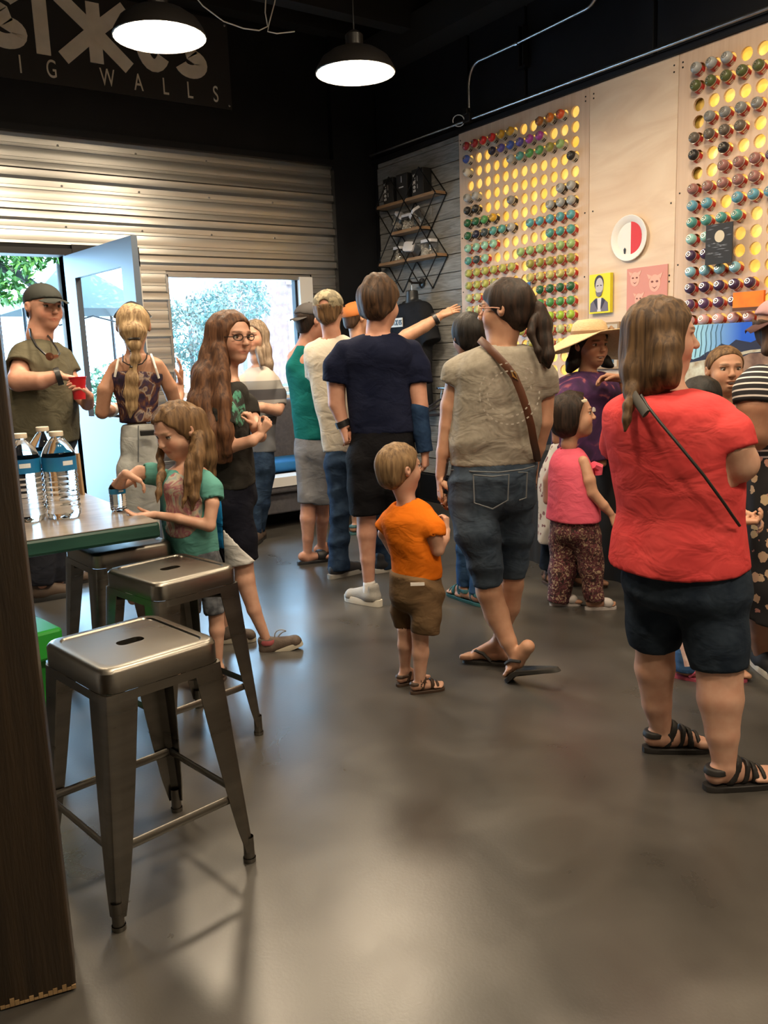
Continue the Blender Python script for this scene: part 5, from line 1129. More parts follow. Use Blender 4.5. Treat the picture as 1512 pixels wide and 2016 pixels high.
# ------------------------------------------------------------------ hair, hats, clothes, sandals
NW = np.array
def hairshape(p, t=.05, n=(0, .77, -.64), c=.045, low=-.32, nape=1., top=None):
    T = p.T; H, R = p.hd[1], p.hd[2]; S = Shape(); e = lambda x, y, z, a, b, d, k=.03: S.ell(T(x, y, z), np.array([a, b, d]) * H, R, k * H)
    e(0, -.07, .14, .355 + t, .435 + t, .385 + t)
    if nape: e(0, -.24, -.10, .29 + t * .6, .22 + t * .5, .27, .06)
    n = np.array(n, float); n /= np.linalg.norm(n); S.cut(T(*(n * c)), R @ n)
    if low is not None: S.cut(T(0, 0, low), R @ np.array([0, 0, -1.]))
    if top is not None: S.cut(T(0, 0, top), R @ nrm([0, .1, 1.]))
    return S
def chainpx(p, S, L, k=.02): S.chain(p.pts(L), k); return S
def shirt(p, m, secs, phi, sleeves=(), ease=.0, q=.66, neck=1.28, amp=.004, h=.0095, name='shirt', seed=1, top=.045, k=.035, fz=17., fx=9., capfn=None, neck_drop=.02, hole=True, extra=None):
    S = Shape(); S.loft(p.secs(secs, phi, q, ease), .02, 2.3, top)
    for L in sleeves:
        P = p.pts(L); P = [(a, r + ease) for a, r in P]; P[0] = (P[0][0] - NW([0, 0, .22 * P[0][1]]), P[0][1] * .84); S.chain(P, k * .55, True)
    if extra: extra(S)
    if amp: S.disp(folds(amp, seed, fz, fx))
    for L in sleeves:
        P = p.pts(L); d = nrm(P[-1][0] - P[-2][0]); S.hole_cone(P[-1][0] - d * .0, P[-1][0] + d * .06, P[-1][1] * .72, P[-1][1] * .72, .004)
    if neck and hole: S.hole_cone(p.nk[0] + np.array([0, 0, -neck_drop]), p.T(0, -.08, -.2), p.nk[1] * neck, p.nk[1] * neck * 1.1, .006)
    if capfn: S.cap(capfn)
    o, F = p.add(name, S, h, m); p.cover.append((F, -.004)); p.shirtS = S; return o
def pants(p, m, secs, phi, legs, q=.72, ease=.0, amp=.004, h=.0095, name='trousers', seed=2, k=.03, fz=22., fx=8., capfn=None, rb=.07):
    S = Shape(); S.loft(p.secs(secs, phi, q, ease), .02, 2.3, .015, rb)
    for L in legs: S.chain([(a, r + ease) for a, r in p.pts(L)], k, True)
    if amp: S.disp(folds(amp, seed, fz, fx))
    if capfn: S.cap(capfn)
    o, F = p.add(name, S, h, m); p.cover.append((F, .014)); p.pantsS = S; return o
def cap_hat(p, m, sign=1, mb=None, tilt=0, opening=False, brim_len=.34):
    T = p.T; H, R = p.hd[1], p.hd[2]; S = Shape(); S.ell(T(0, -.06, .17), np.array([.395, .475, .37]) * H, R); S.cut(T(0, 0, .13 + .0), R @ nrm([0, sign * .22, -1.]))
    if opening: S.hole_ell(T(0, -sign * .52, .16), np.array([.13, .2, .10]) * H, R, .004)
    o, F = p.add('cap_crown', S, H * .03, m)
    b = MB(); R_ = []
    for j, y in enumerate(np.linspace(0, 1, 7)):
        row = []
        for x in np.linspace(-1, 1, 11): row.append(T(x * .33 * math.sqrt(max(0, 1 - (y * .93) ** 2.6)) * 1.02, sign * (.33 + brim_len * y * (1 - .12 * x * x)), (.215 if sign > 0 else .19) - .05 * y - .07 * x * x * (1 - .2 * y) + tilt * y))
        R_.append(row)
    top = [[q for q in r] for r in R_]; vs = [q for r in top for q in r] + [q - p.hd[5] * .012 * H for r in top for q in r]; fs = []; n = 11; N0 = 77
    for j in range(6):
        for i in range(10): a = j * n + i; fs += [(a, a + 1, a + n + 1, a + n), (N0 + a, N0 + a + n, N0 + a + n + 1, N0 + a + 1)]
    for i in range(10): fs += [(66 + i, 67 + i, N0 + 67 + i, N0 + 66 + i)]
    for j in range(6): fs += [(j * n, (j + 1) * n, N0 + (j + 1) * n, N0 + j * n), (j * n + 10, N0 + j * n + 10, N0 + (j + 1) * n + 10, (j + 1) * n + 10)]
    p.mb('cap_brim', b.add(vs, fs), mb or m, smooth=True)
    p.mb('cap_button', MB().lathe([(.03 * H, -.01 * H), (.025 * H, .012 * H), (.0001, .018 * H)], T(0, -.06, .54), R, 8), m)
    return o
def sandal(p, Q, L, m, side, straps=((.05, .30, .10), (.33, .05, .10), (.47, 0, .08)), heel=True, msole=None, up=.0):
    so = p.sole(Q, L, .165, .075, -.07, -.22, .62, msole or m, 'sandal_sole')
    f = nrm(Q(0, 1, 0) - Q(0, 0, 0)); u = nrm(Q(0, 0, 1) - Q(0, 0, 0)); r = nrm(Q(1, 0, 0) - Q(0, 0, 0)); t = .022
    def foot(S):
        S.cone(Q(0, -.10, .30), Q(0, -.13, .14), (.115 + t) * L, (.115 + t) * L, .05 * L); S.cone(Q(0, -.13, .125), Q(0, .1, .15), (.115 + t) * L, (.10 + t) * L, .05 * L); S.cone(Q(0, 0, .30), Q(0, .40, .12), (.125 + t) * L, (.085 + t) * L, .06 * L); S.cone(Q(-.06, .42, .075), Q(.06, .44, .075), (.08 + t) * L, (.08 + t) * L, .05 * L); S.cone(Q(0, .05, .10), Q(0, .42, .085), (.11 + t) * L, (.09 + t) * L, .05 * L); return S
    def band(c, n, w_):
        S = foot(Shape()); S.cap(lambda X, Y, Z: np.abs((X - c[0]) * n[0] + (Y - c[1]) * n[1] + (Z - c[2]) * n[2]) - w_ * L / 2); S.cut(Q(0, 0, 0), -u); p.add('strap', S, max(.004, L * .02), m, parent=so)
    for y, tl, w_ in straps: band(Q(0, y, .1), nrm(f * math.cos(tl) - u * math.sin(tl)), w_)
    if heel: 
        S = foot(Shape()); c = Q(0, -.1, .20); S.cap(lambda X, Y, Z: np.abs((X - c[0]) * u[0] + (Y - c[1]) * u[1] + (Z - c[2]) * u[2]) - .045 * L); S.cut(Q(0, .12, 0), f); p.add('heel_strap', S, max(.004, L * .02), m, parent=so)
    return so
def flipflop(p, Q, L, m, droop=0):
    so = p.sole(lambda x, y, z: Q(x, y, z - (droop * max(0, .35 - y))), L, .165, .085, -.09, -.24, .62, m, 'flip_flop')
    for sx in (-1, 1): p.mb('thong_strap', MB().tube([Q(-.03 * p.fs, .50, .10), Q(sx * .08, .40, .185), Q(sx * .135, .25, .16), Q(sx * .15, .10, .02)], [.02 * L, .032 * L, .032 * L, .028 * L], 6), m, so, smooth=True)
def ribbon_on(p, pts, w, m, name, t=.003, parent=None):     # flat strap along points, facing the camera side
    b = MB(); b.tube(pts, w / 2, 8, flat=(1, max(.12, 2 * t / w), tuple(-p.n))); return p.mb(name, b, m, parent, smooth=True)
def watch(p, a, b, r, m=None, w=.022):
    d = nrm(np.array(b) - a); R = basis(*(lambda x: (x, np.cross(d, x), d))(nrm(np.cross(d, [0.1, .2, 1])))); o = p.mb('wristwatch', MB().lathe([(r * .98, -w / 2), (r * 1.12, -w / 2), (r * 1.14, 0), (r * 1.12, w / 2), (r * .98, w / 2)], a, R, 18), m or MT['blackplastic'], smooth=True)
    return o
# ------------------------------------------------------------------ the people
H_ = {}
H_['brown'] = hairmat('hair_brown', (.022, .011, .006), (.075, .038, .018)); H_['dblonde'] = hairmat('hair_dark_blonde', (.065, .034, .015), (.19, .11, .05)); H_['blonde'] = hairmat('hair_blonde', (.19, .115, .055), (.46, .32, .17)); H_['auburn'] = hairmat('hair_auburn', (.042, .017, .009), (.14, .062, .028)); H_['dark'] = hairmat('hair_dark', (.004, .0035, .003), (.015, .011, .009)); H_['dbrown'] = hairmat('hair_dark_brown', (.009, .0055, .004), (.034, .018, .011))
H_['lbrown'] = hairmat('hair_light_brown', (.038, .020, .009), (.125, .070, .030)); H_['ashblonde'] = hairmat('hair_ash', (.15, .105, .07), (.33, .25, .18)); H_['tod'] = hairmat('hair_toddler', (.10, .058, .028), (.23, .145, .07))
MT['denim'] = cloth('denim', (.013, .026, .055), (.03, .055, .10), sc=14, detail=6); MT['denim_dark'] = cloth('denim_dark', (.007, .012, .023), (.016, .025, .04), sc=14); MT['denim_light'] = cloth('denim_pale', (.36, .37, .36), (.46, .47, .46), sc=12); MT['denim_mid'] = cloth('denim_mid', (.03, .075, .17), (.06, .13, .26), sc=12)
MT['stitch'] = M('stitching', (.10, .11, .12), .8); MT['blackshort'] = cloth('black_cloth_shorts', (.0035, .0035, .005)); MT['sock'] = cloth('sock_white', (.62, .60, .58))

# ---- navy tee boy with the arm cast
p = Pose(735, 1190, 'person', 'person in navy t-shirt and black shorts with a dark blue arm cast, seen from behind', skin='rosy')
p.head(750, 600, 90, 38); p.neck(744, 652, 0, 21); p.body.loft(p.secs([(900, 696, 804), (820, 694, 802), (740, 688, 798), (690, 682, 802), (662, 700, 785)], 12, .62), .03)
la = [(678, 682, 0, 23), (662, 745, .02, 19), (663, 795, .03, 16.5), (675, 832, .02, 11.5), (688, 866, 0, 12), (696, 890, 0, 11)]; p.arm(la)
ra = [(810, 682, 0, 23), (820, 750, -.01, 19), (827, 800, -.03, 16), (832, 850, -.04, 13), (836, 885, -.05, 11)]; p.arm(ra, 1, dict(n=p.dir(-70), L=.17, curl=.75, d=NW([.05, .02, -1.])))
p.leg([(716, 890, 0, 30), (721, 1000, 0, 20), (722, 1050, 0, 19.5), (724, 1100, 0, 15), (727, 1160, 0, 10.5)]); p.leg([(782, 890, 0, 30), (786, 1000, .02, 20), (788, 1060, .04, 19), (790, 1150, .1, 10.5)])
shirt(p, cloth('tee_navy', (.0045, .0068, .022)), [(852, 690, 818), (800, 684, 812), (740, 679, 806), (695, 669, 812), (668, 684, 797), (652, 712, 776)], 12, [[(678, 684, 0, 26), (664, 722, .01, 27), (661, 752, .02, 27)], [(810, 684, 0, 26), (820, 722, 0, 27), (824, 756, -.01, 27)]], amp=.005, fz=14, seed=3)
sh_ = pants(p, MT['blackshort'], [(925, 687, 815), (880, 688, 816), (838, 694, 810)], 12, [[(718, 905, 0, 38), (720, 960, 0, 36), (722, 1012, 0, 34)], [(783, 905, 0, 38), (788, 960, .01, 36), (790, 1012, .02, 34)]], amp=.004, name='shorts')
CS = Shape().chain(p.pts([(825, 806, -.03, 19), (830, 850, -.04, 17), (837, 890, -.05, 16)]), .02, True); p.add('arm_cast', CS, .006, cloth('cast_blue', (.012, .028, .07), (.02, .045, .10), sc=30))
watch(p, p.P(675, 834, .02), p.P(680, 846, .02), p.m(13), None, .035)
hs_ = hairshape(p, .075, (0, .80, -.60), .02, -.34); hs_.ell(p.T(0, -.12, .5), NW([.2, .25, .1]) * p.hd[1], p.hd[2], .05); hs_.disp(strands(.006, 95, 2)); p.add('hair', hs_, .0055, H_['brown'])
SG = M('sneaker_grey', (.30, .29, .27), .8, bump=.2, bscale=200); SW = M('sneaker_sole', (.60, .57, .50), .6)
p.shoe(p.P(728, 1166, 0), -48, .285, SG, SW, 0, .105, name='sneaker', sole_h=.135); p.shoe(p.P(790, 1150, .1), 10, .285, SG, SW, 0, .105, name='sneaker', sole_h=.135)
SS = Shape().chain(p.pts([(727, 1148, 0, 12.5), (727, 1168, 0, 13.5)]), .01, True); p.add('sock', SS, .005, MT['sock'])
p.finish()

# ---- camo cap boy
p = Pose(680, 1135, 'person', 'person in camouflage cap, white t-shirt and blue jeans, seen from behind', skin='rosy')
p.head(648, 612, 74, 15); p.neck(653, 658, 0, 16); p.body.loft(p.secs([(900, 640, 694), (800, 626, 688), (700, 614, 690), (668, 630, 682)], 20, .62), .03)
p.arm([(620, 692, .03, 15), (640, 750, .17, 13), (662, 785, .22, 10)]); p.arm([(690, 692, .0, 15), (698, 755, .12, 13), (690, 790, .22, 10)])
p.leg([(660, 900, 0, 20), (668, 1000, 0, 15), (668, 1110, 0, 10)]); p.leg([(690, 900, 0, 20), (740, 1000, .1, 15), (757, 1110, .1, 10)])
shirt(p, cloth('tee_offwhite', (.52, .47, .39), (.58, .53, .45)), [(890, 638, 692), (850, 632, 692), (800, 619, 690), (740, 608, 692), (695, 603, 697), (670, 618, 690), (654, 640, 672)], 20, [[(616, 686, .02, 21), (622, 740, .1, 20)], [(692, 686, -.02, 21), (697, 735, .02, 21)]], amp=.006, fz=10, seed=5)
pants(p, MT['denim'], [(925, 640, 696), (900, 640, 694), (880, 642, 690)], 20, [[(662, 915, 0, 25), (670, 1000, 0, 20), (667, 1060, .01, 20), (667, 1122, 0, 22)], [(690, 915, 0, 25), (738, 1005, .1, 20), (752, 1060, .1, 19), (757, 1120, .1, 20)]], amp=.006, fz=38, name='jeans')
def camo():
    m = M('camo', (.13, .11, .07), .9, col2=(.26, .22, .14), scale=28, lo=.48, hi=.52, bump=.1, bscale=250); return m
CM = camo(); cap_hat(p, CM, 1, opening=True)
hs_ = hairshape(p, .035, (0, .80, -.60), -.02, -.42, top=.10); hs_.disp(strands(.004, 130, 1)); p.add('hair', hs_, .006, H_['dblonde'])
p.mb('cap_strap', MB().tube([p.T(x, -.50 + .7 * x * x, .10 - .05 * math.cos(x * 9)) for x in np.linspace(-.15, .15, 7)], .016 * p.hd[1] * 1.4, 6), CM)
SD = M('sneaker_dark', (.02, .02, .024), .7); p.shoe(p.P(667, 1124, 0), 52, .29, SD, M('sole_white_wave', (.3, .29, .26), .6), 0, .09, name='sneaker', sole_h=.10); p.shoe(p.P(757, 1122, .08), 60, .29, SD, SW, 0, .09, name='sneaker', sole_h=.10)
p.finish()

# ---- teal tank boy
p = Pose(612, 1110, 'person', 'person in teal tank top, grey shorts, black slides and backwards dark cap', skin='rosy')
p.head(614, 634, 68, 62); p.neck(603, 680, 0, 14.5); p.body.loft(p.secs([(905, 586, 640), (860, 585, 638), (800, 580, 638), (740, 573, 638), (700, 572, 634), (682, 586, 622)], 38, .66), .03); p.body.cone(p.nk[0], p.P(582, 706, .05), .05, .055, .03)
p.arm([(580, 708, .05, 17), (592, 762, .05, 14.5), (604, 815, .03, 12.5), (617, 868, 0, 8.5), (626, 897, -.02, 8)]); p.arm([(636, 708, -.08, 17), (652, 770, .02, 13), (660, 820, .1, 11)])
p.leg([(602, 900, .02, 22), (607, 985, .02, 15), (606, 1020, .02, 15.5), (606, 1060, .02, 11), (605, 1097, .02, 8)]); p.leg([(628, 900, -.02, 22), (634, 985, .05, 14.5), (634, 1020, .1, 14), (633, 1070, .18, 8)])
TT = cloth('tank_teal', (.006, .125, .120)); shirt(p, TT, [(866, 581, 644), (820, 577, 641), (770, 570, 640), (730, 566, 640), (705, 572, 634), (690, 584, 622)], 38, amp=.004, seed=7, neck=1.25, name='tank_top', top=.03, extra=lambda S: S.cone(p.P(598, 692, -.02), p.P(584, 722, .0), .060, .065, .02))
pants(p, cloth('shorts_grey', (.16, .165, .18), (.21, .215, .235)), [(905, 582, 648), (880, 582, 646), (858, 584, 641)], 38, [[(604, 900, .02, 24), (609, 988, .02, 23)], [(630, 900, -.02, 24), (637, 988, .02, 22)]], amp=.006, fz=12, name='shorts')
DC = M('cap_dark', (.030, .026, .026), .8); cap_hat(p, DC, -1, tilt=-.06); p.mb('cap_logo', MB().lathe([(.0001, .004), (.06, .004), (.06, 0)], p.T(-.02, -.535, .30), p.hd[2] @ rot('X', 1.35), 12).box(p.T(0, -.52, .30), (.01, .01, .01), p.hd[2]), M('logo_red', (.5, .05, .05), .6)) if False else None
hs_ = hairshape(p, .02, (0, .80, -.60), -.03, -.30, top=.20); p.add('hair', hs_, .007, H_['dbrown'])
MT['slide'] = M('slide_black', (.012, .012, .014), .5)
for (a, sd_) in ((p.P(605, 1100, .02), -1), (p.P(634, 1074, .2), 1)):
    Q = p.bare(a, 72, .25, sd_, 0, .075 + .02 if False else .09); so = p.sole(Q, .25, .17, .09, -.085, -.24, .62, MT['slide'], 'slide_sole'); S = Shape().cone(Q(-.05, .40, .10), Q(.05, .42, .10), .027 + .01, .037, .02); S.cone(Q(0, .22, .13), Q(0, .42, .09), .036, .034, .02); S.cut(Q(0, 0, 0), NW([0, 0, -1])); S.cut(Q(0, .28, 0), -p.dir(72)); p.add('slide_strap', S, .005, MT['slide'], parent=so)
p.finish()

# ---- man with the red cup
p = Pose(100, 1180, 'person', 'person in olive t-shirt and dark cap holding a red cup in the doorway', skin='rosy')
p.head(88, 606, 80, 150, -3, eyes=True, wide=1.08, brow=(.09, .06, .04)); p.neck(78, 662, .02, 21); p.body.loft(p.secs([(880, 32, 140), (800, 30, 138), (720, 32, 125), (680, 36, 114)], 118, .8), .03)
p.arm([(46, 692, -.08, 24), (36, 750, -.20, 19), (80, 750, -.28, 15.5), (114, 740, -.31, 10.5)], 1, dict(n=NW([.1, .1, -1.]) + p.s * .2, L=.165, curl=.5, d=p.s * .93 + NW([0, 0, -.22]), thumb=.3))
p.arm([(122, 700, .08, 21), (143, 760, .05, 16), (172, 795, -.16, 12), (174, 780, -.28, 9.5)], 1, dict(n=-p.s * .9 - p.n * .2, L=.18, curl=.62, d=NW([0, 0, .55]) - p.n * .6 - p.s * .35, side=-1, thumb=.7))
p.leg([(70, 900, 0, 30), (78, 1020, 0, 22), (80, 1150, 0, 14)]); p.leg([(105, 900, 0, 30), (112, 1020, .05, 22), (112, 1140, .1, 14)])
shirt(p, cloth('tee_olive', (.082, .074, .048), (.10, .09, .06)), [(872, 24, 146), (820, 24, 146), (765, 24, 140), (715, 24, 129), (685, 32, 117), (665, 52, 100)], 118, [[(48, 692, -.08, 29), (42, 724, -.14, 29)], [(120, 700, .08, 26), (132, 735, .07, 24)]], q=.82, amp=.005, seed=9, fz=12)
pants(p, cloth('trousers_dark', (.02, .022, .03)), [(900, 30, 142), (860, 30, 142)], 118, [[(72, 900, 0, 36), (80, 1020, 0, 28), (82, 1150, 0, 22)], [(108, 900, 0, 36), (113, 1020, .05, 28), (113, 1140, .1, 22)]])
cap_hat(p, M('cap_olive_black', (.022, .024, .02), .85), 1, tilt=-.02); hs_ = hairshape(p, .015, (0, .80, -.60), -.08, -.30, top=.12); p.add('hair', hs_, .007, H_['dbrown'])
SB_ = M('boot_brown', (.07, .045, .03), .7); p.shoe(p.P(82, 1150, 0), 80, .30, SB_, MT['rubber'], 0, .10, name='boot', lace=MT['offwhite']); p.shoe(p.P(113, 1112, .35), 95, .30, SB_, MT['rubber'], 0, .10, name='boot', lace=MT['offwhite'])
watch(p, p.P(115, 741, -.30), p.P(121, 739.5, -.30), p.m(14.5, -.3), None, .03)
sg = [p.P(u, v, d) for u, v, d in ((59, 648, -.05), (62, 664, -.14), (72, 682, -.22), (85, 694, -.26), (92, 700, -.27))]; sg2 = [p.P(u, v, d) for u, v, d in ((92, 658, -.02), (103, 672, -.12), (112, 686, -.2), (117, 695, -.24), (113, 702, -.26))]
gs_ = p.mb('glasses_cord', MB().tube(sg, .007, 6).tube(sg2, .006, 6), MT['blackplastic'], smooth=True); p.mb('sunglasses', MB().tube([p.P(91, 698, -.27), p.P(100, 704, -.28), p.P(114, 701, -.26)], [.010, .014, .008], 6).lathe([(.0001, 0), (.022, .002), (.0001, .004)], p.P(98, 702, -.285), basis(p.s, [0, 0, 1], -p.n), 12), M('lens_brown', (.09, .03, .015), .15), smooth=True)
p.finish()
MT['redcup'] = M('cup_red', (.52, .012, .02), .3); MT['cupin'] = M('cup_white', (.7, .68, .66), .4)
cc = p.P(157, 786, -.34); cu = tag(empty('plastic_cup', tuple(cc)), 'red plastic cup held by the person in the dark cap', 'cup')
MB().lathe([(.0001, 0), (.032, 0), (.035, .04), (.0355, .04), (.039, .08), (.0395, .08), (.045, .118), (.048, .12), (.048, .124), (.044, .122)], n=24).build('cup_wall', MT['redcup'], cu, smooth=True); MB().lathe([(.043, .121), (.0335, .06), (.028, .006), (.0001, .006)], n=24).build('cup_lining', MT['cupin'], cu, smooth=True)

# ---- blonde woman in tie-dye top
def tiedye(name, cols, sc):
    m, N, L, P = new_mat(name); tc = N.new('ShaderNodeTexCoord'); n = N.new('ShaderNodeTexNoise'); n.inputs['Scale'].default_value = sc; n.inputs['Detail'].default_value = 3; n.inputs['Distortion'].default_value = 1.6; L.new(tc.outputs['Object'], n.inputs['Vector'])
    r = N.new('ShaderNodeValToRGB'); e = r.color_ramp.elements
    while len(e) < len(cols): e.new(.5)
    for i, (q, c) in enumerate(cols): e[i].position = q; e[i].color = c4(c)
    L.new(n.outputs['Fac'], r.inputs[0]); L.new(r.outputs[0], P.inputs['Base Color']); P.inputs['Roughness'].default_value = .85; return m
TD = tiedye('tie_dye_dark', [(.28, (.012, .008, .012)), (.42, (.03, .015, .05)), (.50, (.16, .06, .025)), (.55, (.42, .33, .26)), (.60, (.05, .03, .07)), (.72, (.12, .05, .02))], 9)
p = Pose(268, 1215, 'person', 'person with a banded blonde ponytail and tie-dye camisole, seen from behind', skin='tan')
p.head(263, 645, 80, 5, ears=(1, 1)); p.neck(266, 698, 0, 14.5); p.body.loft(p.secs([(850, 242, 302), (800, 238, 302), (765, 229, 308), (730, 220, 318), (708, 228, 310), (697, 248, 286)], 5, .58), .03)
p.arm([(223, 722, 0, 16), (207, 768, -.02, 14), (201, 812, .0, 12), (222, 806, .14, 10), (244, 796, .22, 8)], -1, dict(n=NW([0, 0, 1.]), L=.16, curl=.4, side=-1)); p.arm([(316, 720, 0, 16), (334, 762, .02, 14), (347, 803, .06, 12), (353, 776, .18, 9), (354, 760, .2, 8)], 1, dict(n=-p.s, L=.165, curl=.25, d=NW([0, 0, 1.]) + p.s * .15, spread=1.6))
p.leg([(258, 900, 0, 26), (260, 1040, 0, 17), (262, 1180, 0, 11)]); p.leg([(288, 900, 0, 26), (290, 1040, 0, 17), (290, 1180, 0, 11)])
bx = p.P(262, 738, 0)[2]; zt_ = p.P(262, 742, 0)[2]
shirt(p, TD, [(832, 239, 302), (800, 236, 305), (765, 227, 311), (740, 221, 317), (726, 224, 314)], 5, q=.60, amp=.003, neck=None, name='camisole', top=.02, ease=.004)
for us in ((226, 742, 232, 712), (313, 745, 300, 705)): ribbon_on(p, [p.P(us[0], us[1], -.105), p.P((us[0] + us[2]) / 2, (us[1] + us[3]) / 2, -.115), p.P(us[2], us[3], -.085), p.P(us[2] + (3 if us[2] < 260 else -3), us[3] - 8, -.0)], .012, MT['offwhite'], 'shoulder_strap')
pants(p, MT['denim_light'], [(935, 240, 310), (900, 240, 310), (870, 239, 307), (834, 242, 300)], 5, [[(258, 925, 0, 27), (261, 1040, 0, 21), (262, 1180, 0, 16)], [(291, 925, 0, 27), (290, 1040, 0, 21), (290, 1180, 0, 16)]], amp=.0015, name='jeans')
p.mb('phone', MB().box(p.P(292, 852, -.115), (.085, .012, .03), basis(p.s, p.n, [0, 0, 1])), MT['blackplastic'], bevel=.004)
p.mb('jeans_seam', MB().tube([p.P(272, v, -.115 - .02 * (v > 850)) for v in (838, 860, 885, 910)], .003, 5), MT['stitch'])
hs_ = hairshape(p, .025, (0, .70, -.71), .03, -.36); chainpx(p, hs_, [(262, 655, -.09, 24), (263, 676, -.10, 15)]); hs_.disp(strands(.0025, 150, 4)); p.add('hair', hs_, .0055, H_['blonde'])
PT = Shape(); chainpx(p, PT, [(263, 672, -.115, 9), (264, 680, -.125, 12), (265, 690, -.125, 8)], .008); chainpx(p, PT, [(265, 692, -.125, 7), (266, 706, -.125, 10), (263, 722, -.12, 6)], .008); chainpx(p, PT, [(263, 722, -.12, 6), (261, 745, -.125, 11), (258, 775, -.115, 13), (258, 800, -.11, 10), (256, 822, -.11, 2)], .02); PT.disp(strands(.0035, 160, 6)); p.add('ponytail', PT, .0045, H_['blonde'])
for u, v, r in ((264, 667, 12), (265, 691, 8.5), (263, 722, 7)): p.mb('hair_tie', MB().lathe([(p.m(r) * .9, -.006), (p.m(r) * 1.1, 0), (p.m(r) * .9, .006)], p.P(u, v, -.12), None, 14), MT['blackplastic'], smooth=True)
p.mb('necklace', MB().tube([p.P(237 + 5, 697, -.05), p.P(242, 712, -.11), p.P(252, 718, -.125), p.P(265, 720, -.13), p.P(280, 716, -.125), p.P(288, 706, -.10), p.P(290, 695, -.05)], .0035, 5), MT['blackplastic'], smooth=True)
watch(p, p.P(218, 807, .13), p.P(226, 805, .155), p.m(12.5), MT['offwhite'], .03)
p.mb('head_strap', MB().tube([p.T(x, -.05, .555 - .5 * abs(x) ** 1.7 * 3.2) for x in np.linspace(-.40, .40, 13)], .011, 6), MT['blackplastic'], smooth=True)
p.finish()
# ---- girl at the table
p = Pose(425, 1335, 'person', 'child in turquoise printed t-shirt opening a small bottle at the table', skin='fair')
p.head(347, 850, 102, -128, -20, eyes=True, child=1, brow=(.22, .13, .07)); p.neck(368, 918, .02, 16); p.body.loft(p.secs([(1110, 345, 425), (1040, 335, 418), (980, 330, 412), (930, 328, 408), (914, 345, 395)], -112, .75), .03)
p.arm([(404, 938, -.08, 17), (418, 990, -.14, 13.5), (412, 1035, -.16, 12), (352, 1021, -.14, 10), (306, 1014, -.10, 7.5)], -1, dict(n=NW([0, 0, 1.]), L=.13, curl=.3, side=1, d=-p.s + NW([0, 0, .03])))
p.arm([(322, 932, .06, 16), (275, 930, .05, 13), (232, 957, .02, 12), (243, 938, -.08, 8.5), (247, 932, -.10, 8)], 1, dict(n=NW([0, 0, -1.]) + p.s * .2, L=.125, curl=.5, side=1, d=p.s * .85 + NW([0, 0, -.55]) + p.n * .1, thumb=.9))
p.leg([(408, 1110, -.05, 24), (424, 1190, -.05, 16), (427, 1240, -.05, 15), (429, 1312, -.05, 8.5)]); p.leg([(378, 1110, .1, 24), (374, 1200, .1, 15), (372, 1250, .1, 14), (370, 1305, .12, 8.5)])
shirt(p, cloth('tee_turquoise', (.085, .26, .23), (.11, .31, .275)), [(1085, 332, 430), (1035, 322, 424), (985, 318, 418), (940, 318, 416), (922, 336, 402), (908, 354, 386)], -112, [[(403, 938, -.08, 20), (416, 965, -.11, 22), (420, 986, -.13, 23)], [(322, 934, .06, 19), (300, 932, .06, 20), (284, 932, .05, 20)]], q=.78, amp=.004, seed=4, h=.008)
PF = Shape(); PF.ops = list(p.shirtS.ops); cpr = p.P(345, 1000, -.15); Rp = basis(p.s, p.n, [0, 0, 1]); PF.disp(lambda X, Y, Z: f32(-.0025) + 0 * X); oval = p.m(50), p.m(62)
PF.cap(lambda X, Y, Z: (np.sqrt((((X - cpr[0]) * p.s[0] + (Y - cpr[1]) * p.s[1]) / oval[0]) ** 2 + ((Z - cpr[2]) / oval[1]) ** 2) - 1) * .05); PF.cap(lambda X, Y, Z: (X - p.B[0]) * p.n[0] + (Y - p.B[1]) * p.n[1] + .06)
p.add('shirt_print', PF, .006, tiedye('faded_print', [(.30, (.20, .30, .34)), (.44, (.46, .40, .30)), (.52, (.30, .09, .13)), (.60, (.42, .30, .22)), (.70, (.16, .22, .24))], 11))
pants(p, cloth('shorts_patterned', (.05, .055, .065), (.14, .15, .17), sc=30), [(1130, 340, 432), (1075, 335, 428)], -112, [[(410, 1120, -.05, 27), (424, 1205, -.05, 22)], [(376, 1120, .1, 27), (374, 1205, .1, 22)]], name='shorts')
hs_ = hairshape(p, .045, (0, .86, -.50), .10, -.30)
chainpx(p, hs_, [(380, 825, .0, 26), (398, 865, .0, 22), (406, 900, .0, 18), (410, 935, .02, 13), (416, 968, .04, 6), (418, 985, .04, 2)], .02); chainpx(p, hs_, [(390, 860, -.08, 13), (389, 900, -.12, 13), (386, 940, -.14, 11), (382, 980, -.155, 8), (378, 1005, -.16, 3)], .015); chainpx(p, hs_, [(378, 880, -.11, 8), (372, 915, -.14, 8), (368, 950, -.155, 7), (364, 985, -.16, 4), (360, 1000, -.16, 2)], .012); chainpx(p, hs_, [(320, 872, .05, 6), (315, 900, .03, 7), (318, 935, -.04, 7), (312, 970, -.10, 5), (310, 992, -.12, 2)], .012)
hs_.disp(strands(.004, 150, 3)); p.add('hair', hs_, .005, H_['dblonde'])
SDL = M('sandal_dark', (.035, .022, .016), .6)
for a, sd_, ph in ((p.P(429, 1314, -.05), -1, -150), (p.P(370, 1310, .12), 1, -140)): Q = p.bare(a, ph, .19, sd_, 0, .065); sandal(p, Q, .19, SDL, sd_)
p.finish(.008)

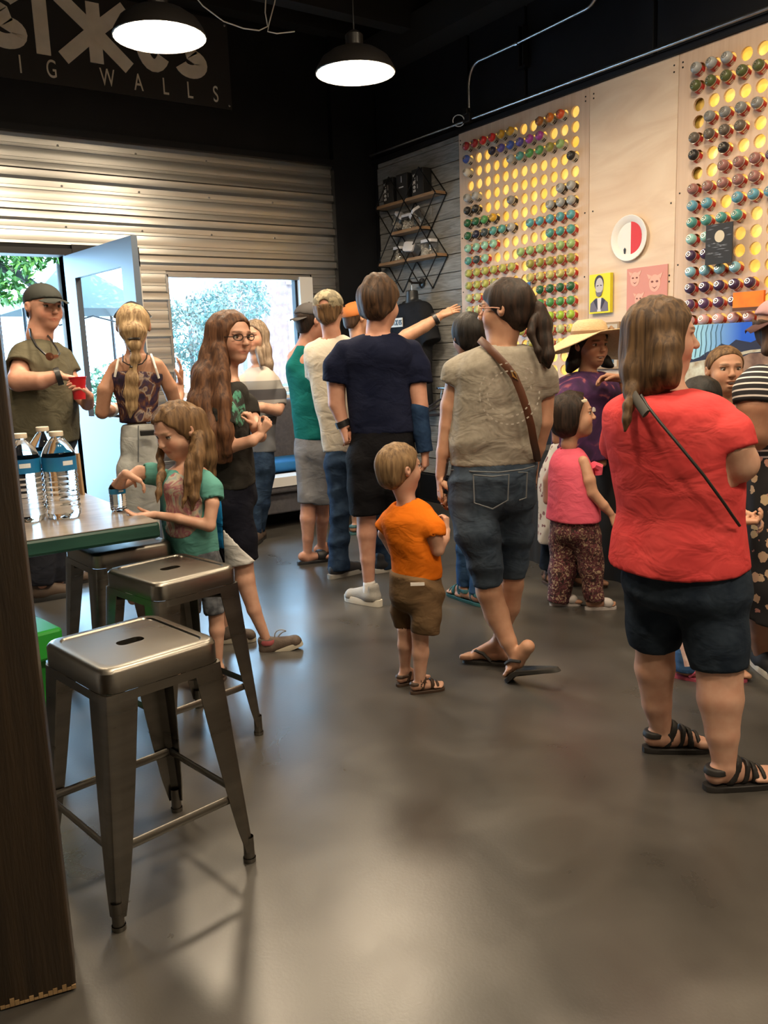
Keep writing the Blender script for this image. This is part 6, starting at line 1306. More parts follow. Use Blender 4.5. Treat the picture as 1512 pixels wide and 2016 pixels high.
# ---- long-haired girl with glasses
p = Pose(470, 1275, 'person', 'person with very long auburn hair, glasses and dark grey t-shirt, arms folded', skin='fair')
p.head(457, 666, 97, 142, -3, eyes=True, wide=.97, brow=(.10, .05, .03)); p.neck(449, 735, .02, 17); p.body.loft(p.secs([(980, 420, 500), (900, 414, 492), (820, 410, 482), (770, 410, 478), (745, 422, 468)], 105, .72), .03)
p.arm([(436, 768, -.12, 18), (442, 830, -.17, 14), (452, 880, -.18, 13), (496, 868, -.23, 11), (512, 856, -.21, 9)], 1, dict(n=p.n * .6 - p.s * .5, L=.12, curl=.9, d=NW([0, 0, .65]) + p.s * .5, side=1)); p.arm([(470, 770, .12, 18), (497, 825, .06, 14), (512, 858, -.06, 12.5), (504, 846, -.16, 10), (500, 838, -.18, 9)], -1, dict(n=p.n * .3 - p.s * .9, L=.11, curl=1.1, d=NW([0, 0, .8]) - p.s * .3, side=1))
p.leg([(458, 990, -.06, 30), (478, 1090, -.06, 20), (482, 1140, -.07, 19.5), (500, 1200, -.08, 14), (524, 1258, -.08, 9.5)]); p.leg([(446, 990, .08, 30), (442, 1090, .1, 19), (442, 1140, .1, 18), (438, 1195, .1, 13), (442, 1240, .1, 9)])
shirt(p, cloth('tee_charcoal', (.024, .0225, .020), (.032, .030, .027)), [(956, 416, 503), (910, 412, 500), (860, 408, 493), (800, 404, 488), (762, 408, 482), (742, 424, 466)], 105, [[(436, 770, -.12, 22), (440, 808, -.155, 24), (442, 836, -.17, 25)], [(470, 772, .12, 21), (484, 800, .1, 22), (494, 822, .07, 22)]], q=.74, amp=.004, seed=6)
NS = cloth('shorts_navy', (.0035, .004, .009)); pants(p, NS, [(1010, 414, 508), (970, 414, 505), (945, 418, 500)], 105, [[(458, 1010, -.06, 40), (468, 1060, -.06, 37), (477, 1106, -.06, 34)], [(450, 1010, .08, 38), (447, 1060, .09, 35), (447, 1100, .1, 32)]], amp=.004, name='shorts')
def panel(nm, m, fn):
    S = Shape(); S.ops = list(p.pantsS.ops); S.disp(lambda X, Y, Z: f32(-.003) + 0 * X); S.cap(fn); p.add(nm, S, .008, m)
su = lambda X, Y: (X - p.B[0]) * p.s[0] + (Y - p.B[1]) * p.s[1]
ub = p.P(437, 1000, -.06); sb0 = float((ub - p.B) @ p.s); zw0 = p.P(437, 1035, -.06)[2]; zw1 = p.P(495, 1110, -.06)[2]
panel('blue_side_panel', cloth('shorts_blue', (.01, .15, .36)), lambda X, Y, Z: np.maximum(su(X, Y) - sb0, zw0 - .10 - Z + (su(X, Y) - sb0) * .2))
panel('white_panel', cloth('shorts_white', (.55, .55, .54)), lambda X, Y, Z: np.maximum(np.maximum(Z - zw0 + (su(X, Y) - sb0) * 1.25, (sb0 - .004) - su(X, Y)), -f32(1)))
hs_ = hairshape(p, .03, (0, .83, -.56), .085, -.55); A = hs_
chainpx(p, A, [(438, 655, .0, 34), (424, 700, -.01, 28), (412, 750, -.06, 32), (405, 800, -.10, 33), (415, 850, -.14, 33), (425, 885, -.15, 26), (432, 903, -.15, 18)], .03); chainpx(p, A, [(430, 690, .05, 24), (405, 740, .05, 26), (396, 790, .02, 24), (398, 840, .0, 22), (405, 880, -.05, 12)], .03); chainpx(p, A, [(432, 690, -.08, 14), (436, 740, -.13, 16), (438, 790, -.17, 18), (444, 850, -.2, 16), (448, 890, -.2, 10)], .02); chainpx(p, A, [(425, 860, -.10, 24), (440, 895, -.16, 16), (447, 905, -.17, 7)], .02)
A.cut(p.P(430, 905, 0), NW([0, 0, -1.]) + p.s * .1); A.hole_ell(p.T(.0, .36, -.12), NW([.25, .22, .42]) * p.hd[1], p.hd[2], .01); A.disp(strands(.0028, 150, 5, .25)); p.add('hair', A, .006, H_['auburn'])
T = p.T; Hh = p.hd[1]; fr = MB()
for q in (-1, 1):
    fr.tube([T(q * .155 + .105 * math.cos(a), .405 - .05 * abs(math.cos(a)) * (1 if q * math.cos(a) > 0 else .2), .025 + .062 * math.sin(a)) for a in np.arange(14) * 2 * math.pi / 14], .0095 * Hh, 5, closed=True); fr.tube([T(q * .26, .355, .035), T(q * .34, .2, .03), T(q * .37, -.02, .02)], .010 * Hh, 5)
fr.tube([T(-.055, .425, .03), T(0, .435, .04), T(.055, .425, .03)], .009 * Hh, 5); p.mb('glasses', fr, M('glasses_frame', (.02, .012, .010), .3), smooth=True)
PG = Shape(); PG.ops = list(p.shirtS.ops); PG.disp(lambda X, Y, Z: f32(-.002) + 0 * X); cg = p.P(470, 806, -.16)
PG.cap(lambda X, Y, Z: (np.sqrt((((X - cg[0]) * p.s[0] + (Y - cg[1]) * p.s[1]) / p.m(13)) ** 2 + ((Z - cg[2]) / p.m(36)) ** 2) - 1) * .03); PG.cap(lambda X, Y, Z: (X - p.B[0]) * p.n[0] + (Y - p.B[1]) * p.n[1] + .04)
p.add('shirt_print', PG, .006, tiedye('print_green', [(.40, (.022, .021, .019)), (.48, (.03, .05, .04)), (.52, (.05, .22, .15)), (.6, (.10, .30, .21)), (.66, (.02, .02, .018)), (.8, (.05, .2, .14))], 14))
SN = M('sneaker_taupe', (.085, .06, .045), .7, bump=.2, bscale=150); SP = M('sneaker_sole_pale', (.42, .38, .30), .6)
p.shoe(p.P(527, 1258, -.08), 95, .235, SN, SP, 17, .085, name='sneaker', lace=MT['offwhite']); Q = p.Qs; p.mb('lace_loop', MB().tube([Q(.0, .22 + .12 * math.sin(a) + .06 * (1 - math.cos(a)), .34 + .03 * math.sin(2 * a) + .05 * (1 - math.cos(a))) for a in np.linspace(0, 5.8, 14)], .0028, 5), M('lace', (.25, .23, .2), .8), smooth=True)
p.mb('pink_collar', MB().lathe([(.038, 0), (.042, .012), (.038, .024)], p.P(527, 1262, -.08) - NW([0, 0, .012]), None, 14), M('shoe_pink', (.35, .08, .09), .7), smooth=True)
p.shoe(p.P(443, 1240, .1), 95, .235, SN, SP, 0, .085, name='sneaker', lace=MT['offwhite'])
p.finish()

# ---- woman in the banded top
def bands(name, edges, cols, axis='Z'):
    m, N, L, P = new_mat(name); tc = N.new('ShaderNodeTexCoord'); sp = N.new('ShaderNodeSeparateXYZ'); L.new(tc.outputs['Object'], sp.inputs[0])
    mr = N.new('ShaderNodeMapRange'); mr.inputs[1].default_value = 0; mr.inputs[2].default_value = 2.0; L.new(sp.outputs[axis], mr.inputs[0]); r = N.new('ShaderNodeValToRGB'); r.color_ramp.interpolation = 'CONSTANT'; e = r.color_ramp.elements
    while len(e) < len(cols): e.new(.9)
    for i, c in enumerate(cols): e[i].position = (0 if i == 0 else edges[i - 1] / 2.0)
    for i, c in enumerate(cols): e[i].color = c4(c)
    L.new(mr.outputs[0], r.inputs[0]); L.new(r.outputs[0], P.inputs['Base Color']); P.inputs['Roughness'].default_value = .9; return m
p = Pose(508, 1068, 'person', 'person in white and grey banded top and blue jeans behind the long-haired girl', skin='fair')
p.head(502, 664, 60, -150, ears=(1, 0)); p.neck(506, 706, 0, 12); p.body.loft(p.secs([(900, 487, 537), (820, 482, 540), (760, 476, 542), (735, 482, 536), (718, 496, 522)], -150, .68), .03)
sl = [[(538, 748, 0, 17), (546, 775, -.02, 16), (549, 798, -.05, 15)], [(478, 748, 0, 17), (470, 785, -.05, 15)]]
p.arm([(538, 748, 0, 14), (548, 800, -.06, 12), (545, 808, -.10, 11.5), (515, 802, -.22, 10), (485, 800, -.26, 8)]); p.arm([(478, 748, 0, 14), (468, 800, -.06, 12), (500, 806, -.2, 9)])
ze = lambda v: float(p.P(505, v, -.08)[2])
shirt(p, bands('banded_knit', [ze(890), ze(838), ze(822), ze(788), ze(768), ze(752)], [(.16, .17, .19), (.16, .17, .19), (.055, .055, .062), (.22, .22, .22), (.055, .055, .062), (.23, .225, .215), (.52, .47, .42)]), [(890, 483, 541), (840, 480, 542), (790, 474, 546), (755, 470, 546), (735, 478, 540), (716, 496, 524)], -150, sl, q=.7, amp=.004, seed=8)
pants(p, MT['denim_mid'] if False else MT['denim'], [(935, 484, 540), (905, 484, 540), (880, 486, 538)], -150, [[(500, 930, 0, 18), (502, 990, 0, 13), (507, 1050, 0, 9)], [(524, 930, 0, 18), (518, 990, .05, 13), (513, 1046, .1, 9)]], amp=.003, name='jeans')
p.leg([(502, 900, 0, 14), (507, 1055, 0, 6)]); p.leg([(522, 900, 0, 14), (513, 1050, .1, 6)])
hs_ = hairshape(p, .04, (0, .83, -.56), .07, -.5); chainpx(p, hs_, [(518, 660, 0, 12), (523, 690, -.02, 11), (530, 716, -.04, 8), (536, 728, -.05, 3)], .03); chainpx(p, hs_, [(510, 690, -.08, 8), (516, 716, -.1, 6)], .02); hs_.disp(strands(.004, 130, 8)); p.add('hair', hs_, .007, H_['ashblonde'])
p.shoe(p.P(508, 1054, 0), -160, .24, M('flat_shoe', (.06, .04, .03), .6), MT['rubber'], 0, .075, name='shoe'); p.shoe(p.P(513, 1050, .1), -150, .24, M('flat_shoe2', (.06, .04, .03), .6), MT['rubber'], 0, .075, name='shoe')
p.finish()

# ---- pointing person in the orange cap
p = Pose(705, 1052, 'person', 'person in orange cap pointing right with a watch on the wrist, behind the navy t-shirt', skin='warm')
p.head(703, 628, 60, 55, eyes=False); p.neck(705, 672, 0, 13); p.body.loft(p.secs([(880, 680, 745), (800, 680, 748), (720, 672, 752), (690, 680, 742), (675, 695, 728)], 45, .66), .03)
p.arm([(745, 700, -.05, 16), (800, 662, -.10, 13.5), (836, 642, -.10, 12), (864, 624, -.10, 8)], 1, dict(n=NW([0, 0, -.75]) + p.n * .6, L=.185, curl=.10, d=p.s * .92 + NW([0, 0, .42]), side=1, spread=1.2, curls=(.05, .12, .16, .2))); p.arm([(672, 700, .05, 16), (660, 770, .08, 13), (665, 820, .1, 9)], -1)
shirt(p, cloth('tee_rust', (.10, .05, .03)), [(880, 678, 748), (800, 678, 750), (720, 670, 755), (692, 678, 745), (676, 698, 726)], 45, [[(745, 702, -.05, 18), (770, 685, -.08, 18)], [(672, 702, .05, 18), (664, 740, .07, 17)]], seed=2)
pants(p, cloth('shorts_khaki', (.14, .12, .09)), [(920, 680, 746), (870, 682, 744)], 45, [[(698, 910, .02, 24), (700, 1005, .02, 20)], [(726, 910, -.02, 24), (730, 1005, -.02, 20)]], name='shorts'); p.leg([(699, 900, .02, 20), (700, 980, .02, 14), (702, 1035, .02, 8)]); p.leg([(728, 900, -.02, 20), (730, 980, -.02, 14), (732, 1035, -.02, 8)])
cap_hat(p, M('cap_orange', (.38, .115, .02), .8), 1); hs_ = hairshape(p, .015, (0, .8, -.6), -.05, -.3, top=.1); p.add('hair', hs_, .008, H_['brown'])
watch(p, p.P(857, 628, -.10), p.P(862, 625, -.10), p.m(11), None, .03); p.mb('watch_face', MB().lathe([(.018, 0), (.018, .006), (.0001, .007)], p.P(861, 630, -.125), basis(p.s, NW([0, 0, 1]), -p.n), 14), MT['steel'])
for a, sd_ in ((p.P(702, 1036, .02), -1), (p.P(732, 1036, -.02), 1)): Q = p.bare(a, 50, .25, sd_, 0, .085); sandal(p, Q, .25, M('sandal_teal', (.03, .09, .10), .6), sd_)
T = p.T; Hh = p.hd[1]; p.mb('glasses', MB().tube([T(-.36, -.05, .03), T(-.34, .2, .03), T(-.26, .36, .03)], .01 * Hh, 5).tube([T(.36, -.05, .03), T(.34, .2, .03), T(.26, .36, .03), T(.0, .42, .04), T(-.26, .36, .03)], .01 * Hh, 5), MT['blackplastic'])
p.finish()

# ---- toddler in orange
p = Pose(830, 1358, 'person', 'toddler in orange t-shirt, brown shorts and brown sandals, seen from behind', skin='fair')
p.head(789, 924, 99, 58, 3, child=1, eyes=True, brow=(.25, .15, .08)); p.neck(800, 984, 0, 17); p.body.loft(p.secs([(1150, 775, 862), (1080, 772, 860), (1020, 764, 852), (995, 776, 840)], 40, .76), .03)
p.arm([(768, 1014, .05, 17), (758, 1050, .08, 14), (775, 1085, .2, 11)]); p.arm([(846, 1016, -.06, 17), (857, 1055, -.09, 13.5), (862, 1083, -.08, 12.5), (875, 1060, -.02, 10), (879, 1044, .0, 8)], 1, dict(n=-p.s * .8 + p.n * .4, L=.095, curl=1.0, d=NW([0, 0, 1.]) + p.n * .2))
p.leg([(800, 1160, .03, 15), (798, 1235, .04, 16), (798, 1270, .04, 15.5), (797, 1316, .06, 10)]); p.leg([(832, 1160, -.03, 15), (827, 1240, -.03, 18), (828, 1285, -.03, 17), (826, 1345, -.03, 11)])
shirt(p, cloth('tee_orange', (.62, .135, .006), (.68, .165, .01)), [(1136, 770, 868), (1090, 768, 866), (1050, 759, 862), (1016, 754, 857), (996, 768, 846), (982, 780, 832), (974, 788, 824)], 40, [[(768, 1016, .05, 20), (758, 1040, .065, 21)], [(846, 1018, -.06, 21), (854, 1040, -.08, 23), (857, 1058, -.09, 24)]], q=.8, amp=.005, seed=3, h=.008, fz=20)
pants(p, cloth('shorts_brown', (.115, .070, .036), (.15, .095, .05)), [(1206, 768, 868), (1150, 765, 871), (1122, 770, 866)], 40, [[(792, 1175, .06, 25), (796, 1205, .07, 24), (797, 1236, .07, 24)], [(840, 1175, -.04, 30), (840, 1210, -.05, 29), (838, 1244, -.05, 29)]], q=.85, amp=.006, fz=34, fx=14, name='shorts', h=.008)
p.mb('pocket_flap', MB().box(p.P(822, 1150, -.16), (.055, .004, .012), basis(p.s, p.n, [0, 0, 1])), MT['offwhite'])
hs_ = hairshape(p, .035, (0, .86, -.50), .085, -.34); hs_.ell(p.T(0, -.28, .0), NW([.27, .2, .3]) * p.hd[1], p.hd[2], .03); hs_.disp(strands(.0022, 170, 7)); p.add('hair', hs_, .0045, H_['tod'])
SBR = M('sandal_brown', (.045, .024, .013), .55)
for a, sd_, ph in ((p.P(797, 1318, .06), -1, 60), (p.P(826, 1347, -.03), 1, 72)): Q = p.bare(a, ph, .158, sd_, 0, .055); sandal(p, Q, .158, SBR, sd_)
p.finish(.008)
# ---- woman in the grey tee
p = Pose(985, 1330, 'person', 'person in grey t-shirt with brown crossbody strap, denim capris and dark ponytail', skin='warm')
p.head(993, 612, 110, -72, 0, eyes=True, brow=(.03, .02, .012)); p.neck(988, 676, 0, 25); p.body.loft(p.secs([(930, 895, 1050), (860, 895, 1052), (780, 898, 1058), (720, 908, 1062), (690, 925, 1045)], -20, .68), .03)
p.arm([(918, 712, 0, 27), (902, 755, 0, 24), (890, 800, 0, 23), (885, 838, 0, 20.5), (876, 890, .0, 17), (869, 935, 0, 12)], -1, dict(n=p.s * .9 + p.n * .3, L=.175, curl=.38, d=NW([0, 0, -1.]), side=1)); p.arm([(1055, 718, 0, 26), (1068, 772, .03, 23), (1068, 830, .03, 20), (1058, 880, .06, 15), (1050, 912, .08, 11)], 1, dict(n=-p.s, L=.175, curl=.4, d=NW([0, 0, -1.]) + p.n * .2))
p.leg([(932, 1000, -.03, 36), (954, 1100, -.05, 28), (963, 1165, -.04, 26), (978, 1210, -.03, 25), (1000, 1262, -.06, 17), (1018, 1300, -.08, 12)]); p.leg([(1008, 1000, .04, 34), (1010, 1090, .08, 25), (1007, 1150, .09, 24), (1002, 1195, .10, 22), (990, 1235, .11, 15), (979, 1264, .14, 11.5)])
shirt(p, cloth('tee_grey', (.24, .215, .175), (.29, .262, .215), sc=40), [(914, 886, 1056), (870, 888, 1058), (810, 890, 1066), (750, 896, 1072), (712, 905, 1068), (690, 922, 1054), (672, 950, 1026)], -20, [[(918, 714, 0, 32), (906, 738, 0, 34), (898, 760, 0, 35)], [(1055, 720, 0, 31), (1066, 748, .015, 32), (1071, 778, .03, 32)]], q=.7, amp=.006, fz=22, fx=7, seed=6)
CAP = pants(p, cloth('denim_capri', (.030, .044, .066), (.055, .076, .105), sc=13, detail=6), [(1005, 886, 1050), (950, 885, 1055), (900, 890, 1053)], -20, [[(932, 990, -.03, 48), (940, 1050, -.05, 43), (954, 1100, -.05, 35), (961, 1150, -.04, 30)], [(1008, 990, .04, 44), (1012, 1050, .07, 37), (1010, 1095, .08, 31), (1006, 1134, .08, 27)]], amp=.006, fz=42, fx=6, name='denim_capris')
zc = lambda u, v: p.P(u, v, -.155)
def pocket(L_, nm='back_pocket'): p.mb(nm, MB().tube([p.P(u, v, d) for u, v, d in L_], .0032, 5), MT['stitch'])
pocket([(932, 935, -.150), (970, 938, -.165), (1002, 934, -.165), (1000, 985, -.175), (970, 1002, -.18), (934, 990, -.165), (932, 935, -.15)]); pocket([(1020, 930, -.155), (1038, 930, -.14), (1036, 980, -.14), (1022, 985, -.155)]); pocket([(888, 925, -.06), (930, 928, -.14), (980, 930, -.16), (1030, 924, -.14), (1052, 918, -.06)], 'waistband_seam')
LS = M('strap_leather', (.085, .030, .013), .45); Lp = [(944, 668, -.06), (958, 680, -.115), (976, 698, -.145), (998, 722, -.160), (1013, 742, -.165), (1025, 770, -.17), (1037, 805, -.165), (1046, 840, -.155), (1051, 870, -.13), (1056, 892, -.09), (1058, 908, -.02)]
st_ = ribbon_on(p, [p.P(*q) for q in Lp], .030, LS, 'crossbody_strap'); p.mb('buckle', MB().tube([p.P(u, v, -.172) for u, v in ((1006, 727), (1015, 735), (1019, 748), (1010, 740))], .0035, 5, closed=True), M('buckle_gold', (.75, .5, .2), .3, 1), st_)
TXT = M('tee_print', (.34, .31, .265), .8)
def ringtext(r0, n, seed):
    rt = random.Random(seed); cpt = p.P(1003, 775, -.17); b = MB()
    for k in range(n):
        a = 2 * math.pi * k / n
        if rt.random() < .35: continue
        x, z = r0 * math.cos(a), r0 * 1.02 * math.sin(a)
        if abs(x) < .12: b.box(cpt + p.s * x + NW([0, 0, z]) - p.n * (.012 - x * x * 1.9), (.010, .003, .005), basis(nrm(-p.s * math.sin(a) + NW([0, 0, math.cos(a)])), p.n, nrm(p.s * math.cos(a) + NW([0, 0, math.sin(a)]))))
    return b
for r0, n in ((.115, 34), (.085, 26)): o = p.mb('shirt_print', ringtext(r0, n, int(r0 * 1000)), TXT); o['kind'] = 'stuff'
hs_ = hairshape(p, .035, (0, .70, -.71), .075, -.40); chainpx(p, hs_, [(1020, 600, 0, 34), (1040, 608, .0, 20)], .02); hs_.disp(strands(.003, 130, 2)); p.add('hair', hs_, .005, H_['dbrown'])
PT = Shape(); chainpx(p, PT, [(1040, 606, 0, 11), (1056, 612, -.01, 17), (1066, 640, -.02, 20), (1070, 670, -.03, 18), (1076, 700, -.05, 13), (1080, 722, -.05, 4)], .02); chainpx(p, PT, [(1052, 625, -.05, 9), (1045, 655, -.09, 7), (1058, 690, -.1, 6), (1064, 715, -.1, 2)], .01); PT.disp(strands(.007, 90, 5, 2.5)); p.add('ponytail', PT, .005, H_['dbrown']); p.mb('hair_tie', MB().lathe([(p.m(12), -.01), (p.m(14), 0), (p.m(12), .01)], p.P(1044, 606, 0), rot('Y', 1.3), 14), MT['blackplastic'], smooth=True)
T = p.T; Hh = p.hd[1]; g = MB()
for q in (-1, 1): g.tube([T(q * .16 + .115 * math.cos(a), .41 - .04 * abs(math.cos(a)), .03 + .085 * math.sin(a)) for a in np.arange(14) * 2 * math.pi / 14], .010 * Hh, 5, closed=True); g.tube([T(q * .27, .35, .055), T(q * .36, .1, .05), T(q * .38, -.04, .03)], .011 * Hh, 5)
p.mb('glasses', g, M('glasses_pink', (.55, .30, .22), .35), smooth=True)
FF = M('flipflop_dark', (.022, .020, .017), .7); p.fs = -1
Q = p.bare(p.P(1018, 1302, -.08), -62, .235, -1, -48, .07); f0 = Q; flipflop(p, Q, .235, FF, .72); p.fs = 1; Q = p.bare(p.P(979, 1268, .14), -78, .235, 1, 0, .075); flipflop(p, Q, .235, FF)
p.finish()

# ---- person with black hair behind her
p = Pose(928, 1188, 'person', 'person with black hair in blue jeans and teal sandals, hidden behind the grey t-shirt', skin='tan')
p.head(922, 664, 82, -25); p.neck(926, 712, 0, 16); p.body.loft(p.secs([(960, 905, 975), (850, 902, 975), (760, 895, 980), (730, 905, 970)], -20, .66), .03)
shirt(p, cloth('tee_dark', (.02, .02, .025)), [(930, 902, 976), (840, 900, 978), (760, 893, 984), (735, 902, 972), (718, 915, 955)], -20, [], seed=2)
pants(p, MT['denim_mid'], [(985, 902, 976), (920, 904, 974)], -20, [[(922, 985, 0, 25), (916, 1080, 0, 18), (914, 1150, .06, 16)], [(952, 985, 0, 25), (944, 1080, 0, 18), (938, 1170, -.02, 16)]], name='jeans'); p.arm([(900, 760, .05, 16), (898, 830, .1, 12), (920, 860, .2, 9)]); p.arm([(976, 760, 0, 16), (985, 830, .05, 12), (960, 860, .2, 9)])
p.leg([(922, 960, 0, 20), (916, 1080, 0, 13), (914, 1155, .06, 8)]); p.leg([(952, 960, 0, 20), (944, 1080, 0, 13), (938, 1172, -.02, 8)])
hs_ = hairshape(p, .06, (0, .83, -.56), .05, -.42); hs_.disp(strands(.003, 120, 1)); p.add('hair', hs_, .007, H_['dark'])
ST = M('sandal_green', (.02, .10, .11), .6)
for a, sd_ in ((p.P(914, 1156, .06), -1), (p.P(938, 1174, -.02), 1)): Q = p.bare(a, -35, .23, sd_, 0, .075); sandal(p, Q, .23, ST, sd_)
p.finish()

# ---- woman in the straw hat
p = Pose(1110, 1150, 'person', 'person in wide straw hat and purple tie-dye top talking at the table', skin='brown')
p.head(1164, 682, 80, 142, 0, eyes=True, mouth='open', brow=(.05, .03, .02)); p.neck(1156, 738, 0, 15); p.body.loft(p.secs([(920, 1100, 1190), (840, 1098, 1195), (780, 1098, 1208), (752, 1100, 1212), (735, 1118, 1195)], 130, .72), .03)
p.arm([(1104, 765, -.06, 18), (1096, 815, -.1, 14), (1100, 865, -.08, 12), (1120, 890, -.1, 9)]); p.arm([(1212, 768, .04, 18), (1242, 822, -.06, 15), (1238, 780, -.18, 11.5), (1226, 745, -.22, 8.5)], -1, dict(n=-p.n * .4 + NW([0, 0, -.9]), L=.17, curl=.55, d=-p.s * .95 + NW([0, 0, .1]), side=1))
PU = tiedye('tie_dye_purple', [(.30, (.022, .008, .035)), (.48, (.045, .014, .07)), (.58, (.07, .02, .09)), (.64, (.30, .08, .12)), (.70, (.42, .15, .16))], 6)
shirt(p, PU, [(905, 1092, 1200), (850, 1090, 1204), (800, 1089, 1212), (765, 1088, 1222), (748, 1098, 1214), (730, 1126, 1188)], 130, [[(1104, 767, -.06, 22), (1097, 810, -.1, 20), (1098, 845, -.1, 19)], [(1212, 770, .04, 22), (1232, 800, .0, 20), (1243, 822, -.06, 18)]], q=.74, amp=.004, seed=5)
def floral(name, bg, fl, sc, thr=.18, fl2=None):
    m, N, L, P = new_mat(name); tc = N.new('ShaderNodeTexCoord'); v = N.new('ShaderNodeTexVoronoi'); v.inputs['Scale'].default_value = sc; L.new(tc.outputs['Object'], v.inputs['Vector'])
    n = N.new('ShaderNodeTexNoise'); n.inputs['Scale'].default_value = sc * 4; n.inputs['Detail'].default_value = 2; L.new(tc.outputs['Object'], n.inputs['Vector'])
    ad = N.new('ShaderNodeMath'); ad.operation = 'MULTIPLY_ADD'; ad.inputs[1].default_value = .35; L.new(n.outputs['Fac'], ad.inputs[0]); L.new(v.outputs['Distance'], ad.inputs[2])
    cr = N.new('ShaderNodeValToRGB'); e = cr.color_ramp.elements; cr.color_ramp.interpolation = 'CONSTANT'; e[0].position = 0; e[0].color = (1, 1, 1, 1); e[1].position = thr + .17; e[1].color = (0, 0, 0, 1); L.new(ad.outputs[0], cr.inputs[0])
    c2 = N.new('ShaderNodeValToRGB'); c2.color_ramp.elements[0].color = c4(fl); c2.color_ramp.elements[1].color = c4(fl2 or fl); sp = N.new('ShaderNodeSeparateColor'); L.new(v.outputs['Color'], sp.inputs[0]); L.new(sp.outputs[0], c2.inputs[0])
    mx = N.new('ShaderNodeMix'); mx.data_type = 'RGBA'; L.new(cr.outputs[0], mx.inputs['Factor']); mx.inputs['A'].default_value = c4(bg); L.new(c2.outputs[0], mx.inputs['B']); L.new(mx.outputs['Result'], P.inputs['Base Color']); P.inputs['Roughness'].default_value = .9; return m
shirt(p, floral('tunic_white_floral', (.50, .47, .44), (.13, .06, .07), 26, .30, (.24, .13, .14)), [(1062, 1060, 1150), (1000, 1062, 1156), (940, 1066, 1165), (895, 1080, 1175), (860, 1092, 1180)], 130, neck=None, name='tunic', amp=.006, seed=3, fz=8, fx=16)
pants(p, MT['denim_dark'], [(1080, 1075, 1150), (1040, 1075, 1150)], 130, [[(1088, 1060, -.02, 22), (1080, 1118, .0, 19)], [(1130, 1060, .02, 22), (1140, 1130, -.02, 18)]], name='jeans'); p.leg([(1088, 1040, 0, 16), (1080, 1135, 0, 8)]); p.leg([(1130, 1040, .02, 16), (1143, 1140, -.02, 8)])
SB2 = M('sandal_brown_dark', (.05, .03, .02), .6)
for a, sd_, ph in ((p.P(1080, 1130, 0), 1, 150), (p.P(1146, 1143, -.02), -1, 100)): Q = p.bare(a, ph, .22, sd_, 0, .07); sandal(p, Q, .22, SB2, sd_)
# hat
T = p.T; Hh = p.hd[1]; STW = M('straw', (.56, .40, .22), .8, col2=(.64, .47, .27), scale=60, stretch=(1, 1, 4), bump=.4, bscale=120, bstretch=(1, 1, 1)); STD = M('straw_brown', (.26, .15, .075), .8)
p.mb('hat_crown', MB().lathe([(.43 * Hh, 0), (.42 * Hh, .14 * Hh), (.38 * Hh, .26 * Hh), (.28 * Hh, .34 * Hh), (.0001, .37 * Hh)], T(0, -.07, .27), p.hd[2], 24), STW, smooth='all')
b = MB(); n = 40; rows = []
for r_ in np.linspace(.41, 1.0, 7):
    row = []
    for k in range(n):
        a = 2 * math.pi * k / n; x, y = math.cos(a), math.sin(a); t = (r_ - .41) / .59
        ext = .66 + .12 * max(0, -y) + .10 * abs(x); zz = .30 - t * (.03 + .42 * max(0, -y) ** 1.5 + (1.0 if x < 0 else .75) * max(0, abs(x) - .40) ** 1.2 - .12 * max(0, y)) + .03 * t * math.sin(3 * a + 1)
        row.append(T(x * (.41 + t * ext), -.07 + y * (.43 + t * ext * .95), zz))
    rows.append(row)
b.rings(rows, cap=False); br = p.mb('hat_brim', b, STW, smooth='all'); md = br.modifiers.new('thick', 'SOLIDIFY'); md.thickness = .006
p.mb('hat_band', MB().lathe([(.435 * Hh, .0), (.44 * Hh, .03 * Hh), (.432 * Hh, .085 * Hh)], T(0, -.07, .28), p.hd[2], 24), STD, smooth='all'); p.mb('hat_bow', MB().tube([T(-.43, .05, .33), T(-.50, .12, .40), T(-.46, .2, .36), T(-.38, .22, .34)], [.03 * Hh, .07 * Hh, .06 * Hh, .03 * Hh], 8), STD, smooth=True)
hs_ = hairshape(p, .03, (0, .80, -.60), .06, -.30, top=.27); chainpx(p, hs_, [(1135, 690, .0, 12), (1128, 715, -.02, 13), (1120, 728, -.02, 7)], .02); chainpx(p, hs_, [(1180, 700, .10, 9), (1192, 712, .08, 10), (1205, 720, .06, 5)], .02); hs_.disp(strands(.003, 130, 3)); p.add('hair', hs_, .006, H_['dark'])
p.mb('bracelet', MB().lathe([(.030, -.008), (.036, -.006), (.036, .006), (.030, .008)], p.P(1229, 750, -.21), basis(p.s, p.n, [0, 0, 1]), 14), MT['steel'], smooth=True); p.mb('lanyard', MB().tube([p.P(1140, 730, -.06), p.P(1146, 755, -.12), p.P(1160, 785, -.155), p.P(1168, 800, -.16)], .004, 5), MT['blackplastic'], smooth=True); p.mb('pendant', MB().box(p.P(1169, 806, -.165), (.025, .01, .03)), MT['offwhite'], bevel=.004)
p.finish()

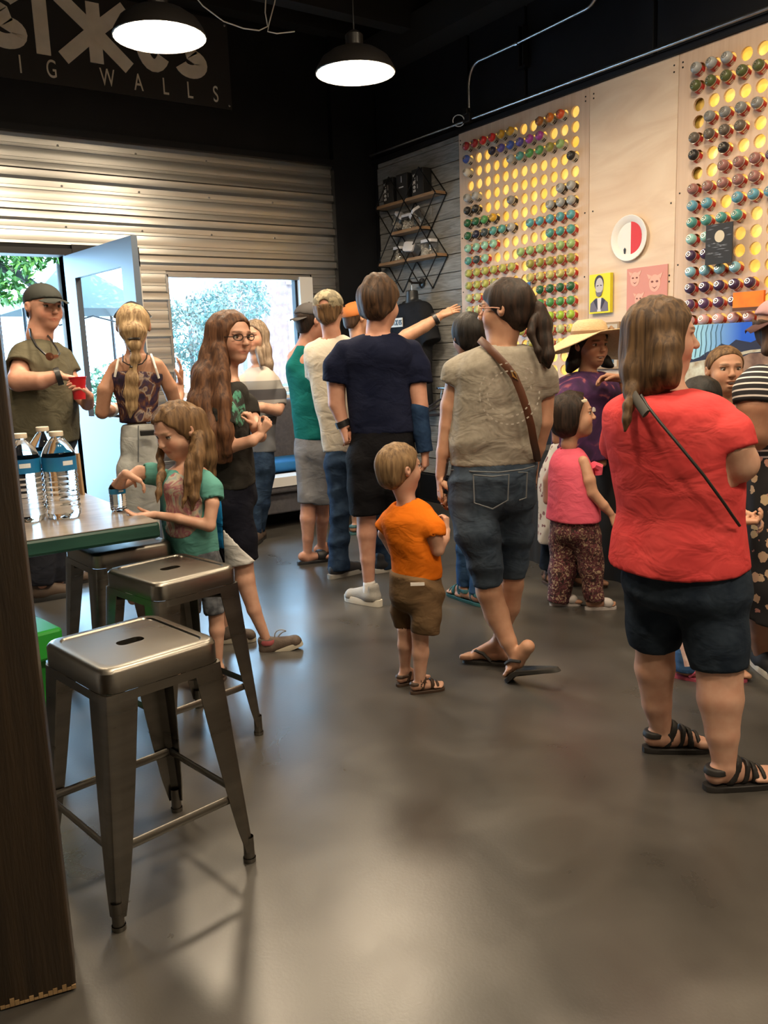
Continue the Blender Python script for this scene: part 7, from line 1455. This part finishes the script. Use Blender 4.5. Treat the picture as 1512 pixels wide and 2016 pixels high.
# ---- girl in pink
p = Pose(1130, 1195, 'person', 'child in pink tank top and dark floral trousers looking up', skin='warm')
p.head(1131, 820, 86, 80, 8, child=1, eyes=True, brow=(.05, .03, .02)); p.neck(1120, 874, 0, 14); p.body.loft(p.secs([(1040, 1090, 1170), (980, 1090, 1166), (930, 1092, 1156), (905, 1096, 1150), (890, 1108, 1138)], 68, .74), .03)
p.arm([(1148, 902, -.09, 14.5), (1160, 945, -.11, 12), (1166, 970, -.11, 11), (1188, 995, -.10, 9.5), (1202, 1011, -.09, 7)], 1, dict(n=-p.s * .5 + p.n * .6, L=.115, curl=.35, d=p.s * .45 + NW([0, 0, -.9]))); p.arm([(1094, 905, .08, 13), (1080, 945, .12, 11), (1078, 985, .14, 9)])
p.leg([(1112, 1050, .03, 22), (1108, 1120, .03, 14), (1100, 1180, .03, 9)]); p.leg([(1152, 1050, -.03, 22), (1164, 1120, -.03, 14), (1170, 1178, -.03, 9)])
shirt(p, cloth('tank_pink', (.60, .085, .135), (.66, .11, .165)), [(1022, 1080, 1179), (975, 1082, 1172), (935, 1083, 1165), (908, 1087, 1158), (890, 1096, 1148), (880, 1104, 1140)], 68, q=.82, amp=.004, name='tank_top', seed=6, h=.008, top=.02, neck=1.1, ease=.004)
p.mb('pink_ruffle', MB().tube([p.P(1168, 915, -.03), p.P(1177, 920, .0), p.P(1178, 935, .0)], [.02, .03, .02], 8), cloth('ruffle_pink', (.66, .10, .16)))
pants(p, tiedye('floral_small', [(.30, (.02, .010, .010)), (.44, (.05, .022, .018)), (.50, (.20, .04, .07)), (.56, (.08, .045, .025)), (.62, (.42, .30, .20)), (.72, (.55, .42, .28))], 48), [(1060, 1082, 1180), (1012, 1085, 1174)], 68, [[(1112, 1060, .03, 31), (1108, 1120, .03, 26), (1099, 1185, .03, 22)], [(1154, 1060, -.03, 31), (1164, 1120, -.03, 23), (1170, 1182, -.03, 20)]], q=.85, amp=.006, fz=26, name='trousers', h=.008)
hs_ = hairshape(p, .065, (0, .90, -.44), .03, -.42); hs_.ell(p.T(0, -.2, -.12), NW([.36, .30, .30]) * p.hd[1], p.hd[2], .05); hs_.disp(strands(.003, 120, 4)); p.add('hair', hs_, .005, H_['dbrown']); p.mb('hair_clip', MB().box(p.T(.30, .20, .33), (.02, .03, .015), p.hd[2]), M('clip_cream', (.7, .62, .45), .4), bevel=.003)
WS = M('slide_white', (.50, .46, .44), .6)
for a, sd_, ph in ((p.P(1100, 1184, .03), -1, 82), (p.P(1170, 1184, -.03), 1, 75)):
    Q = p.bare(a, ph, .175, sd_, 0, .062); so = p.sole(Q, .175, .17, .1, -.09, -.24, .62, WS, 'slide_sole'); S = Shape().cone(Q(-.05, .40, .10), Q(.05, .42, .10), .025, .025, .02); S.cone(Q(0, .22, .13), Q(0, .42, .09), .026, .024, .02); S.cut(Q(0, 0, 0), NW([0, 0, -1])); S.cut(Q(0, .27, 0), -p.dir(ph)); p.add('slide_strap', S, .0045, WS, parent=so)
p.finish(.008)

# ---- woman in the red top
p = Pose(1370, 1510, 'person', 'person in coral red t-shirt and dark denim shorts, camera strap across the back', skin='fair')
p.head(1306, 668, 138, 70, 0); p.neck(1303, 762, 0, 36); p.body.loft(p.secs([(1140, 1240, 1450), (1040, 1232, 1440), (940, 1225, 1438), (850, 1215, 1430), (800, 1222, 1415), (772, 1250, 1380)], 35, .74), .04)
p.arm([(1410, 815, -.06, 38), (1440, 875, -.10, 36), (1456, 912, -.08, 34), (1430, 945, .10, 27), (1400, 930, .25, 20)]); p.arm([(1230, 815, .06, 38), (1225, 880, .16, 33), (1260, 930, .3, 24)])
p.leg([(1292, 1170, .04, 50), (1290, 1262, .06, 37), (1289, 1315, .07, 38), (1293, 1385, .08, 28), (1303, 1445, .09, 19)]); p.leg([(1400, 1170, -.04, 56), (1416, 1310, -.07, 43), (1418, 1375, -.09, 42.5), (1422, 1445, -.11, 31), (1426, 1505, -.12, 22)])
zr = p.P(1340, 1132, -.15)[2]; cxr = p.P(1320, 1132, 0)
def hemr(X, Y, Z):
    q = (X - cxr[0]) * p.s[0] + (Y - cxr[1]) * p.s[1]; return (zr - .014 + .10 * np.maximum(q, 0) ** 1.3 + .035 * np.maximum(-q - .1, 0)) - Z
shirt(p, cloth('tee_coral', (.56, .050, .052), (.62, .065, .064), sc=12), [(1165, 1206, 1463), (1110, 1208, 1462), (1060, 1212, 1456), (1012, 1222, 1450), (950, 1214, 1450), (880, 1204, 1448), (830, 1199, 1440), (795, 1208, 1424), (770, 1240, 1388), (756, 1272, 1345)], 35, [[(1408, 818, -.06, 44), (1432, 855, -.09, 46), (1446, 892, -.10, 46)], [(1232, 818, .06, 44), (1226, 880, .16, 42)]], q=.78, amp=.007, fz=11, fx=6, seed=11, capfn=hemr, top=.06)
pants(p, cloth('denim_short_dark', (.012, .019, .032), (.026, .038, .056), sc=14), [(1190, 1232, 1466), (1150, 1233, 1464), (1100, 1240, 1456)], 35, [[(1292, 1185, .04, 62), (1290, 1230, .05, 54), (1289, 1266, .06, 50)], [(1402, 1185, -.04, 68), (1410, 1260, -.06, 58), (1416, 1314, -.07, 54)]], q=.82, amp=.004, name='denim_shorts', fz=26)
S1 = Shape().chain(p.pts([(1289, 1258, .06, 51.5), (1289, 1267, .06, 50.5)]), .01, True); 
BL = M('strap_black', (.012, .011, .010), .6); cs_ = ribbon_on(p, [p.P(*q) for q in ((1262, 778, -.14), (1275, 800, -.185), (1300, 832, -.225), (1340, 880, -.245), (1385, 935, -.245), (1425, 990, -.215), (1444, 1018, -.18), (1456, 1035, -.13))], .009, BL, 'camera_strap', .004); ribbon_on(p, [p.P(*q) for q in ((1232, 760, -.03), (1243, 772, -.11), (1255, 790, -.155), (1272, 815, -.20))], .030, M('strap_pad', (.035, .030, .024), .7), 'strap_pad', .006, cs_)
A = hairshape(p, .035, (0, .86, -.50), .10, -.36)
chainpx(p, A, [(1290, 650, 0, 52), (1278, 700, -.01, 48), (1275, 735, -.04, 40), (1290, 752, -.06, 30)], .04); chainpx(p, A, [(1255, 680, -.03, 24), (1246, 730, -.06, 20), (1244, 770, -.10, 12), (1238, 800, -.14, 9), (1234, 825, -.16, 6), (1230, 848, -.165, 1.5)], .02); chainpx(p, A, [(1310, 690, -.08, 30), (1312, 732, -.10, 24), (1318, 750, -.10, 14)], .03)
A.disp(strands(.0032, 150, 9, .5)); p.add('hair', A, .005, H_['lbrown'])
for a, sd_, ph in ((p.P(1304, 1450, .09), -1, 70), (p.P(1427, 1510, -.12), 1, 62)): Q = p.bare(a, ph, .245, sd_, 0, .078); sandal(p, Q, .245, M('sandal_black', (.014, .012, .011), .6), sd_, straps=((.06, .35, .09), (.24, .2, .07), (.36, .0, .075), (.47, -.1, .06)))
p.finish()

# ---- smiling girl, dark-haired child, striped woman at the right edge
p = Pose(1425, 1235, 'person', 'smiling child with brown hair tied back, face between coral top and striped sleeve', skin='warm')
p.head(1428, 731, 86, 160, 4, eyes=True, mouth='open', child=1, brow=(.14, .08, .05)); p.neck(1428, 802, 0, 15); p.body.loft(p.secs([(1000, 1388, 1470), (900, 1385, 1470), (830, 1380, 1475), (810, 1400, 1455)], 165, .72), .03)
shirt(p, cloth('tee_pink', (.55, .12, .16)), [(1000, 1385, 1472), (900, 1383, 1473), (835, 1378, 1478), (812, 1400, 1455)], 165, seed=2); pants(p, MT['denim_dark'], [(1040, 1385, 1472), (980, 1388, 1470)], 165, [[(1408, 1030, 0, 22), (1408, 1200, 0, 15)], [(1446, 1030, 0, 22), (1448, 1200, 0, 15)]], name='jeans'); p.arm([(1382, 840, 0, 15), (1376, 900, 0, 12), (1390, 950, -.1, 9)]); p.arm([(1474, 840, 0, 15), (1480, 900, 0, 12), (1468, 950, -.1, 9)])
p.leg([(1408, 1000, 0, 16), (1408, 1210, 0, 8)]); p.leg([(1446, 1000, 0, 16), (1448, 1210, 0, 8)]); p.shoe(p.P(1408, 1208, 0), 170, .21, SN, SP, 0, .07, name='sneaker'); p.shoe(p.P(1448, 1208, 0), 170, .21, SN, SP, 0, .07, name='sneaker')
hs_ = hairshape(p, .022, (0, .72, -.69), -.01, -.3); hs_.disp(strands(.0015, 140, 4)); p.add('hair', hs_, .0055, H_['dblonde']); p.finish(.0085)

p = Pose(1350, 1335, 'person', 'dark-haired child in jeans and pink flip-flops hidden behind the coral top', skin='warm')
p.head(1380, 796, 90, 175, -8, child=1, brow=(.04, .025, .015)); p.neck(1385, 852, .02, 15); p.body.loft(p.secs([(1080, 1350, 1430), (980, 1348, 1430), (890, 1345, 1432), (868, 1362, 1410)], 165, .74), .03)
p.arm([(1430, 895, -.02, 16), (1445, 950, -.05, 13), (1452, 1000, -.10, 11), (1462, 1010, -.15, 8.5)], -1, dict(n=NW([0, 0, -.3]) - p.s * .4 - p.n * .3, L=.125, curl=.7, d=p.s * .7 + NW([0, 0, -.35]) - p.n * .2)); p.arm([(1345, 895, .0, 16), (1340, 960, -.05, 13), (1400, 1010, -.2, 10), (1452, 1028, -.22, 8)], 1, dict(n=NW([0, 0, .6]) + p.s * .1, L=.125, curl=.8, d=p.s * .9 + NW([0, 0, .1]), side=-1))
shirt(p, cloth('tee_floral_child', (.30, .22, .20)), [(1090, 1345, 1434), (980, 1346, 1432), (900, 1343, 1434), (872, 1360, 1412)], 165, [[(1430, 897, -.02, 19), (1440, 935, -.04, 18)]], seed=2, name='top'); pants(p, MT['denim_mid'], [(1110, 1345, 1432), (1070, 1346, 1430)], 165, [[(1372, 1110, .0, 30), (1355, 1230, 0, 24), (1348, 1318, 0, 25)], [(1415, 1110, .0, 30), (1425, 1230, .1, 22), (1428, 1300, .12, 22)]], name='jeans')
p.leg([(1372, 1080, 0, 20), (1350, 1312, 0, 8.5)]); p.leg([(1415, 1080, 0, 20), (1428, 1300, .12, 8.5)]); hs_ = hairshape(p, .05, (0, .80, -.60), .09, -.45); hs_.disp(strands(.003, 120, 2)); p.add('hair', hs_, .006, H_['dark'])
FP = M('flipflop_pink', (.42, .07, .12), .6)
for a, sd_, q in ((p.P(1350, 1316, 0), -1, 100), (p.P(1428, 1302, .12), 1, 150)): p.fs = sd_; Q = p.bare(a, q, .20, sd_, 0, .066); flipflop(p, Q, .20, FP)
ribbon_on(p, [p.P(1338, 1262, -.10), p.P(1346, 1278, -.105), p.P(1352, 1300, -.11), p.P(1354, 1312, -.11)], .026, M('scarf_pink', (.55, .33, .30), .8, col2=(.7, .55, .5), scale=40), 'hanging_scarf'); p.finish(.0085)

p = Pose(1532, 1322, 'person', 'person in black and white striped top and dark floral skirt at the right edge', skin='tan')
p.head(1548, 645, 102, 70); p.neck(1540, 705, 0, 20); p.body.loft(p.secs([(900, 1490, 1590), (800, 1490, 1590), (750, 1496, 1585), (722, 1510, 1570)], 62, .74), .03)
p.arm([(1492, 745, -.13, 32), (1486, 800, -.16, 30), (1484, 850, -.15, 28), (1510, 868, -.08, 24), (1556, 858, .0, 18)]); p.leg([(1500, 1120, 0, 34), (1496, 1220, 0, 24), (1497, 1250, 0, 22), (1500, 1296, 0, 13)]); p.leg([(1560, 1120, .05, 34), (1565, 1220, .05, 24), (1568, 1296, .05, 13)])
def stripes(name):
    m, N, L, P = new_mat(name); tc = N.new('ShaderNodeTexCoord'); sp = N.new('ShaderNodeSeparateXYZ'); L.new(tc.outputs['Object'], sp.inputs[0]); mp = N.new('ShaderNodeVectorMath'); mp.operation = 'DOT_PRODUCT'; mp.inputs[1].default_value = (.22, .1, 1); L.new(tc.outputs['Object'], mp.inputs[0])
    a = N.new('ShaderNodeMath'); a.operation = 'MULTIPLY'; a.inputs[1].default_value = 40.; L.new(mp.outputs['Value'], a.inputs[0]); f = N.new('ShaderNodeMath'); f.operation = 'FRACT'; L.new(a.outputs[0], f.inputs[0]); g = N.new('ShaderNodeMath'); g.operation = 'GREATER_THAN'; g.inputs[1].default_value = .72; L.new(f.outputs[0], g.inputs[0])
    mx = N.new('ShaderNodeMix'); mx.data_type = 'RGBA'; mx.inputs['A'].default_value = (.012, .011, .014, 1); mx.inputs['B'].default_value = (.62, .58, .55, 1); L.new(g.outputs[0], mx.inputs['Factor']); L.new(mx.outputs['Result'], P.inputs['Base Color']); P.inputs['Roughness'].default_value = .9; return m
shirt(p, stripes('striped_jersey'), [(900, 1474, 1605), (800, 1472, 1605), (760, 1474, 1602), (735, 1486, 1595), (712, 1510, 1575)], 62, [[(1496, 742, -.12, 36), (1488, 770, -.145, 38), (1486, 796, -.16, 38)]], q=.85, amp=.003, seed=2)
shirt(p, floral('skirt_floral', (.010, .009, .011), (.40, .17, .15), 17, .36, (.52, .40, .24)), [(1205, 1452, 1640), (1100, 1455, 1625), (1000, 1462, 1612), (920, 1468, 1605), (880, 1475, 1600)], 62, q=.9, neck=None, name='skirt', amp=.006, fz=5, fx=16, seed=4)
p.shoe(p.P(1500, 1300, 0), 150, .25, M('slipon_black', (.012, .012, .013), .7), SW, 0, .08, name='slip_on_shoe'); p.shoe(p.P(1568, 1300, .05), 150, .25, M('slipon_black2', (.012, .012, .013), .7), SW, 0, .08, name='slip_on_shoe')
cap_hat(p, M('cap_pink', (.42, .24, .24), .8), -1, M('brim_maroon', (.06, .018, .016), .8), tilt=-.15); hs_ = hairshape(p, .04, (0, .80, -.60), .03, -.40, top=.1); chainpx(p, hs_, [(1520, 660, -.05, 16), (1512, 690, -.08, 12)], .02); hs_.disp(strands(.003, 120, 2)); p.add('hair', hs_, .007, H_['brown'])
p.finish()

# ---- mannequin torso with the black tee
MY = 6.29
mn = tag(empty('mannequin_torso', (4.74, MY, .92)), 'black mannequin torso wearing a black t-shirt on the plank wall', 'mannequin')
S = Shape(); an = math.pi / 2
S.loft([(.93, 4.745, MY, .215, .115, an), (1.15, 4.745, MY, .205, .115, an), (1.55, 4.745, MY, .215, .125, an), (1.74, 4.745, MY, .225, .12, an), (1.85, 4.745, MY, .17, .10, an)], .02, 2.4, .05)
for sg_ in (-1, 1): S.cone((4.745, MY + sg_ * .17, 1.77), (4.75, MY + sg_ * .27, 1.49), .075, .085, .04, True)
S.disp(folds(.006, 3, 9, 12)); F = S.field(.009); V, Q = F.mesh(); V = relax(V, Q, 1); link('tee', to_mesh('tee', V - NW(mn.location), Q), cloth('tee_black', (.010, .011, .014)), mn)
S = Shape().cone((4.745, MY, 1.81), (4.745, MY, 1.955), .062, .055, .02, True); S.cone((4.745, MY - .10, 1.82), (4.745, MY + .10, 1.82), .05, .05, .03); F = S.field(.008); V, Q = F.mesh(); link('neck_form', to_mesh('neck_form', V - NW(mn.location), Q), M('mannequin_black', (.02, .022, .026), .35), mn)
part(mn, 'hanging_rod', MB().tube([(4.745, MY, 1.945), (4.745, MY, 2.0), (4.765, MY + .05, 2.03)], .005, 6), MT['steel'])
LZ2 = float(onx(806, 634, 4.61)[2]) - .035
lg = part(mn, 'chest_logo', MB().span((4.609, MY - .02, LZ2), (4.617, MY + .16, LZ2 + .08)), MT['offwhite'])
for k, (ch, y_) in enumerate(zip('SIZeS', (.145, .105, .085, .035, .012))):
    wd_ = {'S': .03, 'I': .012, 'Z': .045, 'e': .03}[ch]; me = glyph(ch, 0, 0, wd_, .045, .009, 0, .002).mesh('logo_letter'); me.transform(Matrix(((0, 1, 0, 4.608), (-1, 0, 0, MY + y_), (0, 0, 1, LZ2 + .017), (0, 0, 0, 1)))); o = link('logo_letter', me, MT['blackplastic'], mn); o.matrix_parent_inverse = Matrix.Translation(-mn.location)
